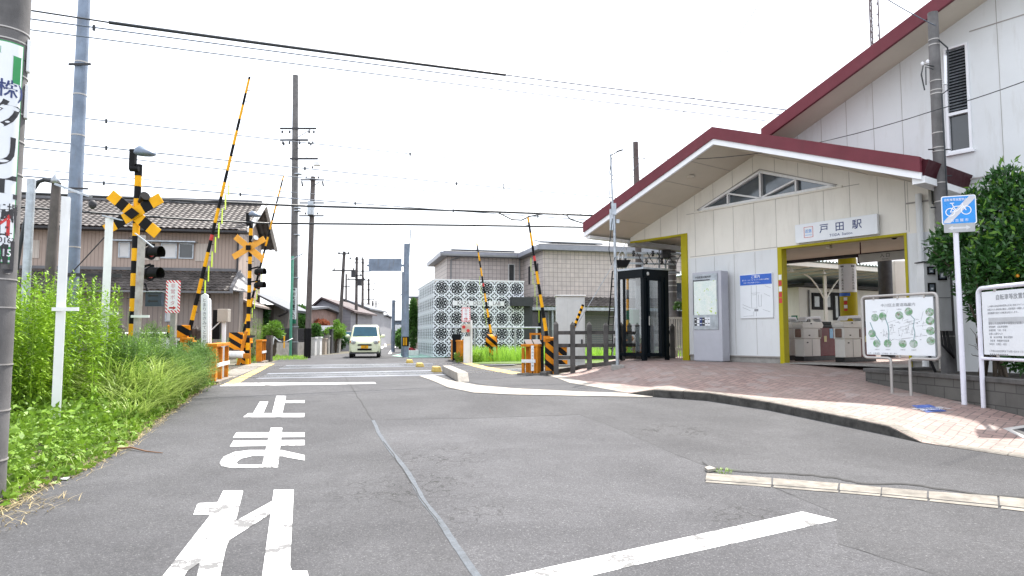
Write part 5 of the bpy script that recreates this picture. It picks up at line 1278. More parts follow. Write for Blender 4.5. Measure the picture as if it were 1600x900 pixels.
def barrier(px, Y, base_py, pivot, tip, label, side, stripes, machine_style):
    """raised bamboo-pole barrier arm with its gate machine"""
    P = at(px, base_py, Y); zg = H(Y) if machine_style != 3 else H(Y) + .1
    t = thing('crossing_barrier', label, 'crossing barrier', (P.x, Y, zg), 'raised crossing barriers')
    A, B = at(*pivot, Y), at(*tip, Y); dn = (B - A).normalized(); A = A - dn * .3; L = (B - A).length
    mb = MB(); n = 26; pos = 0; k = 0
    while pos < L - .01:
        e = min(pos + (.14 if k == 7 else .36 if k % 2 else .30), L); r = .052 - .024 * pos / L; r2 = .052 - .024 * e / L
        mb.cyl(A + dn * pos, A + dn * e, r, r2, 8, (1 if k % 2 == 0 else 0) if not (k in (7,)) else 2); pos = e; k += 1
    # slight bow is real on long bamboo arms: keep straight, add hooks
    arm = mb.build('arm', [M['yellow'], M['black'], M['red']], t)
    mb = MB(); sd = Vector((side, 0, 0))
    for k in range(int(L / .28)):
        q = A + dn * (.5 + k * .28)
        if (q - A).length < L - .1: mb.bar(q, q + sd * .09 - Vector((0, 0, .01)), .014, .014)
    mb.build('hook', M['black'], arm)
    mb = MB()
    for k in range(stripes):
        q = A + dn * (.9 + k * .36); mb.bar(q + sd * .10 - Vector((0, 0, -.02)), q + sd * .10 + Vector((0, 0, -.36)), .05, .012)
    mb.build('hanging_reflector', M['lime_reflector'], arm)
    SD = striped('barrier_stripe', ORG, BLK, (.64, 0, .77), .26, .5)
    X, Yb = P.x, Y
    mb = MB()
    if machine_style == 1:      # tall narrow housing
        mb.box(X - .11, X + .12, Yb - .12, Yb + .14, zg, zg + .95); mb.build('gate_housing', SD, t, bevel=.015)
        mb = MB(); mb.box(X + .2, X + .5, Yb + .02, Yb + .12, zg + .52, zg + .80); mb.box(X - .12, X + .5, Yb - .16, Yb - .1, zg + .28, zg + .40); mb.build('counterweight', SD, t, bevel=.01)
        mb = MB(); mb.cyl((X - .1, Yb - .14, zg + .98), (X + .15, Yb - .14, zg + .98), .05, n=10); mb.box(X - .16, X + .02, Yb - .16, Yb - .08, zg + .9, zg + 1.06); mb.build('arm_clamp', M['orange'], t)
        mb = MB(); mb.box(X - .25, X - .15, Yb - .1, Yb + .1, zg - .1, zg + .95); mb.build('backing_post', M['black'], t)
    else:                        # barrel housing on a neck
        mb.box(X - .09, X + .09, Yb - .09, Yb + .09, zg - .05, zg + .62); mb.build('neck', SD, t, bevel=.01)
        mb = MB(); mb.cyl((X - .18, Yb - .02, zg + .88), (X + .22, Yb - .06, zg + .88), .27, n=18); mb.box(X - .22, X + .26, Yb - .24, Yb + .2, zg + .62, zg + .86); mb.build('gate_housing', SD, t, bevel=.02)
        mb = MB(); mb.cyl((X - .22, Yb - .05, zg + .92), (X - .19, Yb - .05, zg + .92), .12, n=12); mb.build('hub', M['black'], t)
        mb = MB(); mb.bar((X + .28, Yb - .1, zg), (X + .22, Yb - .1, zg + 1.1), .06, .06); mb.build('counterweight_bar', M['orange'], t)
        mb = MB(); mb.box(X - .25, X + .3, Yb - .2, Yb + .2, zg - .06, zg - .0); mb.build('base_plate', M['steel_dk'], t)
    return t
barrier(296, 16.4, 540, (300, 500), (390, 120), 'tallest raised barrier arm, left of the road nearest the camera', 1, 9, 1)
barrier(381, 26.0, 560, (384, 506), (443, 275), 'raised barrier arm left of the road beyond the tracks', 1, 6, 2)
barrier(858, 18.9, 580, (853, 517), (825, 340), 'raised barrier arm right of the road beside the concrete fence', -1, 5, 1)
barrier(767, 28.6, 563, (767, 520), (745, 380), 'raised barrier arm in front of the white lattice building', -1, 6, 2)
# inclined orange frame of the far left machine
P = at(373, 560, 25.4); mb = MB(); SDM = striped('barrier_stripe_low', ORG, BLK, (.5, 0, .86), .3, .5)
mb.box(P.x - .35, P.x + .1, 25.3, 25.5, ZG + .55, ZG + 1.2); mb.build('striped_board', SDM, label='orange and black striped board beside the far left barrier', cat='board', bevel=.01)
mb = MB(); mb.bar((P.x + .1, 25.1, ZG), (P.x + .38, 25.1, ZG + 1.25), .2, .06); mb.bar((P.x + .0, 25.0, ZG + .35), (P.x + .55, 25.0, ZG + .33), .06, .18); mb.build('slanted_board', M['orange'], label='slanted orange board at the foot of the far crossing signal', cat='board', bevel=.01)
P = at(357, 552, 25.0); mb = MB(); mb.cyl((P.x - .5, 25, ZG + .38), (P.x + .55, 25, ZG + .38), .13, n=16); mb.build('white_drum', M['white'], label='white horizontal drum on the ballast beside the far left barrier', cat='drum')

# orange timber guard boxes at the four corners
def guard_box(p0, p1, h, label, depth=.22, bars=1, posts=3):
    p0, p1 = Vector(p0), Vector(p1); d = (p1 - p0); L = d.length; d.normalize(); n = Vector((-d.y, d.x, 0))
    if n.x * p0.x < 0: n = -n      # away from the road: thickness side
    t = thing('guard_box', label, 'guard box', p0, 'orange timber guard boxes at the corners of the crossing')
    up = Vector((0, 0, 1))
    mb = MB(); mb.ob(p0 + d * .03 + n * depth / 2 + up * h / 2, d * .03, n * depth / 2, up * h / 2); mb.build('end_panel', M['orange'], t, bevel=.006)
    for k in range(1, posts):
        q = p0 + d * (L * k / (posts - 1) - .03); mb = MB(); mb.ob(q + n * .05 + up * (h / 2 - .03), d * .035, n * .045, up * (h / 2 - .03)); mb.build('post', M['orange'], t, bevel=.006)
    q = p0 + d * .1; mb = MB(); mb.ob(q + n * .05 + up * (h / 2 - .03), d * .035, n * .045, up * (h / 2 - .03)); mb.build('post', M['orange'], t, bevel=.006)
    mb = MB(); mb.ob(p0 + d * (L / 2) + n * depth / 2 + up * (h - .0), d * (L / 2 + .02), n * (depth / 2 + .015), up * .035); mb.build('top_board', M['orange'], t, bevel=.006)
    mb = MB(); mb.ob(p0 + d * (L / 2 + .03) + n * .0 - n * .01 + up * (h * .47), d * (L / 2 - .03), n * .012, up * .045); mb.build('white_rail', M['white'], t, bevel=.004)
    mb = MB(); mb.ob(p0 + d * (L / 2 + .02) + n * (depth - .02) + up * (h / 2), d * (L / 2 - .05), n * .012, up * (h / 2 - .04)); mb.build('back_panel', M['orange'], t)
    mb = MB(); mb.ob(p0 + d * (L / 2) + n * depth / 2 + up * .02, d * (L / 2 + .1), n * (depth / 2 + .1), up * .03); mb.build('footing', M['kerb_old'], t)
    return t
def gpt(px, Y): P = at(px, 550, Y); return (P.x, Y, H(Y))
guard_box(gpt(338, 15.45), gpt(358, 16.9), .86, 'orange guard box on the left nearest the camera, beside the weeds')
guard_box(gpt(409, 27.2), gpt(415.5, 28.6), .88, 'small orange guard box far left beyond the tracks')
guard_box(gpt(728, 27.4), gpt(712, 30.0), .86, 'orange guard box below the emergency button at the lattice building')
P0 = Vector(gpt(840, 18.5)); P1 = Vector(gpt(815, 18.65))
gb = guard_box(P0, P1, .80, 'orange guard box with a white paper strip, right of the road by the fence', depth=.3)
# things on that box
mb = MB(); c = gpt(832, 18.42); mb.box(c[0] - .04, c[0] + .035, 18.38, 18.385, ZG + .12, ZG + .80); pa = mb.build('paper_strip', M['board'], label='white vertical paper strip hanging on the front of the guard box by the fence', cat='notice')
mb = MB(); text(mb, 'ふみきり注意', frame((c[0], 18.378, ZG + .70), (1, 0, 0), (0, 0, 1)), .06, 0, .004, vertical=True, step=1.5); mb.build('lettering', M['ink_gr'], pa)
for k, px in enumerate((826, 839)):
    P = at(px, 534, 18.7); mb = MB(); mb.ob((P.x, 18.75, ZG + .90), (.1, 0, -.0), (0, .05, .0), (-.03, 0, .06)); mb.build('tilted_plate', M['grey_box'], label=['left tilted grey plate lying on top of the paper-marked guard box', 'right tilted grey plate lying on top of the paper-marked guard box'][k], cat='plate', bevel=.004)
mb = MB(); P = at(838, 520, 20.4)
for px in (829, 845): q = at(px, 560, 20.4); mb.bar((q.x, 20.4, ZG), (q.x, 20.4, ZG + 1.1), .05, .05)
q0, q1 = at(829, 519, 20.4), at(845, 519, 20.4); mb.bar((q0.x - .03, 20.4, ZG + 1.12), (q1.x, 20.4, ZG + 1.12), .06, .06); mb.build('timber_frame', M['orange'], label='thin ochre frame standing behind the paper-marked guard box', cat='frame')

# emergency button signs
SR = striped('red_white_border', (.8, .8, .8), (.62, .04, .06), (.7, 0, .7), .055, .5, rust_amt=0)
def button_sign(px0, px1, py0, py1, Y, label, post_px, left=True):
    A = at(px0, py1, Y); B = at(px1, py0, Y); cx = (A.x + B.x) / 2; w_ = B.x - A.x; h_ = B.z - A.z
    t = thing('emergency_button_sign', label, 'sign', (at(post_px, 500, Y).x, Y, H(Y)))
    mb = MB(); pxx = at(post_px, 500, Y).x; mb.box(pxx - .06, pxx + .06, Y + .02, Y + .12, H(Y), A.z + .1 if left else B.z - .35); mb.build('post', M['concrete'], t)
    fr_ = frame((cx, Y, (A.z + B.z) / 2), (1, 0, 0), (0, 0, 1))
    mb = MB(); rrect(mb, fr_, w_, h_, .03, -.01, .0); pn = mb.build('panel', SR, t)
    mb = MB(); rrect(mb, fr_, w_ - .1, h_ - .12, .01, .0015, .003); mb.build('white_field', M['board'], pn)
    mb = MB(); text(mb, '非常ボタン', fr_ @ Matrix.Translation((.0, h_ / 2 - .14, .005)), w_ * .36, 0, .002, vertical=True, step=1.12); mb.build('lettering', mat('pale_red_ink', (.55, .2, .25), .5), pn)
    mb = MB(fr_); y = -h_ / 2 + .12; s = 1
    mb.prism([(-.08, y - .02, .004), (.02, y - .02, .004), (.02, y - .045, .004), (.09, y, .004), (.02, y + .045, .004), (.02, y + .02, .004), (-.08, y + .02, .004)], (0, 0, .001)); mb.build('arrow', M['red'], pn)
    return t
button_sign(258, 282, 438, 489, 15.9, 'red and white edged emergency button sign left of the road', 269)
es = button_sign(721, 735, 480, 503, 27.0, 'small red and white edged sign in front of the lattice building', 733, False)
P = at(729, 513, 26.8); mb = MB(); mb.box(P.x - .2, P.x + .14, 26.7, 26.85, P.z - .16, P.z + .16); bb = mb.build('button_box', mat('beige_box', (.6, .52, .44), .5), es, bevel=.01)
for (dx, dz) in ((-.1, .05), (.07, -.09)): mb = MB(); mb.cyl((P.x + dx, 26.7, P.z + dz), (P.x + dx, 26.66, P.z + dz), .065, n=14); mb.build('red_button', M['red'], bb)
P = at(730, 545, 27); mb = MB(); mb.box(P.x - .14, P.x + .12, 26.9, 27.05, ZG, ZG + 1.05); mb.box(P.x + .13, P.x + .2, 26.95, 27.1, ZG, ZG + 1.7); mb.build('white_post', M['white'], es)
P = at(706, 548, 28.5); mb = MB(); mb.box(P.x + 0.02, P.x + .36, 28.5, 28.8, ZG, ZG + 1.15); mb.build('relay_cabinet', M['booth'], label='black cabinet behind the right far guard box', cat='cabinet', bevel=.02)
# white vertical warning posts, left
for k, (x0, x1, y0, y1, Y, txt, lb) in enumerate(((313, 326, 458, 556, 15.9, 'とまりききみてとおれ', 'white upright plank with black vertical handwriting, left of the road'), (324, 330, 466, 550, 16.3, '', 'narrow white plank behind the plank with handwriting'))):
    A, B = at(x0 + 3, y1, Y), at(x1 + 1, y1, Y); zt = onw(0, Y, y0)
    T = Matrix.Translation(((A.x + B.x) / 2, Y, H(Y))) @ Matrix.Rotation(R(-2.2), 4, 'Y'); w_ = (B.x - A.x) / 2; h_ = zt - H(Y)
    mb = MB(T); mb.prism([(-w_, 0, 0), (w_, 0, 0), (w_, 0, h_ - .05), (0, 0, h_), (-w_, 0, h_ - .05)], (0, .05, 0)); o_ = mb.build('warning_plank', M['board'], label=lb, cat='sign')
    if txt: mb = MB(); text(mb, txt, T @ Matrix.Translation((0, -.004, h_ - .17)) @ Matrix.Rotation(R(90), 4, 'X'), .105, 0, .006, vertical=True, step=1.02); mb.build('lettering', M['ink_gr'], o_)
# grey control box with black panel
P = at(348, 493, 17.5); t = thing('control_box', 'beige control box on a white post behind the near left guard box', 'control box', (P.x, 17.5, ZG))
mb = MB(); mb.box(P.x - .1, P.x + .17, 17.4, 17.6, onw(0, 17.5, 503), onw(0, 17.5, 483)); mb.build('box', mat('beige_box2', (.42, .38, .33), .5), t, bevel=.01)
mb = MB(); mb.cyl((P.x + .02, 17.55, ZG), (P.x + .02, 17.55, onw(0, 17.5, 503)), .05, n=10); mb.build('post', M['white'], t)
mb = MB(); mb.box(P.x - .3, P.x - .12, 17.6, 17.7, onw(0, 17.5, 530), onw(0, 17.5, 484)); mb.build('black_panel', M['black'], t)
mb = MB(); mb.bar((P.x - .35, 17.5, onw(0, 17.5, 520)), (P.x - .02, 17.5, onw(0, 17.5, 500)), .03, .02); mb.build('stay', M['white'], t)
# left fence posts
lf = thing('trackside_fence', 'dark concrete fence posts behind the weeds left of the road', 'fence', gpt(292, 16.8))
for px, ty, Y in ((188, 505, 17.5), (287, 508, 17), (296, 506, 16.9), (305, 508, 16.8), (313, 510, 16.7)):
    q = at(px, 540, Y); zt = onw(0, Y, ty); mb = MB(); r = .065; mb.box(q.x - r, q.x + r, Y - r, Y + r, .4, zt - .1); mb.add([(q.x - r, Y - r, zt - .1), (q.x + r, Y - r, zt - .1), (q.x + r, Y + r, zt - .1), (q.x - r, Y + r, zt - .1), (q.x, Y, zt)], [(0, 1, 4), (1, 2, 4), (2, 3, 4), (3, 0, 4)]); mb.build('post', M['wood_dk'], lf)
mb = MB(); a, b = at(150, 530, 17.7), at(313, 530, 16.8); mb.bar((a.x, a.y, onw(0, 17.7, 524)), (b.x, b.y, onw(0, 16.8, 524)), .05, .09); mb.build('fence_rail', M['wood_dk'], lf)
# pale tank-like trough behind
a, b = at(168, 500, 21.5), at(305, 500, 20.4); mb = MB(); mb.bar((a.x, a.y, ZG + .55), (b.x, b.y, ZG + .55), .4, .95); mb.tube([(a.x, a.y - .2, ZG + 1.08), (b.x, b.y - .2, ZG + 1.08)], .1, 10); mb.build('equipment_trough', M['white'], label='long white trackside equipment casing behind the left crossing signal', cat='casing', bevel=.02)
mb = MB(); a, b = at(270, 517, 16.6), at(302, 517, 16.5); mb.box(a.x, b.x, 16.3, 16.45, onw(0, 16.4, 528), onw(0, 16.4, 508)); mb.build('striped_housing', SDM, label='orange and black striped housing between the fence posts on the left', cat='housing', bevel=.02)
# relay cabinet and guy wire, right
P = at(890, 560, 25.5); zt = onw(0, 25.5, 461)
t = thing('relay_cabinet', 'tall pale grey trackside cabinet in the grass behind the concrete fence', 'cabinet', (P.x, 25.5, .4)); x0, x1 = at(870, 500, 25.5).x, at(914, 500, 25.5).x
mb = MB(); mb.box(x0, x1, 25.5, 26.2, .42, zt - .05); mb.build('body', M['grey_box'], t, bevel=.015)
mb = MB(); mb.box(x0 - .04, x1 + .04, 25.44, 26.26, zt - .049, zt); mb.build('cap', M['grey_box'], t, bevel=.02)
xm = x0 + (x1 - x0) * .38
mb = MB(); mb.box(xm, x1 - .06, 25.48, 25.4985, .6, zt - .22); mb.build('door', M['grey_box'], t, bevel=.003)
mb = MB(); mb.box(xm + .5, xm + .56, 25.45, 25.479, 1.2, 1.4); mb.box(x0 + .08, x0 + .2, 25.49, 25.4985, 1.0, 1.12); mb.build('handle', M['steel_dk'], t)
gw = thing('guy_wire', 'sloping guy wire with a black and yellow striped sleeve behind the fence', 'guy wire', at(893, 530, 21.5))
A, B = at(892, 524, 21.2), at(948, 430, 21.2); mb = MB(); mb.tube([A, B, B + (B - A) * .8], .012, 6); mb.build('wire', M['steel'], gw)
mb = MB(); C_ = at(911, 476, 21.2); mb.tube([A, C_], .045, 8); mb.build('sleeve', striped('sleeve_stripe', YEL, BLK, (.5, 0, .86), .16, .5, rust_amt=0), gw)

# yellow and concrete kerb blocks in the road
for k, (px, py, w_, l_, h_, nm) in enumerate(((640, 567, .28, .55, .13, 'farthest'), (656, 573, .28, .5, .13, 'middle'), (682, 581, .28, .55, .16, 'nearest'))):
    P = G(px, py); mb = MB(Matrix.Translation(P) @ Matrix.Rotation(R(12), 4, 'Z')); mb.prism([(-w_ / 2, -l_ / 2, 0), (w_ / 2, -l_ / 2, 0), (w_ / 2 - .04, -l_ / 2 + .04, h_), (-w_ / 2 + .04, -l_ / 2 + .04, h_)], (0, l_, 0))
    mb.build('kerb_block', mat('worn_yellow_block', (.62, .45, .12), .75, var=.3, scale=9, dirt=(.3, .27, .22), dirt_amt=.7), label=f'{nm} worn yellow kerb block of the row dividing road and walkway', cat='kerb block', group='kerb blocks dividing road and walkway', bevel=.02)
mb = MB(); a, b = G(691, 582), G(714, 596); d = (b - a); d.z = 0; d.normalize(); n = Vector((-d.y, d.x, 0))
mb.prism([a - n * .0, b + d * .25 + n * 0, b + n * 0 + Vector((0, 0, .21)), a + Vector((0, 0, .2))], n * .26, 0); mb.build('kerb_stone', M['kerb'], label='long tapered concrete kerb stone at the head of the walkway', cat='kerb stone', bevel=.015)

# ================================================================== POLES, LEFT
fp = thing('utility_pole', 'thick concrete utility pole cut off by the left edge of the picture', 'utility pole', (-4.66, 6.0, 0))
X_, Yp = -4.625, 6.0
mb = MB(); mb.cyl((X_, Yp, -.1), (X_ + .03, Yp, 9.5), .188, .165, 32); mb.build('pole', M['pole'], fp)
mb = MB(); bands(mb, X_ + .006, Yp, [.42, .85, 1.25, 1.75, 2.0, 2.95, 3.25, 3.5, 3.85, 4.15, 4.25], .19, .012, n=28); mb.build('band', M['stainless'], fp)
# curved advertising plate wrapped round the pole
va = math.atan2(-Yp, -X_)
zb_, zt_ = onw(0, Yp, 411), onw(0, Yp, 76)
ad = thing('advertising_plate', 'white curved advertising plate with green and black lettering on the foreground pole', 'sign', (X_, Yp, zb_))
wrap('plate', Vector((X_, Yp, 0)), .2, -1.5, .78, zb_, zt_, M['board'], ad, 24)
wrap('green_border', Vector((X_, Yp, 0)), .1985, -1.5, .83, zb_ - .01, zt_ + .012, M['green'], ad, 24)
def wtext(s, ang, z, size, m, vert=False, step=1.1, bold=.01, xs=1.):
    # lettering bent round the pole
    mb = MB()
    items = [(c, i) for i, c in enumerate(s)] if vert else [(s, 0)]
    for c, i in items:
        v, f = text_verts(c, bold); zz = z - i * size * step
        vs = []
        for (x, y, _) in v:
            a = va + ang + x * size * xs / .203; vs.append((X_ + .203 * math.cos(a), Yp + .203 * math.sin(a), zz + y * size))
        mb.add(vs, f)
    mb.build('lettering', m, ad)
wtext('IT', .28, zt_ - .22, .42, M['green'], bold=.03)
wtext('(株)', .22, zt_ - .43, .17, M['navy'])
wtext('クリエ調剤', .2, zt_ - .68, .3, M['ink'], True, 1.05, .03)
wtext('工場', .42, onw(0, Yp, 331), .11, M['ink'])
wtext('↑', .52, onw(0, Yp, 357), .24, M['red'], bold=.02)
wtext('0163', .5, onw(0, Yp, 378), .07, M['ink'])
mb = MB(); wrap('green_footer', Vector((X_, Yp, 0)), .2015, .05, .76, zb_ + .02, onw(0, Yp, 387), M['green'], ad, 10)
wtext('15', .5, (zb_ + onw(0, Yp, 387)) / 2 + .01, .09, M['white_clean'])
mb = MB(); a = va + 1.2; q = Vector((X_ + .2 * math.cos(a), Yp + .2 * math.sin(a), 0))
for z0, z1 in ((onw(0, Yp, 183), onw(0, Yp, 130)), (onw(0, Yp, 110), onw(0, Yp, 60))): mb.ob((q.x, q.y, (z0 + z1) / 2), (.012, .01, 0), (-.02, .03, 0), (0, 0, (z1 - z0) / 2))
mb.build('number_plate', M['white'], fp, bevel=.006)

def steel_mast(px_t, px_b, Y, r0, r1, zt, label, m, nm='steel_mast', bandz=()):
    P = at(px_b, 500, Y); t = thing(nm, label, 'mast', (P.x, Y, H(Y)))
    mb = MB(); mb.cyl((P.x, Y, H(Y) - .1), (P.x, Y, zt), r0, r1, 22); mb.build('tube', m, t)
    mb = MB(); bands(mb, P.x, Y, bandz, lambda z: r0 + (r1 - r0) * (z - .4) / (zt - .4) + .008, .03); mb.build('band', M['stainless'], t)
    return t, P
t, P = steel_mast(0, 108.5, 16, .172, .12, 12.5, 'tall blue-grey steel mast rising out of the picture at the left', M['mast'], bandz=(2.6, 3.6, 4.9, 6.3, 7.3, 8.1))
mb = MB(); mb.bar((P.x - .2, 15.85, 8.02), (P.x + .35, 15.8, 8.0), .04, .05); mb.bar((P.x - .15, 15.8, 5.0), (P.x + .42, 15.8, 4.98), .03, .04); mb.bar((P.x - .2, 15.8, 2.95), (P.x + 1.3, 15.8, 2.92), .05, .08); mb.bar((P.x + .1, 15.8, 2.95), (P.x + 1.1, 15.8, 4.1), .02, .02); mb.build('bracket', M['steel_dk'], t)
# white H posts and the rusty one
def hpost(px, py0, py1, Y, w_, label, m, lean=0, br=True):
    P = at(px, 550, Y); z1, z0 = onw(0, Y, py0), H(Y) - .05; t = thing('steel_post', label, 'post', (P.x, Y, z0))
    mb = MB(); h = w_ / 2; T = Matrix.Translation((P.x, Y, z0)) @ Matrix.Rotation(R(lean), 4, 'Y') @ Matrix.Rotation(R(28), 4, 'Z'); mb.T = T
    mb.box(-h, h, -h, -h + .012, 0, z1 - z0); mb.box(-h, h, h - .012, h, 0, z1 - z0); mb.box(-.006, .006, -h + .012, h - .012, 0, z1 - z0); mb.build('shaft', m, t)
    if br:
        zb = onw(0, Y, py1); mb = MB(); mb.box(P.x - .06, P.x + .30, Y - h - .05, Y - h - .02, zb - .02, zb + .03); mb.build('clamp', M['white'], t)
    return t, P
t, P = hpost(92, 308, 484, 9.45, .105, 'nearest white steel post standing in the tall weeds', M['white'])
mb = MB(); z = onw(0, 9.6, 300); mb.bar((P.x - .22, 9.55, z + .1), (P.x + .28, 9.55, z - .08), .08, .03); mb.build('cap_bar', M['steel'], t)
mb = MB(); mb.sphere((P.x + .22, 9.7, z - .16), .055, 10, 0, (1, 1, 1.2)); mb.build('insulator', M['steel_dk'], t)
t, P = hpost(162, 342, 490, 13.0, .13, 'second white steel post, slimmer looking, left of the striped signal', M['white'])
mb = MB(); z = onw(0, 13, 340); mb.bar((P.x - .1, 12.95, z + .03), (P.x + .28, 12.95, z - .06), .06, .025); mb.build('cap_bar', M['steel'], t)
t, P = hpost(212, 368, 495, 13.6, .14, 'rust streaked white steel post just right of the striped signal', M['rust'], lean=.6)
mb = MB(); z = onw(0, 13.6, 368); mb.bar((P.x - .05, 13.5, z + .03), (P.x + .33, 13.5, z - .25), .03, .02); mb.build('cap_bar', M['steel'], t)
P = at(72, 500, 14.5); t = thing('concrete_post', 'brown-grey concrete post carrying a looping black cable behind the first white post', 'post', (P.x, 14.5, .4))
mb = MB(); mb.cyl((P.x, 14.5, .35), (P.x + .08, 14.5, onw(0, 14.5, 285)), .13, .09, 14); mb.build('pole', M['pole_br'], t)
Q = lambda px, py: at(px, py, 14.4)
mb = MB(); mb.tube([Q(86, 284), Q(70, 281), Q(60, 284), Q(52, 296), Q(45, 325), Q(38, 355), Q(31, 385), Q(26, 420), Q(20, 480)], .045, 8); mb.build('cable', M['cable'], t)
mb = MB(); z = onw(0, 14.5, 283); mb.lathe((P.x + .12, 14.4, z), [(.001, .16), (.03, .1), (.08, .02), (.09, -.06), (.001, -.08)], 10); mb.build('cap', M['steel'], t)
P = at(38, 500, 13.2); mb = MB(); mb.cyl((P.x, 13.2, .4), (P.x, 13.2, onw(0, 13.2, 280)), .075, n=14); mb.build('grey_tube_post', M['steel'], label='short grey tube post between the foreground pole and the cable post', cat='post')

def arm(mb, X, Y, z, w_, off=0, m=0, h=.09): mb.box(X - w_ / 2 + off, X + w_ / 2 + off, Y - .18, Y - .1, z - h / 2, z + h / 2, m)
def insul(mb, x, y, z, s=1): mb.lathe((x, y, z), [(.03 * s, 0), (.06 * s, .03 * s), (.03 * s, .06 * s), (.06 * s, .09 * s), (.02 * s, .15 * s), (.001, .16 * s)], 8)
# the tall concrete pole and its neighbour beyond the crossing
Yq = 36.; P = at(459, 555, Yq); zt = onw(0, Yq, 118); X = P.x
t = thing('utility_pole', 'tallest concrete utility pole with three crossarms beyond the crossing', 'utility pole', (X, Yq, .4))
mb = MB(); mb.cyl((X, Yq, .3), (X - .25, Yq, zt), .21, .145, 18); mb.build('pole', M['pole'], t)
mb = MB()
for py, w_, off in ((202, 1.95, .0), (220, 1.5, -.2), (249, 1.5, .35)): arm(mb, X, Yq, onw(0, Yq, py), w_, off)
mb.bar((X, Yq - .15, onw(0, Yq, 216)), (X + .65, Yq - .15, onw(0, Yq, 204)), .03, .03); mb.bar((X, Yq - .15, onw(0, Yq, 232)), (X + .55, Yq - .15, onw(0, Yq, 248)), .03, .03); mb.build('crossarm', M['steel_dk'], t)
mb = MB()
for py, xs in ((205, (-.85, -.45, .6, .85)), (222, (-.8, -.45, .1, .6, .8)), (224, (-.75, .7))):
    for x in xs: insul(mb, X + x, Yq - .14, onw(0, Yq, py) - .16, 1.1)
mb.build('insulator', M['steel_dk'], t)
mb = MB(); mb.box(X + .9, X + 1.25, Yq - .3, Yq, onw(0, Yq, 260), onw(0, Yq, 254)); mb.build('junction_box', M['white'], t)
# pole advertising strip
A0 = onw(0, Yq - .25, 499); A1 = onw(0, Yq - .25, 450); mb = MB(); mb.box(X - .18, X + .16, Yq - .27, Yq - .24, A0, A1, 0); mb.box(X - .18, X + .16, Yq - .272, Yq - .24, A0 - .22, A0 - .002, 1)
psn = mb.build('pole_sign', [M['board'], M['darkgreen']], label='narrow white sign with a vertical column of black characters on the tallest pole', cat='sign')
mb = MB(); text(mb, '愛知大同電機入口', frame((X, Yq - .275, A1 - .14), (1, 0, 0), (0, 0, 1)), .205, 0, .03, vertical=True, step=1.02); mb.build('lettering', M['ink'], psn)
mb = MB(); bands(mb, X, Yq, [1.2, 2.0, 4.6, 6.9, 8.2, 8.35, 10.2], .215, .05); mb.build('band', M['steel'], t)
q = at(454.5, 555, 35.5); mb = MB(); mb.box(q.x - .1, q.x + .02, 35.5, 35.56, .42, onw(0, 35.5, 400)); mb.build('green_post', M['green_strip'], label='thin pale green post in front of the tallest utility pole', cat='post')
q2 = at(463, 440, 35.4); mb = MB(); mb.bar(at(455, 406, 35.3), at(474, 396, 35.3), .05, .05); mb.build('lamp_arm', M['steel'], label='short white lamp arm reaching right from the tallest pole', cat='lamp')
Yq = 33.; P = at(480, 560, Yq); X = P.x; zt = onw(0, Yq, 276)
t = thing('utility_pole', 'slimmer dark utility pole just right of the tallest pole', 'utility pole', (X, Yq, .4))
mb = MB(); mb.cyl((X, Yq, .3), (X + .1, Yq, zt), .15, .11, 14); mb.cyl((X, Yq, .3), (X + .01, Yq, 1.9), .165, n=14, m=1); mb.build('pole', [M['pole_br'], M['black']], t)
mb = MB()
for py, w_ in ((282, 1.15), (318, 1.2), (338, 1.2)): arm(mb, X + .1, Yq, onw(0, Yq, py), w_, h=.06)
mb.bar((X + .1, Yq - .1, onw(0, Yq, 292)), (X + .5, Yq - .1, onw(0, Yq, 284)), .03, .03); mb.build('crossarm', M['steel_dk'], t)
mb = MB(); mb.box(X - .05, X + .22, Yq - .35, Yq - .13, onw(0, Yq, 337), onw(0, Yq, 316)); mb.build('transformer', M['steel'], t)
mb = MB()
for x in (-.42, .6): mb.cyl((X + x, Yq - .12, onw(0, Yq, 284)), (X + x + .05, Yq - .12, onw(0, Yq, 292)), .04, n=6)
for x in (-.3, 0, .3): insul(mb, X + .1 + x, Yq - .12, onw(0, Yq, 336), .8); insul(mb, X + .1 + x, Yq - .12, onw(0, Yq, 264) if x == 0 else onw(0, Yq, 280), .8)
mb.build('insulator', M['steel_dk'], t)
# far row of poles down the road
far_poles = [((538, 393), (529, 548), 47, .14, 'leaning pole with a crossarm, first of the far row along the road', ((397, .8), (423, 1.6))), ((557.5, 401), (556, 545), 60, .15, 'second pole of the far row, carrying a transformer', ((405, 1.3), (437, 1.6), (431, .9))), ((567, 405), (566, 540), 74, .16, 'third pole of the far row with crossed arms at the top', ((411, 1.8), (424, 1.8), (438, 1.6))),
             ((576, 436), (576, 536), 88, .17, 'fourth pole of the far row, shorter looking', ((444, 2.0), (453, 1.6), (468, 1.6))), ((582.5, 470), (582.5, 534), 110, .18, 'fifth pole of the far row, thin and distant', ((475, 2.2),)), ((587.5, 469), (587.5, 533), 120, .15, 'sixth pole of the far row, thin and distant', ((492, 1.0),)), ((592, 488), (592, 532), 150, .18, 'seventh pole of the far row, a hairline against the sky', ((492, 3.),)),
             ((598.5, 490), (598.5, 531), 165, .18, 'eighth pole of the far row above the distant cars', ((493, 3.), (498, 2.))), ((605, 490), (605, 531), 180, .18, 'most distant pole near the end of the road', ((492, 3.),)), ((541, 428), (541, 500), 70, .12, 'thin pole behind the leaning pole of the far row', ((448, .8),))]
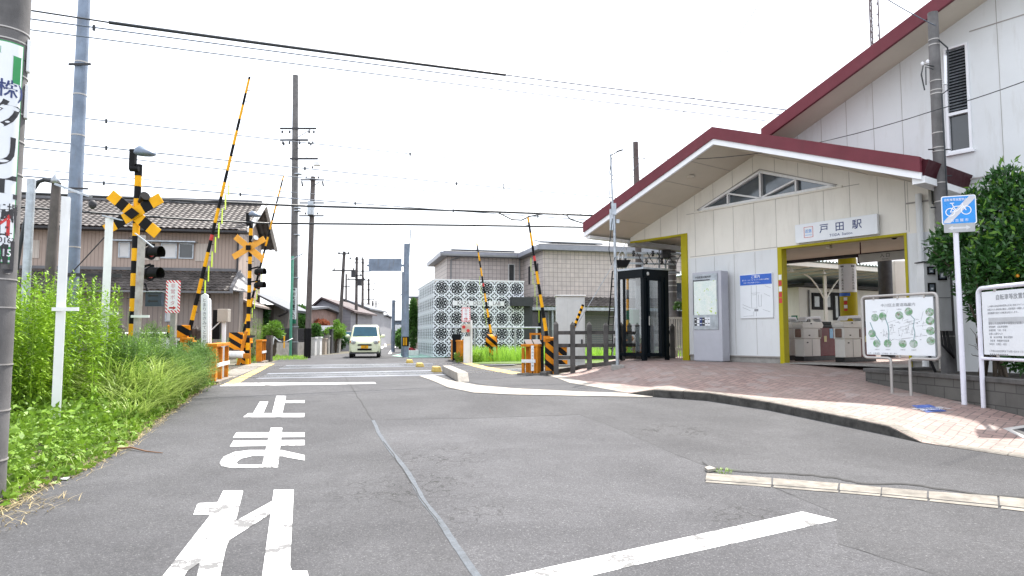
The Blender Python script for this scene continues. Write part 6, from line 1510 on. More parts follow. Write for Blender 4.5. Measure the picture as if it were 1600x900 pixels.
for (tp, bp2, Y, r, lb, arms) in far_poles:
    A, B = at(bp2[0], bp2[1], Y), at(tp[0], tp[1], Y); A.z = H(Y)
    t = thing('utility_pole', lb, 'utility pole', A, 'distant poles along the road'); mb = MB(); mb.cyl(A, B, r, r * .75, 10); mb.build('pole', M['pole_br'], t)
    mb = MB()
    for py, w_ in arms: q = at(tp[0], py, Y); mb.box(q.x - w_ / 2, q.x + w_ / 2, Y - .2, Y - .1, q.z - .04, q.z + .04); [insul(mb, q.x + s * w_ * .42, Y - .15, q.z + .03, 1.) for s in (-1, 0, 1)]
    mb.build('crossarm', M['steel_dk'], t)
for px, py, Y, lb in ((552, 428, 59.5, 'left'), (561.5, 441, 59.8, 'right')): q = at(px, py, Y); mb = MB(); mb.cyl((q.x, Y, q.z - .3), (q.x, Y, q.z + .3), .2, n=12); mb.build('pole_transformer', M['steel_dk'], label=f'{lb} grey transformer can on the second pole of the far row', cat='transformer')
# right poles and the back of the gantry sign
Yq = 34.5; P = at(633.5, 557, Yq); X = P.x; t = thing('gantry_pole', 'thick blue-grey pole with a yellow and black striped plate, right of the road', 'pole', (X, Yq, .44))
mb = MB(); mb.cyl((X, Yq, .3), (X, Yq, onw(0, Yq, 381)), .165, .135, 18); mb.build('pole', M['mast'], t)
mb = MB(); mb.cyl((X + .13, Yq, onw(0, Yq, 400)), (X + .2, Yq, onw(0, Yq, 358)), .03, n=8); mb.build('aerial', M['steel'], t)
mb = MB(); z0, z1 = onw(0, Yq, 541), onw(0, Yq, 526); mb.cyl((X, Yq, z0), (X, Yq, z1), .17, n=18); kk = mb.build('black_wrap', M['black'], t)
mb = MB()
for dx in (-.075, 0, .075): mb.box(X + dx - .017, X + dx + .017, Yq - .185, Yq - .172 + abs(dx) * .15, z0 + .05, z1 - .05)
mb.build('yellow_stripe', M['yellow'], kk)
mb = MB(); z = onw(0, Yq, 415); mb.bar((X - 2.0, Yq - .05, z), (X + .15, Yq - .05, z), .1, .1); mb.build('arm', M['mast'], t)
x0, x1 = at(577, 415, Yq).x, at(628, 415, Yq).x; mb = MB(); mb.box(x0, x1, Yq - .12, Yq - .1, onw(0, Yq, 424), onw(0, Yq, 404.5)); mb.build('road_sign', M['mast'], label='grey back of the overhead road sign hanging over the road', cat='sign')
q = at(629.5, 470, 36); mb = MB(); mb.cyl((q.x, 36, .4), (q.x, 36, onw(0, 36, 425)), .07, n=10); mb.build('slim_pole', M['mast'], label='slim dark pole directly behind the thick gantry pole', cat='pole')
P = at(614, 548, 46); mb = MB(); mb.cyl((P.x, 46, .4), (P.x, 46, onw(0, 46, 469)), .13, .11, 12); mb.build('short_pole', M['mast'], label='short grey pole left of the gantry pole further down the road', cat='pole')
mb = MB(); mb.tube([at(614, 476, 46), at(629, 458, 37)], .02, 5); mb.build('stay_wire', M['wire'], label='stay wire between the short grey pole and the slim pole', cat='wire')

# hardware between the booth and the station: poles, ladders, wires
P = at(1052, 520, 21.5); t = thing('utility_pole', 'banded concrete pole seen through the gap left of the yellow column', 'utility pole', (P.x, 21.5, .6)); zt = 6.2
mb = MB(); mb.cyl((P.x, 21.5, .5), (P.x, 21.5, zt), .13, n=16); mb.build('pole', M['pole'], t)
mb = MB(); bands(mb, P.x, 21.5, [2.9, 3.1, 3.25, 3.45, 3.6, 3.9, 4.05], .135, .03); mb.build('band', M['stainless'], t)
P2 = at(994, 300, 21.8); t2 = thing('utility_pole', 'concrete pole rising behind the left slope of the porch roof', 'utility pole', (P2.x, 21.8, .6))
mb = MB(); mb.cyl((P2.x + .1, 21.8, .5), (P2.x, 21.8, onw(0, 21.8, 222)), .13, .085, 14); mb.build('pole', M['pole_br'], t2)
mb = MB()
for py, x0, x1 in ((395, 975, 1062), (402, 962, 1060), (411, 968, 1056), (424, 985, 1062)): a, b = at(x0, py, 21.3), at(x1, py + 2, 21.2); mb.bar(a, b, .05, .06)
for px in (978, 1004, 1030, 1040): a = at(px, 386, 21.3); b = at(px, 432, 21.3); mb.bar(a, b, .05, .05)
rk = mb.build('equipment_rack', M['steel'], label='steel rack of crossarms behind the telephone booth roof', cat='rack')
mb = MB()
for px in (968, 977, 990, 1010, 1020, 1034, 1044): q = at(px, 396 + (px % 3) * 6, 21.1); mb.lathe(q, [(.001, -.1), (.05, -.08), (.03, -.04), (.06, 0), (.03, .04), (.05, .08), (.001, .1)], 8)
q = at(1040, 394, 21.1); mb.box(q.x - .12, q.x + .14, 21, 21.2, q.z - .2, q.z + .15)
mb.build('insulator', M['steel_dk'], rk)
mb = MB()
random.seed(5)
for k in range(4):
    x = 995 + k * 16; mb.tube([at(x, 394, 21), at(x + 5, 404, 21), at(x + 12, 410 + random.random() * 6, 20.9), at(x + 18, 402, 21), at(x + 22, 397, 21.1)], .014, 6)
mb.build('looped_cables', M['cable'], label='tangle of black cables looping over the steel rack', cat='cables')
mb = MB(); A = at(973, 418, 19.6); mb.prism([at(962, 406, 19.6), at(986, 406, 19.6), at(980, 417, 19.6), at(966, 417, 19.6)], (0, .3, 0)); mb.build('floodlight', M['black'], label='black trapezoid floodlight above the telephone booth', cat='lamp')
for (tx, bx, w_, m_, lb, yt) in ((967, 957, 8, 'white', 'white aluminium ladder leaning beside the booth', 398), (957, 947, 9, 'black', 'black hooped ladder rail left of the white ladder', 424)):
    t = thing('ladder', lb, 'ladder', at(bx, 560, 19.8)); mb = MB()
    for s in (0, 1): a, b = at(bx + s * w_, 556, 19.8), at(tx + s * w_ * .8, yt, 19.9); mb.tube([a, b] + ([b + Vector((.1, 0, .03)), b + Vector((.22, 0, 0))] if m_ == 'black' else []), .022, 6)
    mb.build('stile', M[m_], t); mb = MB()
    for k in range(11): f_ = k / 11; a = at(bx, 556, 19.8).lerp(at(tx, yt, 19.9), f_); b = at(bx + w_, 556, 19.8).lerp(at(tx + w_ * .8, yt, 19.9), f_); mb.tube([a, b], .014, 5)
    mb.build('rung', M[m_], t)
t = thing('picket_fence', 'low cream picket fence behind the booth, left of the yellow column', 'fence', at(1040, 560, 20.6)); mb = MB()
for k in range(24):
    q = at(990 + k * 3.6, 555, 20.8); mb.box(q.x - .018, q.x + .018, 20.8, 20.83, .7, onw(0, 20.8, 497))
mb.build('picket', M['cream'], t); mb = MB(); a, b = at(985, 497, 20.78), at(1078, 497, 20.78); mb.bar((a.x, 20.77, a.z), (b.x, 20.77, b.z), .05, .07); mb.bar((a.x, 20.77, a.z - .95), (b.x, 20.77, b.z - .95), .05, .07); mb.build('picket_rail', M['cream'], t)
P = at(1061, 490, 20.9); t = thing('potted_plant', 'small potted plant on the cream picket fence', 'plant', P); mb = MB(); mb.cyl(P - Vector((0, 0, .1)), P + Vector((0, 0, .08)), .08, .11, 12); mb.build('pot', M['steel_dk'], t)
v, f = leafcloud([(P.x, P.y, P.z + .22, .16, .12, .14, 1)], 160, .09, .05); npmesh('leaves', v, f, M['lf_mid'], t)

# ================================================================== VEGETATION
EDGE = sorted([(G(*p)[1], G(*p)[0]) for p in ((10, 800), (60, 770), (130, 742), (205, 697), (255, 655), (325, 604))])
def edge_x(Y): return float(np.interp(Y, [e[0] for e in EDGE], [e[1] for e in EDGE]))
def blades(P, h, wd, lean, seg=4, curl=1.):
    """arching grass blades: P (n,3) bases, h (n) length, wd (n) width, lean (n,2) horizontal travel"""
    n = len(P); ts = np.linspace(0, 1, seg + 1)
    side = np.stack([-lean[:, 1], lean[:, 0], np.zeros(n)], 1); side /= np.linalg.norm(side, axis=1)[:, None] + 1e-9
    V = []
    for t in ts:
        c = P + np.stack([lean[:, 0] * t ** 1.8, lean[:, 1] * t ** 1.8, h * (t - .45 * curl * t ** 2.6 * np.minimum(1, np.hypot(lean[:, 0], lean[:, 1]) / (h + 1e-6) * 1.4))], 1)
        w_ = (wd * (1 - t ** 1.6) + .0012)[:, None]
        V += [c - side * w_ / 2, c + side * w_ / 2]
    V = np.stack(V, 1); k = 2 * (seg + 1)
    base = (np.arange(n) * k)[:, None, None]
    F = np.array([[2 * i, 2 * i + 1, 2 * i + 3, 2 * i + 2] for i in range(seg)])[None] + base
    return V.reshape(-1, 3), F.reshape(-1, 4)
def join(parts):
    vs, fs, o = [], [], 0
    for v, f in parts: vs.append(v); fs.append(f + o); o += len(v)
    return np.concatenate(vs), np.concatenate(fs)
def spots(n, cond, x0, x1, y0, y1):
    out = []
    while len(out) < n:
        x, y = random.uniform(x0, x1), random.uniform(y0, y1)
        if cond(x, y): out.append((x, y, H(y) - .02))
    return np.array(out)
pxof = lambda x, y: 800 + F_PX * x / y
# goldenrod thicket
def goldenrod(P, hts, nl=64, L=.155, Wd=.030):
    n = len(P); ang = rng.random((n, nl)) * 2 * np.pi; t = (np.arange(nl)[None] + rng.random((n, nl))) / nl; t = .12 + .88 * t
    ln = rng.normal(0, .06, (n, 2))
    c = np.stack([P[:, 0:1] + ln[:, 0:1] * t ** 2 * hts[:, None], P[:, 1:2] + ln[:, 1:2] * t ** 2 * hts[:, None], P[:, 2:3] + hts[:, None] * t], -1)
    elev = -.15 + 1.1 * t ** 4 + rng.normal(0, .22, (n, nl)); sz = L * (.75 + .5 * rng.random((n, nl))) * (1 - .55 * t ** 5)
    d = np.stack([np.cos(ang) * np.cos(elev), np.sin(ang) * np.cos(elev), np.sin(elev)], -1)
    s = np.stack([-np.sin(ang), np.cos(ang), np.zeros_like(ang)], -1)
    sz = sz[..., None]; w_ = Wd * (.8 + .4 * rng.random((n, nl)))[..., None]
    dn = np.array([0, 0, -1.]) * sz * .18
    v = np.stack([c, c + d * sz * .45 + s * w_ / 2, c + d * sz + dn, c + d * sz * .45 - s * w_ / 2], 2).reshape(-1, 3)
    f = np.arange(len(v)).reshape(-1, 4)
    sv, sf = blades(P, hts, np.full(n, .012), ln * hts[:, None], 3, 0)
    return join([(v, f), (sv, sf)])
P = spots(380, lambda x, y: pxof(x, y) < 186 and pxof(x, y) > -120 and x < edge_x(y) - .9 - .5 * random.random() and (y > 9.85 or x < -7.0) and abs(x + 6.4) + abs(y - 9.6) > .35, -14, -5.8, 9.0, 13.9)
hts = np.array([1.45 + .55 * random.random() + .18 * math.sin(p[0] * 2.1 + p[1]) for p in P]) * np.clip(1.1 - .0 * P[:, 1], .5, 1.2)
v, f = goldenrod(P, hts); npmesh('tall_weeds', v, f, M['lf_gold'], label='dense stand of tall yellow-green leafy weeds left of the road', cat='weeds', kind='stuff')
P = spots(240, lambda x, y: 20 < pxof(x, y) < 300 and edge_x(y) - 2.2 < x < edge_x(y) - .25, -12, -4.2, 6.4, 13.5); hts = .16 + .24 * rng.random(len(P))
v1 = goldenrod(P, hts, 26, .085, .02)
P = spots(130, lambda x, y: 165 < pxof(x, y) < 300 and x < edge_x(y) - .7, -12, -6, 11, 15.5); v2 = goldenrod(P, .7 + .6 * rng.random(len(P)), 50, .11, .018)
v, f = join([v1, v2]); npmesh('young_weeds', v, f, M['lf_low'], label='shorter leafy weeds in front of the tall stand', cat='weeds', kind='stuff')
# low cover along the verge
def lowcover(n, size, cond, x0, x1, y0, y1, hf):
    P = spots(n, cond, x0, x1, y0, y1); h = np.array([hf(p[0], p[1]) for p in P]); P[:, 2] += rng.random(n) * h
    d = rng.normal(size=(n, 3)); d[:, 2] = np.abs(d[:, 2]) * .7 + .15; d /= np.linalg.norm(d, axis=1)[:, None]; s = np.cross(d, rng.normal(size=(n, 3))); s /= np.linalg.norm(s, axis=1)[:, None]
    L = (size * (.6 + .8 * rng.random(n)))[:, None]
    v = np.stack([P, P + d * L * .5 + s * L * .2, P + d * L - np.array([0, 0, .15]) * L, P + d * L * .5 - s * L * .2], 1).reshape(-1, 3); return v, np.arange(4 * n).reshape(-1, 4)
v, f = lowcover(13000, .105, lambda x, y: x < edge_x(y) - .02 - .12 * random.random() and x > edge_x(y) - 3.2 and pxof(x, y) > -30, -12, -3.9, 5.8, 15.3, lambda x, y: .03 + .34 * min(1, (edge_x(y) - x) / .9))
npmesh('ground_cover', v, f, M['lf_low'], label='low bright green ground weeds spilling to the road edge', cat='weeds', kind='stuff')
n = 1300; P = spots(n, lambda x, y: x < edge_x(y) - .03 and x > edge_x(y) - 1.6 and pxof(x, y) > -20, -10, -3.9, 5.9, 15, ); a = rng.random(n) * 6.28; h = .1 + .2 * rng.random(n) + .25 * np.clip((np.array([edge_x(p[1]) - p[0] for p in P])) / 1.2, 0, 1)
v1 = blades(P, h, np.full(n, .007), np.stack([np.cos(a), np.sin(a)], 1) * (h * .6)[:, None], 3)
def tuft(n, cx, cy, rad, h0, h1, w_=.012, out=.9):
    a = rng.random(n) * 6.28; r = rad * np.sqrt(rng.random(n)); P = np.stack([cx + r * np.cos(a), cy + r * np.sin(a), np.full(n, H(cy) - .02)], 1); h = h0 + (h1 - h0) * rng.random(n); a2 = a + rng.normal(0, .7, n)
    return blades(P, h, np.full(n, w_), np.stack([np.cos(a2), np.sin(a2)], 1) * (h * out * (.4 + .8 * rng.random(n)))[:, None], 5)
tf = []
for (px, Y, h) in ((190, 12.5, 1.2), (205, 11.6, 1.15), (222, 12.3, 1.1), (238, 11.8, .95), (215, 13.4, 1.3), (252, 12.6, .9), (228, 10.9, .85), (268, 12.9, .85), (195, 10.8, .9), (282, 13.3, .8), (245, 13.6, 1.1), (262, 13.8, 1.0), (180, 11.4, 1.2), (290, 14.2, .7), (212, 10.2, .6), (200, 12.0, 1.35), (232, 12.9, 1.25), (248, 12.0, 1.15), (270, 13.6, 1.1), (258, 11.6, .8), (295, 13.7, .75)):
    x = (px - 800) / F_PX * Y; tf.append(tuft(110, x, Y, .22, h * .65, h * 1.2, .02, 1.15))
v, f = join([v1] + tf); npmesh('long_grass', v, f, M['lf_grass'], label='long arching grass at the end of the weed bank by the guard box', cat='grass', kind='stuff')
n = 1500; P = spots(n, lambda x, y: edge_x(y) - .28 < x < edge_x(y) + .10 * random.random(), -9, -3.4, 5.2, 15.3); a = rng.random(n) * 6.28; h = .05 + .09 * rng.random(n)
v1 = blades(P + [0, 0, .02], h * .35, np.full(n, .006), np.stack([np.cos(a), np.sin(a)], 1) * (h * 1.3)[:, None], 3, 0)
P = spots(420, lambda x, y: x < -4.05 + .3 * random.random(), -5.0, -3.7, 4.9, 6.2); m_ = len(P); a = rng.random(m_) * 6.28; v2 = blades(P + [0, 0, .02], np.full(m_, .04), np.full(m_, .006), np.stack([np.cos(a), np.sin(a)], 1) * .14, 3, 0)
v, f = join([v1, v2]); npmesh('dry_litter', v, f, M['lf_dry'], label='dry straw litter along the edge of the asphalt', cat='dry grass', kind='stuff')
# feathery shrubs near the guard box
for k, (px, Y, w_, h_, lb) in enumerate(((262, 14.6, .55, .95, 'feathery grey-green bush below the emergency sign'), (292, 14.4, .5, .80, 'feathery bush in front of the fence posts'), (316, 15.0, .42, .75, 'feathery bush right against the near left guard box'), (240, 14.9, .4, 1.0, 'feathery bush at the foot of the rusty post'), (305, 13.8, .35, .55, 'low feathery bush nearest the road edge'), (228, 13.2, .5, .95, 'feathery bush left of the rusty post'), (270, 13.4, .5, .7, 'wide low feathery bush in front of the others'), (205, 12.2, .5, 1.0, 'feathery bush between the white posts and the striped signal'))):
    x = (px - 800) / F_PX * Y; t = thing('feathery_bush', lb, 'bush', (x, Y, H(Y)), 'feathery bushes at the end of the weed bank'); c = []
    mb = MB(); limbs(mb, (x, Y, H(Y) - .05), [(x + random.uniform(-w_, w_) * .7, Y + random.uniform(-.2, .2), H(Y) + h_ * random.uniform(.6, .95)) for _ in range(8)], .012, 4, .03); mb.build('stems', M['bark'], t)
    for i in range(16): a = random.random() * 6.28; r = w_ * random.random() * .8; z = H(Y) + h_ * (.25 + .7 * random.random()) * (1 - .35 * r / w_); c.append((x + r * math.cos(a), Y + r * math.sin(a) * .6, z, .16, .14, .17, 1))
    c = [(q[0], q[1], H(Y) + (q[2] - H(Y)) * 1.3, q[3] * 1.15, q[4], q[5] * 1.2, 1) for q in c]; v, f = leafcloud(c, 4200, .062, .011, up=.6); npmesh('foliage', v, f, M['lf_feather'], t)
for px, Y, h in ((250, 15.4, 1.55), (258, 15.2, 1.25), (185, 12.9, 2.0), (335, 60, 0)):
    if not h: continue
    x = (px - 800) / F_PX * Y; v, f = goldenrod(np.array([[x, Y, H(Y)], [x + .08, Y + .05, H(Y)], [x - .07, Y, H(Y)]]), np.array([h, h * .85, h * .92]), 120, .07, .008)
    npmesh('seeding_weed', v, f, M['lf_feather'], label={250: 'taller pale seeding weed left of the emergency sign', 258: 'shorter pale seeding weed left of the emergency sign', 185: 'tall pale weed between the second white post and the striped signal'}[px], cat='weed')
# trackside grass behind the right fence
def grassfield(name, cond, x0, x1, y0, y1, n, h0, h1, m, label, w_=.012):
    P = spots(n, cond, x0, x1, y0, y1); a = rng.random(n) * 6.28; h = h0 + (h1 - h0) * rng.random(n) ** 1.5
    v, f = blades(P, h, np.full(n, w_), np.stack([np.cos(a), np.sin(a)], 1) * (h * .35)[:, None], 3); npmesh(name, v, f, m, label=label, cat='grass', kind='stuff')
M['lf_rail'] = leafmat('trackside_grass_blade', (.13, .28, .03), (.30, .50, .06), .8, .45)
sheet('verge', gp([(740, 569), (846, 569), (1075, 566), (1075, 548), (735, 551)]), .02, mat('green_verge', (.10, .16, .03), .95, var=.3))
grassfield('trackside_grass', lambda x, y: 735 < pxof(x, y) < 1066 and railpt(25.6, 0).y + .388 * (x + 6.04) < y, -2.5, 9, 24, 33, 7500, .3, .95, M['lf_rail'], 'bright green grass between the tracks and the houses on the right', .02)
grassfield('fence_grass', lambda x, y: 372 < pxof(x, y) < 482 and (pxof(x, y) < 402 or y > 30.5), -16, -9, 26.5, 36.5, 2200, .06, .22, M['lf_rail'], 'short grass at the foot of the poles beyond the left tracks', .02)
for k, (px, Y, h, n) in enumerate(((395, 29, 2.0, 22), (401, 29.5, 1.5, 14), (344, 19, 1.3, 12), (336, 18, .8, 8))):
    x = (px - 800) / F_PX * Y; P = np.array([[x + random.uniform(-.35, .35), Y + random.uniform(-.2, .2), H(Y)] for _ in range(n)]); v, f = goldenrod(P, h * (.6 + .4 * rng.random(n)), 60, .12, .022)
    npmesh('weed_clump', v, f, M['lf_mid'] if k > 9 else M['lf_low'], label=['tall green weed clump right of the far crossing signal', 'lower weed clump beside the small far guard box', 'green weeds behind the near left guard box', 'low weeds just behind the top of the near left guard box'][k], cat='weeds')
P = spots(700, lambda x, y: math.hypot(x + 2.5, y - 27.3) < .7, -3.3, -1.7, 26.5, 28); v, f = lowcover(900, .09, lambda x, y: abs(x + 1.75) < .55, -2.4, -1.1, 27.2, 27.7, lambda x, y: .4); npmesh('leafy_weed', v, f, M['lf_low'], label='leafy green weed at the foot of the white button post', cat='weed')

# ================================================================== HOUSES
def tile_roof(name, T, x0, x1, ya, za, yb, zb, m, parent, tw=.28, tl=.27, amp=.028, step=.028, sub=6):
    L = math.hypot(yb - ya, zb - za); nx = int((x1 - x0) / tw * sub); ny = int(L / tl); V = []; Fq = []
    dy, dz = (yb - ya) / L, (zb - za) / L; nyv, nzv = -dz, dy
    rows = []
    for j in range(ny + 1):
        for e in (0, 1):
            if (j == 0 and e == 0) or (j == ny and e == 1): continue
            s = j * L / ny; off = step if e == 1 else 0
            rows.append((s, off))
    for (s, off) in rows:
        for i in range(nx + 1):
            x = x0 + (x1 - x0) * i / nx; ph = (x / tw) % 1; hgt = off + amp * (math.sin(math.pi * ph / .7) if ph < .7 else -.35 * math.sin(math.pi * (ph - .7) / .3))
            V.append((x, ya + dy * s + nyv * hgt, za + dz * s + nzv * hgt))
    for j in range(len(rows) - 1):
        for i in range(nx): a = j * (nx + 1) + i; Fq.append((a, a + 1, a + nx + 2, a + nx + 1))
    mb = MB(T); mb.add(V, Fq, 0, False)
    return mb.build(name, m, parent, recalc=False)
def frameXY(o, ang):
    c, s = math.cos(ang), math.sin(ang); return Matrix(((c, -s, 0, o[0]), (s, c, 0, o[1]), (0, 0, 1, 0), (0, 0, 0, 1)))
ANG = math.atan2(.169, .986); O = at(368, 480, 33); HF = frameXY(O, ANG)
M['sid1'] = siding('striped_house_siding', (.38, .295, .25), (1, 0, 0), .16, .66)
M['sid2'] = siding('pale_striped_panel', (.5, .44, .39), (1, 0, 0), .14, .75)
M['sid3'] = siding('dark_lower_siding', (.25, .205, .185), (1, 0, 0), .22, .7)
hs_ = thing('tile_roof_house', 'two storey brown-grey house with tiled roofs behind the left crossing signals', 'house', HF @ Vector((-7, 3, .4)))
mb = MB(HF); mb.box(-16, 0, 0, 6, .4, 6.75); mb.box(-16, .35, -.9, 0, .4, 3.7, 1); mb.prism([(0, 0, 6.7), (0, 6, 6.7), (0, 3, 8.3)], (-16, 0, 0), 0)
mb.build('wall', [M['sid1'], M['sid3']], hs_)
for y0, z0, y1, z1, nm in ((-.75, 6.62, 3, 8.55, 'upper_roof'), (6.75, 6.62, 3, 8.55, 'upper_roof')):
    r_ = tile_roof(nm, HF, -16.3, .75, y0, z0, y1, z1, M['tile'], hs_)
mb = MB(HF); mb.box(-16.3, .55, 2.85, 3.15, 8.5, 8.78); mb.build('ridge', M['tile_lt'], hs_, bevel=.04)
mb = MB(HF); mb.prism([(.62, -.85, 6.5), (.62, 3, 8.5), (.62, 3, 8.72), (.62, -.85, 6.72)], (.16, 0, 0)); mb.prism([(.62, 6.8, 6.5), (.62, 3, 8.5), (.62, 3, 8.72), (.62, 6.8, 6.72)], (.16, 0, 0)); mb.build('verge_board', M['whitewall'], hs_)
mb = MB(HF); mb.box(-16.3, .7, -.78, -.68, 6.48, 6.58); mb.box(-16.3, .7, -.66, 0, 6.5, 6.56); mb.build('eave_board', M['steel_dk'], hs_)
tile_roof('lower_roof', HF, -16.2, .1, -1.75, 3.62, -.02, 4.62, M['tile'], hs_)
mb = MB(HF); mb.prism([(.1, -1.75, 3.55), (.1, -.02, 4.55), (.1, -.02, 4.75), (.1, -1.75, 3.78)], (.12, 0, 0)); mb.prism([(.22, -1.6, 3.62), (.22, -.02, 4.6), (.95, -.02, 3.7), (.95, -1.3, 3.55)], (0, 0, .05)); mb.box(-16.2, .25, -1.83, -1.72, 3.5, 3.6); mb.build('lower_roof_trim', M['tile_lt'], hs_)
mb = MB(HF); mb.box(-16.2, 0.0, -.1, 0.02, 4.66, 4.80); mb.build('flashing', M['tile_lt'], hs_)
def hwin(T, x0, x1, z0, z1, y, par, pm='glass', fm_='steel'):
    mb = MB(T); f_ = .05
    for b in ((x0, x1, z0, z0 + f_), (x0, x1, z1 - f_, z1), (x0, x0 + f_, z0 + f_, z1 - f_), (x1 - f_, x1, z0 + f_, z1 - f_)): mb.box(b[0], b[1], y - .06, y - .002, b[2], b[3])
    fr_ = mb.build('window', M[fm_], par); mb = MB(T); mb.box(x0 + f_, x1 - f_, y - .03, y - .004, z0 + f_, z1 - f_); mb.build('pane', M[pm], fr_)
hx = lambda px: (at(px, 400, 33 - .17 * (368 - px) / 36).x - O.x) / .986
hwin(HF, hx(186), hx(204), 5.25, 6.0, 0, hs_, 'whitewall'); hwin(HF, hx(252), hx(277), 5.25, 6.0, 0, hs_, 'whitewall'); hwin(HF, hx(280), hx(303), 5.25, 6.0, 0, hs_)
mb = MB(HF); mb.box(hx(180), hx(308), -.35, -.02, 6.02, 6.08); mb.build('window_hood', M['steel'], hs_)
mb = MB(HF)
for a, b in ((40, 62), (206, 250), (306, 332)): mb.box(hx(a), hx(b), -.03, -.004, 5.15, 6.0)
mb.build('pale_panel', M['sid2'], hs_)
hwin(HF, hx(272), hx(290), 2.2, 3.2, -.9, hs_, 'whitewall'); hwin(HF, hx(80), hx(120), 1.4, 2.6, -.9, hs_)
mb = MB(HF); mb.cyl((.05, -.1, .4), (.05, -.1, 6.6), .05, n=8); mb.cyl((-1.0, -.98, .4), (-1.0, -.98, 3.5), .05, n=8); mb.box(.1, .42, 1, 5, .4, 3.3, 1); mb.prism([(.06, .6, 3.3), (.75, .6, 3.0), (.75, .6, 3.1), (.06, .6, 3.42)], (0, 5, 0), 1); mb.build('downpipe_and_lean_to', [M['steel_dk'], M['sid3']], hs_)
# eave of the next house
def q3(px, py, Y): return at(px, py, Y)
t = thing('dark_roofed_house', 'low house with a dark sloping eave right of the far crossing signal', 'house', at(415, 540, 39))
mb = MB(); mb.prism([q3(395, 456, 38), q3(398, 460, 38), q3(449, 487, 38), q3(451, 483, 38)], (0, 4, 0)); mb.build('roof', M['navyroof'], t)
mb = MB(); mb.tube([q3(436, 494, 38.2), q3(444, 491, 38.1), q3(449, 488, 38), q3(449, 484, 38)], .06, 6); mb.build('gutter', M['steel_dk'], t)
mb = MB(); a, b = q3(350, 480, 39), q3(428, 480, 39); mb.box(a.x, b.x, 39, 43, .4, onw(0, 39, 476)); mb.build('wall', M['siding'], t)

def gable_house(label, px0, px1, Y, eave, ridge, depth, wm, rm, front=True, peak=None, base=None, wins=(), over=.4, group=None):
    a, b = at(px0, 500, Y), at(px1, 500, Y); ze, zr = onw(0, Y, eave), onw(0, Y, ridge); zb = H(Y) - .1
    t = thing('house', label, 'house', ((a.x + b.x) / 2, Y, H(Y)), group); xp = at(peak, 500, Y).x if peak else (a.x + b.x) / 2
    mb = MB()
    if front: mb.prism([(a.x, Y, zb), (b.x, Y, zb), (b.x, Y, ze), (xp, Y, zr - .1), (a.x, Y, ze)], (0, depth, 0))
    else: mb.prism([(a.x, Y, zb), (a.x, Y + depth, zb), (a.x, Y + depth, ze), (a.x, Y + depth / 2, zr - .1), (a.x, Y, ze)], (b.x - a.x, 0, 0))
    mb.build('wall', wm, t); mb = MB(); th = .16
    if front:
        sl = (zr - ze) / (xp - a.x); sr = (zr - ze) / (b.x - xp)
        mb.prism([(a.x - over, Y - over, ze - sl * over), (xp, Y - over, zr), (xp, Y - over, zr + th), (a.x - over, Y - over, ze - sl * over + th)], (0, depth + 2 * over, 0)); mb.prism([(b.x + over, Y - over, ze - sr * over), (xp, Y - over, zr), (xp, Y - over, zr + th), (b.x + over, Y - over, ze - sr * over + th)], (0, depth + 2 * over, 0))
    else:
        s_ = (zr - ze) / (depth / 2)
        mb.prism([(a.x - over, Y - over, ze - s_ * over), (a.x - over, Y + depth / 2, zr), (a.x - over, Y + depth / 2, zr + th), (a.x - over, Y - over, ze - s_ * over + th)], (b.x - a.x + 2 * over, 0, 0)); mb.prism([(a.x - over, Y + depth + over, ze - s_ * over), (a.x - over, Y + depth / 2, zr), (a.x - over, Y + depth / 2, zr + th), (a.x - over, Y + depth + over, ze - s_ * over + th)], (b.x - a.x + 2 * over, 0, 0))
    mb.build('roof', rm, t)
    for (wx0, wx1, wy0, wy1) in wins: hwin(I4, at(wx0, 500, Y).x, at(wx1, 500, Y).x, onw(0, Y, wy1), onw(0, Y, wy0), Y, t)
    return t
mar_tile = mat('brown_roof_tile', (.07, .045, .045), .6, var=.2)
gable_house('grey gabled house with a brown tiled verge beyond the poles on the left', 482, 548, 58, 486, 467, 9, siding('grey_lilac_siding', (.27, .27, .30), (0, 0, 1), .3, .85), mar_tile, peak=503, wins=((496, 511, 509, 522),))
gable_house('pale two storey gabled house behind the grey gabled one', 520, 573, 76, 482, 469, 10, M['plaster'], M['navyroof'], peak=538, wins=((548, 556, 490, 500), (562, 569, 488, 500), (548, 556, 508, 516), (562, 569, 508, 516)))
gable_house('pinkish walled house with a grey flat looking roof behind the left shrubs', 408, 482, 50, 484, 478, 8, M['pinkw'], M['navyroof'], front=False, wins=((436, 446, 497, 504), (462, 474, 492, 498)))
gable_house('white and grey three storey building at the end of the left house row', 563, 590, 105, 494, 491, 12, M['plaster'], M['navyroof'], front=False, wins=((565, 571, 498, 503), (574, 580, 498, 503), (565, 571, 508, 513), (574, 580, 508, 513), (582, 588, 503, 507)))
gable_house('beige house with a dark roof left of the lattice building', 641, 668, 62, 466, 460, 8, M['beige'], M['navyroof'], front=False, wins=((644, 650, 478, 486),))
gable_house('blue-grey building with a white sign far down the right side', 616, 634, 120, 502, 500, 12, mat('blue_grey_wall', (.12, .16, .22), .7), M['navyroof'], front=False, wins=((619, 624, 506, 511),))
P = at(623, 512, 118); mb = MB(); mb.box(P.x - .9, P.x + .5, 118, 118.2, P.z - .5, P.z + .5); mb.build('shop_sign', M['board'], label='small white signboard in front of the blue-grey building', cat='sign')
random.seed(21)
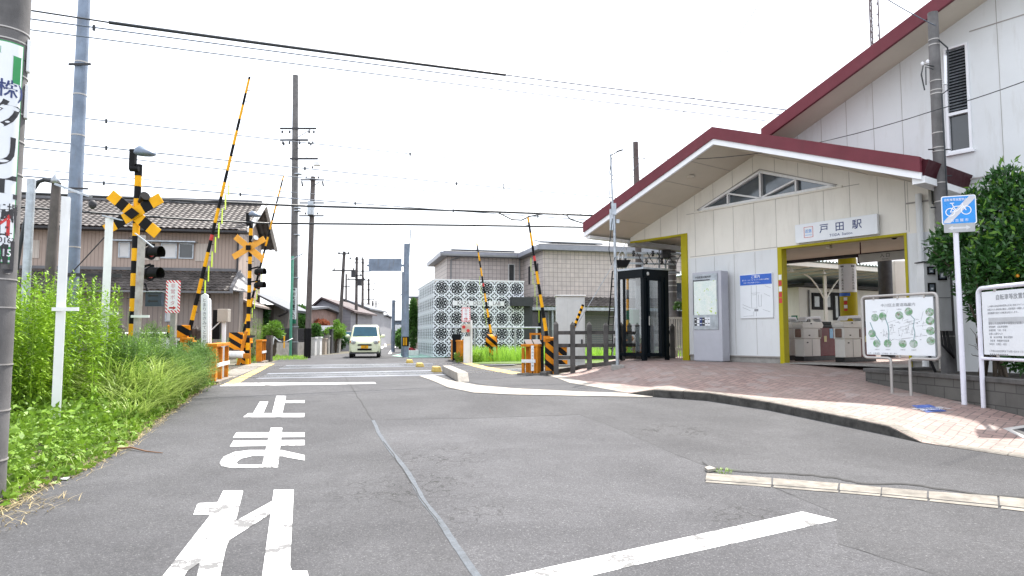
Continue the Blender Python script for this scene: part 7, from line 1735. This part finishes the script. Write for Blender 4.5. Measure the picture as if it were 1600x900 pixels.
for k in range(14):
    px = 586 + k * 5.2 + random.uniform(-1, 1); Y = random.choice([230, 260, 300]); e = random.uniform(517, 522)
    lbs = ['leftmost low house', 'second low house', 'third low house', 'fourth low house', 'fifth low house', 'sixth low house', 'seventh low house', 'eighth low house', 'ninth low house', 'tenth low house', 'eleventh low house', 'twelfth low house', 'thirteenth low house', 'rightmost low house']
    gable_house(lbs[k] + ' on the horizon at the end of the road', px, px + random.uniform(5, 8), Y, e, e - 2.5, 9, random.choice([M['plaster'], M['whitewall'], M['beige']]), random.choice([M['navyroof'], M['tile_lt'], mar_tile]), front=random.random() < .4, over=.6, group='low houses on the horizon')

# ------------------------------------------------ lattice fronted building and tiled house behind it
KA = math.atan2(.2447, .9696); K0 = at(677, 557, 35.0); K0.z = 0; KF = frameXY(K0, KA); KZ = onw(0, 35, 437.5); KB = .47
kz = thing('lattice_building', 'building wrapped in white pierced metal panels with thin dark lettering', 'building', KF @ Vector((2.4, 3, KB)))
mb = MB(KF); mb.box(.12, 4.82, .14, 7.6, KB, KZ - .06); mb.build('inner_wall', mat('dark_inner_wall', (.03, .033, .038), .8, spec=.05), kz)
TSZ = .803; NT_ = 56
def tile_pattern():
    V = []; Fq = []; mb = MB(); n = NT_; g = np.zeros((n, n), bool)
    for i in range(n):
        for j in range(n):
            x = (i + .5) / n * 2 - 1; y = (j + .5) / n * 2 - 1; r = math.hypot(x, y); a = math.atan2(y, x); hole = False
            q8 = abs(((a + math.pi / 4) % (math.pi / 2)) - math.pi / 4)
            for (lr, la, ll, lw, lo) in ((.20, 22.5, .17, .085, 0), (.40, 9, .19, .09, 50), (.40, 36, .19, .09, -50), (.58, 22.5, .20, .10, 90), (.72, 3, .17, .085, 90), (.76, 38, .24, .10, 62), (.86, 17, .20, .09, 110), (1.14, 45, .20, .10, 90), (1.12, 32, .14, .07, 20), (.96, 0, .12, .06, 0)):
                for aa in (q8,):
                    px_, py_ = r * math.cos(aa) - lr * math.cos(R(la)), r * math.sin(aa) - lr * math.sin(R(la)); ca, sa = math.cos(R(la + lo)), math.sin(R(la + lo)); uu, vv = px_ * ca + py_ * sa, -px_ * sa + py_ * ca
                    if abs(vv) < lw * max(0, 1 - (uu / ll) ** 2) * .88 and abs(uu) < ll: hole = True
            g[i, j] = hole
    s = TSZ / n; th = .012; idx = {}
    def vid(i, j, k):
        if (i, j, k) not in idx: idx[(i, j, k)] = len(V); V.append((i * s, -th * k, j * s))
        return idx[(i, j, k)]
    for i in range(n):
        for j in range(n):
            if g[i, j]: continue
            Fq.append((vid(i, j, 1), vid(i + 1, j, 1), vid(i + 1, j + 1, 1), vid(i, j + 1, 1)))
            for di, dj, e in ((1, 0, ((i + 1, j), (i + 1, j + 1))), (-1, 0, ((i, j + 1), (i, j))), (0, 1, ((i + 1, j + 1), (i, j + 1))), (0, -1, ((i, j), (i + 1, j)))):
                a, b = i + di, j + dj
                if not (0 <= a < n and 0 <= b < n) or g[a, b]: (p, q) = e; Fq.append((vid(*p, 1), vid(*p, 0), vid(*q, 0), vid(*q, 1)))
    return V, Fq
tV, tF = tile_pattern()
tme = bpy.data.meshes.new('lattice_panel'); tme.from_pydata(tV, [], tF); tme.materials.append(mat('white_lattice', (.72, .76, .8), .5, var=.04, spec=.2)); tme.update()
root_inv = ROOT[kz.name].inverted()
for r in range(5):
    for c in range(6):
        o = bpy.data.objects.new('lattice_panel', tme); COL.objects.link(o); o.parent = kz; ROOT[o.name] = ROOT[kz.name]; o.matrix_basis = root_inv @ KF @ Matrix.Translation((c * TSZ, 0, KB + (KZ - KB) / 5 * r)) @ Matrix.Diagonal((1, 1, (KZ - KB) / 5 / TSZ, 1))
    for c in range(9):
        o = bpy.data.objects.new('lattice_panel', tme); COL.objects.link(o); o.parent = kz; ROOT[o.name] = ROOT[kz.name]; o.matrix_basis = root_inv @ KF @ Matrix.Translation((0, (c + 1) * TSZ, KB + (KZ - KB) / 5 * r)) @ Matrix.Rotation(R(-90), 4, 'Z') @ Matrix.Diagonal((1, 1, (KZ - KB) / 5 / TSZ, 1))
mb = MB(KF); mb.box(-.03, 4.85, -.03, .1, KZ, KZ + .05); mb.box(-.03, .1, .1, 7.3, KZ, KZ + .05); mb.build('parapet_trim', M['white_clean'], kz)
zt_ = onw(0, 35.4, 477.5); zt2 = onw(0, 35.4, 470); mb = MB(KF); mb.box(.98, 3.75, -.022, -.013, zt_, zt2); np_ = mb.build('name_strip', M['white_clean'], kz)
mb = MB(); text(mb, 'KAZA   DESIGN   LAB', KF @ Matrix.Translation((2.38, -.032, (zt_ + zt2) / 2)) @ Matrix.Rotation(R(90), 4, 'X'), .27, 0, .0, .9); mb.build('lettering', M['ink'], np_)
mb = MB(KF); mb.box(4.05, 5.2, -.5, .2, onw(0, 35.5, 478), onw(0, 35.5, 464)); mb.box(4.83, 5.3, .0, .3, KB, onw(0, 35.5, 478.2)); mb.build('awning_and_recess', mat('black_awning_and_recess', (.03, .033, .038), .6), kz)  # second box: black block whose colour stands in for the recess's shade
mb = MB(KF); mb.box(2.0, 3.0, .5, 2, KZ + .06, KZ + .12) ; mb.box(.5, 1.7, .7, 2.0, KZ - .05, KZ + .1); mb.build('roof_upstand', M['steel_dk'], kz)
M['tilewall'] = blocks('square_tile_wall', (.56, .49, .455), (.50, .44, .415), (.23, .205, .20), .27, .27, .0135, (.9696, .2447, 0), rough=.6)
M['tilewall2'] = blocks('square_tile_wall_side', (.60, .53, .49), (.54, .48, .45), (.25, .225, .22), .27, .27, .0135, (-.2447, .9696, 0), rough=.6)
th_ = thing('tiled_house', 'large two storey house clad in square pinkish-grey tiles behind the lattice building', 'house', KF @ Vector((6, 8, KB)))
def kx(px, y, off=0):   # local x on plane y of KF at pixel column px
    d = ray(px, 480); m_ = Vector((d[0], d[1], 0)); xd = Vector((.9696, .2447, 0)); yd = Vector((-.2447, .9696, 0)); t_ = (K0.dot(yd) + y) / m_.dot(yd); return (m_ * t_ - K0).dot(xd)
yA, yB = 8.2, 3.6
xa0, xa1 = kx(698, yA), kx(824, yA); xb0, xb1 = kx(849, yB), kx(849, yB) + 16
zA = onw(0, 43, 400); zBt = 6.45
mb = MB(KF); mb.box(xa0, xb0, yA, yA + 6, KB, zA, 0); mb.box(xb0, xb1, yB, yA + 6, KB, zA + .02, 0); mb.build('wall', [M['tilewall']], th_)
mb = MB(KF); mb.box(xb0 - .012, xb0 - .002, yB, yA, KB, zA, 0); mb.box(xa0 - .012, xa0 - .002, yA, yA + 6, KB, zA); mb.build('side_wall', M['tilewall2'], th_)
mb = MB(KF); ov = .5
mb.prism([(xa0 - ov, yA - ov, zA), (xb0 - ov, yA - ov, zA), (xb0 - ov, yB - ov, zA), (xb1, yB - ov, zA), (xb1, yA + 6.5, zA), (xa0 - ov, yA + 6.5, zA)], (0, 0, .28)); mb.build('roof_edge', mat('grey_eave', (.25, .26, .3), .4), th_)
mb = MB(KF); mb.prism([(xa0 - .3, yA - .4, zA + .281), (xb0 + 2, yA - .4, zA + .281), (xb0, yA + 3, zA + 1.0), (xa0 + 2, yA + 3, zA + 1.0)], (0, .0, .05)); mb.prism([(xb0 - .4, yB - .4, zA + .285), (xb1, yB - .4, zA + .285), (xb1, yB + 4, zA + 1.1), (xb0 + 3, yB + 4, zA + 1.1)], (0, 0, .05)); mb.build('roof', M['tile_lt'], th_)
mb = MB(KF); mb.ob((kx(755, yA) + .0, yA + .7, zA + .62), (2.1, 0, 0), (0, .7, .16), (0, -.01, .04)); mb.ob((kx(880, yB) + .6, yB + .8, zA + .68), (2.0, 0, 0), (0, .7, .16), (0, -.01, .04)); mb.build('solar_panel', M['glass'], th_)
mb = MB(KF); mb.box(xa0 - .45, xb0 - .4, yA - .6, yA - .5, zA + .02, zA + .14); mb.cyl((xa0 + .25, yA - .06, KB), (xa0 + .25, yA - .06, zA - .2), .045, n=8); mb.cyl((xa0 + .25, yA - .06, zA - .2), (xa0 + .75, yA - .3, zA - .05), .045, n=8); mb.cyl((xb0 - .25, yA - .06, KB), (xb0 - .25, yA - .06, zA), .05, n=8); mb.build('gutter', M['grey'], th_)
hwin(KF, kx(794, yA), kx(804, yA), onw(0, 43.5, 438), onw(0, 43.5, 410), yA, th_, 'glass', 'whitewall')
for (px0, px1, y) in ((866, 0, 0),): pass
mb = MB(KF)
for yy in (yB + 1.0, yB + 2.8): mb.box(xb0 - .05, xb0 - .013, yy, yy + .35, onw(0, 40, 438), onw(0, 40, 408))
mb.build('slot_window', M['steel_dk'], th_)
# lower tiled roof and shutters of that house
lowT = KF; zl = onw(0, 38, 478)
tile_roof('lower_roof', KF, kx(826, yB - 1.2), xb1, yB - 1.6, zl, yB - .02, zl + .65, M['tile'], th_, .3, .3)
mb = MB(KF); mb.box(kx(826, yB - 1.2), xb1, yB - 1.7, yB - 1.58, zl - .22, zl - .04); mb.cyl((kx(862, yB - 1.3), yB - 1.4, KB), (kx(862, yB - 1.3), yB - 1.4, zl), .09, n=10); mb.build('lower_gutter', M['steel'], th_)
mb = MB(KF); z = KB + .3
while z < zl - .25: mb.box(kx(826, yB) - 3, xb1, yB - .10, yB - .02, z, z + .10); z += .125
mb.build('shutter', M['grey'], th_)
hwin(KF, kx(828, yB), kx(856, yB), KB + .2, zl - .15, yB - .12, th_, 'glass', 'steel'); hwin(KF, kx(1046, yB), kx(1066, yB), onw(0, 41, 470), onw(0, 41, 432), yB, th_, 'glass', 'whitewall')
# rail fence in front of lattice building
t = thing('pipe_railing', 'thin pale pipe railing in front of the lattice building', 'railing', at(760, 560, 31.5)); mb = MB()
a, b = at(695, 512, 32), at(845, 512, 29.5); mb.tube([a, b], .035, 8); mb.build('top_bar', M['steel'], t); mb = MB()
for k in range(5): q = a.lerp(b, .12 + k * .21); mb.cyl((q.x, q.y, .45), q, .045, n=8)
mb.build('post', M['steel'], t)

# ------------------------------------------------ garden walls, shrubs beyond the crossing
t = thing('garden_wall', 'low grey garden wall topped by dark railings beyond the left tracks', 'wall', at(450, 550, 38)); mb = MB(); a, b = at(424, 550, 36.5), at(484, 550, 41)
mb.bar((a.x, a.y, .75), (b.x, b.y, .75), .2, .85); mb.build('blocks', M['concrete'], t); mb = MB(); mb.bar((a.x, a.y, 1.95), (b.x, b.y, 1.95), .05, .06); mb.bar((a.x, a.y, 1.25), (b.x, b.y, 1.25), .05, .06)
for k in range(40): q = a.lerp(b, k / 39); mb.box(q.x - .035, q.x + .035, q.y - .02, q.y + .02, 1.15, 1.95)
mb.build('railing', M['steel_dk'], t)
for k, (x0, x1, y0, Y, m_, lb) in enumerate(((485, 492, 529, 38, 'whitewall', 'white gate pillar right of the slim dark pole'), (493.5, 500, 528, 39.5, 'white', 'second white gate pillar beyond the crossing'), (501, 508, 530, 41, 'beige', 'beige wall panel between gate pillars'), (509, 513, 526, 42, 'concrete', 'grey gate post with a round mirror'), (514.5, 518, 516, 43, 'steel_dk', 'dark gate post taller than its neighbours'), (519, 530, 531, 45, 'concrete', 'pale garden wall end under the pine'), (532, 546, 528, 50, 'plaster', 'grey wall beside the leaning pole'))):
    a, b = at(x0, 540, Y), at(x1, 540, Y); mb = MB(); mb.box(a.x, b.x, Y, Y + .4, .35, onw(0, Y, y0)); mb.box(a.x - .04, b.x + .04, Y - .04, Y + .44, onw(0, Y, y0), onw(0, Y, y0) + .07, 0); mb.build('gate_pillar', M[m_], label=lb, cat='pillar', group='pillars and wall pieces along the far left side')
t = gable_house('tiny grey roofed gateway beyond the slim dark pole', 491, 512, 46, 519, 512, 2, M['plaster'], M['navyroof'], front=False, over=.2)
t = thing('corner_post', 'weathered post with rope beside the small far guard box', 'post', at(418, 560, 29)); mb = MB(); q = at(419, 560, 29); mb.box(q.x - .12, q.x + .1, 29, 29.25, .4, onw(0, 29, 524)); mb.build('timber', M['wood_dk'], t); mb = MB(); mb.tube([at(428, 526, 31), at(436, 533, 31), at(447, 534, 31), at(457, 529, 33)], .025, 5); mb.build('rope', M['grey_box'], t)
mb = MB(); mb.bar(at(420, 562, 30), at(428, 528, 30), .05, .05); mb.build('white_stick', M['white'], label='slanted white stick leaning beside the weathered post', cat='stick')
mb = MB(); q = at(444, 530, 33); mb.box(q.x - .03, q.x + .03, 33, 33.03, onw(0, 33, 544), onw(0, 33, 525)); mb.build('yellow_tag', M['yellow'], label='yellow hanging strip on the rope beyond the tracks', cat='tag')
def shrub(label, px, py, Y, wpx, hpx, m, n=1800, size=.14, wid=.07, nc=8, nm='garden_shrub', cat='shrub', conic=False, seed=1, base=None):
    random.seed(seed); P = at(px, py, Y); s = Y / F_PX; W_, Hh = wpx * s, hpx * s; zb = H(Y) if base is None else base; cl = []
    for i in range(nc):
        v_ = random.uniform(-1, 1); k = 1 - .75 * (v_ + 1) / 2 if conic else math.sqrt(max(.05, 1 - v_ * v_))
        a = random.random() * 6.28; r = random.random() ** .5
        cl.append((P.x + W_ / 2 * k * r * math.cos(a) * .7, Y + W_ / 2 * k * r * math.sin(a) * .7, P.z + Hh / 2 * v_ * .78, W_ * .24 * (k + .35), W_ * .24 * (k + .35), Hh * .17, (k + .3)))
    return tree(nm, label, cat, (P.x, Y, zb), cl, n, size, wid, m, .06)
shrub('dark conifer behind the weed clump left of the green post', 413, 512, 38, 30, 62, M['lf_dark'], 3200, .16, .06, 14, conic=True, seed=2)
shrub('smaller dark evergreen just left of the tallest pole', 436, 520, 40, 22, 44, M['lf_dark'], 1800, .16, .06, 10, seed=3)
shrub('bright feathery young tree over the garden railing', 428, 516, 34, 34, 26, M['lf_pine'], 1300, .16, .04, 8, seed=4)
shrub('dark green broadleaf tree between the two big poles', 471, 507, 44, 24, 56, M['lf_mid'], 2400, .18, .1, 12, seed=5)
shrub('round green shrub right of the slim dark pole', 492, 520, 44, 22, 34, M['lf_mid'], 1500, .16, .09, 9, seed=6)
shrub('small red leaved tree behind the gateway', 498, 503, 52, 32, 20, M['lf_red'], 1500, .18, .1, 9, seed=7, nm='red_tree', cat='tree')
shrub('bright green cloud-pruned pine beside the leaning pole', 525, 516, 45, 32, 28, M['lf_pine'], 2600, .15, .06, 9, seed=8, nm='pruned_pine', cat='tree')
shrub('dark shrub under the pruned pine', 532, 536, 48, 26, 18, M['lf_dark'], 900, .16, .08, 6, seed=9)
shrub('tall green hedge tree left of the lattice building', 645, 508, 46, 22, 76, M['lf_mid'], 3400, .18, .09, 14, seed=10, nm='hedge_tree', cat='tree')
shrub('lower green hedge behind the gantry pole', 630, 531, 58, 22, 32, M['lf_mid'], 1600, .2, .1, 9, seed=11)
shrub('potted red flowering bush at the corner of the lattice building', 645, 547, 38, 14, 10, leafmat('red_flower', (.35, .02, .04), (.5, .06, .08), 3, .2), 500, .09, .06, 5, seed=12, nm='red_flower_bush')
P = at(646, 553, 37.6); mb = MB(); mb.box(P.x - .3, P.x + .3, 37.6, 37.9, .45, .75); mb.build('planter_box', M['white'], label='white planter box under the red flowering bush', cat='planter', bevel=.02)
random.seed(9)
for k, (px, Y, w_, h_) in enumerate(((612, 150, 14, 9), (627, 90, 12, 14), (637, 75, 10, 18), (585, 180, 10, 8))):
    shrub(['distant tree left of the gantry pole top', 'distant shrub row behind the short grey pole', 'leafy shrub between the lower hedge and the lattice building', 'distant tree above the roof of the van'][k], px, 527 - h_ / 2 + 3, Y, w_, h_, M['lf_mid'], 600, .5, .3, 6, seed=30 + k, nm='distant_tree', cat='tree')

# ================================================================== VEHICLES
RA_ = math.atan2(.176, .985)
def van(px, Y, label, body, hgt=1.64, wid=1.48, length=3.4, detail=True):
    P = at(px, 555, Y); z = H(Y); t = thing('van' if detail else 'distant_car', label, 'van' if detail else 'car', (P.x, Y, z), None if detail else 'distant cars on the road')
    T = Matrix.Translation((P.x, Y, z + .004)) @ Matrix.Rotation(RA_, 4, 'Z'); w2 = wid / 2
    # body: side profile lofted across the width with tumblehome
    sec = [(0.0, .34, .80), (.03, .26, .90), (.35, .22, .98), (.62, .2, 1.02)]
    mb = MB(T)
    def ring(y, z0, zb, zt, wb, wt):   # cross-section points
        return [(-wb + .05, y, z0), (-wb, y, z0 + .12), (-wb, y, zb), (-wt, y, zt - .06), (-wt + .08, y, zt), (wt - .08, y, zt), (wt, y, zt - .06), (wb, y, zb), (wb, y, z0 + .12), (wb - .05, y, z0)]
    rs = [ring(-.02, .30, .55, .70, w2 - .10, w2 - .14), ring(.05, .22, .62, .86, w2 - .03, w2 - .08), ring(.22, .2, .78, .93, w2, w2 - .05), ring(.50, .2, .88, .99, w2, w2 - .04), ring(.56, .2, .92, 1.04, w2, w2 - .06),
          ring(.86, .2, .95, hgt - .10, w2, w2 - .13), ring(1.05, .2, .95, hgt - .02, w2, w2 - .12), ring(1.9, .2, .95, hgt, w2, w2 - .11), ring(3.1, .2, .95, hgt - .03, w2, w2 - .11), ring(length, .28, .9, hgt - .12, w2 - .05, w2 - .15)]
    n = 10; vs = [p for r in rs for p in r]; fs = [(i * n + k, i * n + (k + 1) % n, (i + 1) * n + (k + 1) % n, (i + 1) * n + k) for i in range(len(rs) - 1) for k in range(n)]
    mb.add(vs, fs, 0, True); mb.add(vs, [tuple(range(n)), tuple(range((len(rs) - 1) * n, len(rs) * n))], 0)
    bd = mb.build('body', body, t)
    es = None
    mb = MB(T); mb.prism([(-w2 + .13, .575, 1.05), (w2 - .13, .575, 1.05), (w2 - .2, .855, hgt - .12), (-w2 + .2, .855, hgt - .12)], (0, -.02, .012)); mb.build('windscreen', mat('blue_glass', (.01, .07, .11), .12, spec=.5), t)
    for s in (-1, 1):
        mb = MB(T)
        for yy in (.62, 2.75): mb.cyl((s * (w2 - .17), yy, .27), (s * (w2 + .005), yy, .27), .27, n=18)
        mb.build('wheels' if not detail else 'wheel_pair', M['rubber'], t)
    if not detail: return t
    for s in (-1, 1):
        mb = MB(T); mb.prism([(s * (w2 - .005), .95, 1.0), (s * (w2 - .005), 3.0, 1.0), (s * (w2 - .1), 2.95, hgt - .15), (s * (w2 - .1), 1.05, hgt - .15)], (s * .012, 0, 0)); mb.build('side_window', M['glass'], t)
        mb = MB(T); mb.lathe((s * (w2 - .20), -.0, .79), [(.13, 0), (.12, .03), (.07, .06), (.001, .07)], 18, 0, axis=(0, -1, .25)); hl = mb.build('headlight', mat('headlamp', (.5, .52, .5), .1, .3), t)
        mb = MB(T); mb.lathe((s * (w2 - .20), -.045, .80), [(.065, 0), (.05, .03), (.001, .035)], 12, 0, axis=(0, -1, .2)); mb.build('bulb', M['steel'], hl)
        mb = MB(T); mb.sphere((s * (w2 + .12), .78, 1.06), .1, 10, 0, (1.1, .6, .8)); mb.bar((s * (w2 - .02), .8, 1.02), (s * (w2 + .06), .78, 1.04), .04, .04); mb.build('mirror', body, t)
        mb = MB(T); mb.box(s * (w2 - .06) - .03, s * (w2 - .06) + .03, -.01, .04, .74, .84); mb.build('indicator', M['orange'], t)
    mb = MB(T); mb.box(-.33, .33, -.045, .02, .60, .67); mb.box(-.34, .34, -.05, .02, .37, .46); mb.build('grille_slot', M['black'], t)
    mb = MB(T); mb.box(-.17, .17, -.075, -.03, .47, .60); pl_ = mb.build('number_plate', M['yellow'], t)
    mb = MB(); text(mb, '7 28', T @ Matrix.Translation((0, -.078, .53)) @ Matrix.Rotation(R(90), 4, 'X'), .11, 0, .006); mb.build('lettering', M['ink'], pl_)
    mb = MB(T); mb.box(-w2 + .06, w2 - .06, .0, .06, .2, .32); mb.build('lower_bumper', M['steel_dk'], t)
    mb = MB(T); mb.tube([(-.45, .56, 1.06), (-.1, .60, 1.12), (.2, .63, 1.15)], .012, 5); mb.build('wiper', M['black'], t)
    return t
CRM = mat('cream_green_car_paint', (.62, .66, .46), .25, 0, .03, coat=.6)
van(569.5, 33.2, 'pale cream-green boxy van with a yellow plate driving towards the camera', CRM)
van(601, 190, 'white car in the distance just right of the van', M['white_clean'], 1.45, 1.7, 4.2, False)
van(604.5, 235, 'second distant car, behind and right of the first white one', M['white_clean'], 1.5, 1.7, 4.2, False)
van(597.5, 280, 'most distant dark car between the van and the white cars', M['grey'], 1.5, 1.7, 4.2, False)
van(544, 52, 'dark car mostly hidden behind the van on its left', M['steel_dk'], 1.5, 1.6, 4.0, False)

# ================================================================== WIRES
wi = [0]
def wire(label, p0, p1, Y0, Y1, r=.012, m='wire', ext=(0, 0), sag=.15, knots=0, mid=None, group='overhead wires'):
    A, B = at(p0[0], p0[1], Y0), at(p1[0], p1[1], Y1); A2 = A + (A - B) * ext[0]; B2 = B + (B - A) * ext[1]
    pts = []
    for i in range(15):
        t_ = i / 14; q = A2.lerp(B2, t_); q.z -= 4 * sag * t_ * (1 - t_) - 0; pts.append(q)
    t = thing('overhead_wire', label, 'wire', A, group)
    mb = MB(); mb.tube(pts, r, 6); mb.build('strand', M[m], t)
    for k in range(knots):
        q = pts[2 + k * 10 // max(1, knots)]; mb = MB(); mb.cyl(q - Vector((0, 0, .07)), q + Vector((0, 0, .05)), .03, n=6); mb.build('clip', M['cable'], t)
    return t
wire('thin start of the uppermost wire at the left pole', (20, 12), (170, 35), 13.5, 14.6, .018, 'cable', (.6, 0), .0)
wire('thick black cable crossing the sky at the top', (170, 35), (790, 117), 14.6, 18.5, .038, 'cable', sag=.02)
wire('thin continuation of the thick black cable to the tall roof', (790, 117), (1215, 170), 18.5, 21, .018, 'wire', (0, .05), .01)
wire('second wire from the top, thin and dark', (45, 28), (1195, 176), 14, 21, .015, 'wire', (.1, .03), .05, 1)
wire('third wire from the top, thin and bluish', (45, 45), (1175, 186), 14, 21, .013, 'bluewire', (.1, .03), .05)
wire('faint high wire sloping behind the tall pole', (40, 174), (900, 266), 18, 28, .015, 'bluewire', (.1, .3), .05, 2)
wire('upper of the two paired catenary wires', (40, 216), (900, 302), 18, 28, .017, 'bluewire', (.1, .3), .08, 3)
wire('lower of the two paired catenary wires', (40, 229), (900, 319), 18, 28, .015, 'bluewire', (.1, .3), .08)
wire('catenary support wire with small clips above the black cables', (40, 274), (900, 340), 20, 30, .02, 'wire', (.1, .3), .1, 5)
wire('faint wire over the tiled roof', (40, 262), (900, 333), 20, 30, .013, 'bluewire', (.1, .3), .1)
wire('upper thick black wire just above the tiled roof', (40, 302), (480, 322), 20, 26, .045, 'cable', (.15, 0), .0)
wire('right half of the upper black wire towards the porch roof', (480, 322), (905, 336), 26, 28, .045, 'cable', (0, .06), -.02)
wire('lower thick black wire crossing the tiled roof', (100, 327), (420, 349), 20, 26, .038, 'cable', (.3, 0), .05)
wire('right half of the lower black wire towards the porch roof', (420, 349), (905, 355), 26, 28, .04, 'cable', (0, .06), -.02)
def loose(label, pts, Y, r, m='cable', group=None):
    mb = MB(); mb.tube([at(x, y, Y) for x, y in pts], r, 6); return mb.build('loose_cable', M[m], label=label, cat='cable', group=group)
loose('slack cable dipping below the upper black wire left of centre', [(215, 308), (250, 311), (285, 318), (315, 315), (350, 314)], 21.5, .02)
loose('slack looping cable near the tip of the right barrier arm', [(780, 333), (800, 343), (815, 344), (828, 338), (850, 334), (885, 336), (892, 343), (912, 349)], 27.5, .03)
for i, (x, y) in enumerate(((787, 292),)):
    mb = MB(); mb.tube([at(x, y - 5, 26), at(x + .5, y + 6, 26)], .02, 5); mb.build('wire_hanger', M['cable'], label=['small dropper clip between the paired wires right of centre', 'tiny clip on the faint high wire', 'tiny dropper clip near the support wire', 'small dropper clip right of the slim dark pole'][i], cat='clip')
A = at(957, 246, 19.0); B = SP(6.5, -1.9, 6.2)
def span(label, A, B, r, m, sag, n=16, grp='overhead wires'):
    mb = MB(); mb.tube([A.lerp(B, i / n) - Vector((0, 0, 4 * sag * (i / n) * (1 - i / n))) for i in range(n + 1)], r, 6); return mb.build('service_wire', M[m], label=label, cat='wire', group=grp)
span('thin black wire from the slim antenna pole across the porch gable', at(958, 243, 18.3), at(1462, 172, 12.3), .008, 'cable', .42)
span('same thin black wire continuing past the service pole to the right', at(1462, 172, 12.3), at(1640, 112, 10.5), .008, 'cable', .03)
span('short wire coming down from the top edge to the service pole', at(1380, -5, 11.0), at(1462, 40, 12.3), .009, 'wire', .02)
span('faint dashed wire falling from the top edge towards the antenna pole', at(1190, 0, 16), at(985, 270, 21), .009, 'bluewire', .25)

# ------------------------------------------------ small ground details
v, f = tuft(60, G(1128, 737).x, G(1128, 737).y, .10, .04, .09, .008, 1.0); npmesh('gutter_grass', v, f, M['lf_low'], label='small grass tuft growing from the broken end of the gutter edging', cat='grass', kind='stuff')
A = G(1110, 736); mb = MB(); mb.prism([G(1101, 735) + Vector((0, 0, .006)), G(1109, 733) + Vector((0, 0, .006)), G(1119, 737) + Vector((0, 0, .006)), G(1106, 739) + Vector((0, 0, .006))], (0, 0, .03)); mb.build('concrete_fragment', M['kerb'], label='small broken piece of concrete at the end of the gutter edging', cat='fragment')
mb = MB(); mb.tube([G(182, 704) + Vector((0, 0, .02)), G(205, 703) + Vector((0, 0, .03)), G(228, 707) + Vector((0, 0, .015)), G(254, 709) + Vector((0, 0, .01))], [.012, .01, .008, .004], 6); mb.build('dry_stick', mat('dry_stick_brown', (.2, .1, .05), .9), label='thin dry brown stick lying across the road edge by the weeds', cat='stick')
mb = MB(); P = G(101, 750); mb.prism([P + Vector((-.04, -.02, .01)), P + Vector((.04, -.03, .01)), P + Vector((.03, .03, .02)), P + Vector((-.03, .03, .015))], (0, 0, .004)); mb.build('paper_scrap', M['board'], label='white scrap of litter at the edge of the low weeds', cat='litter')
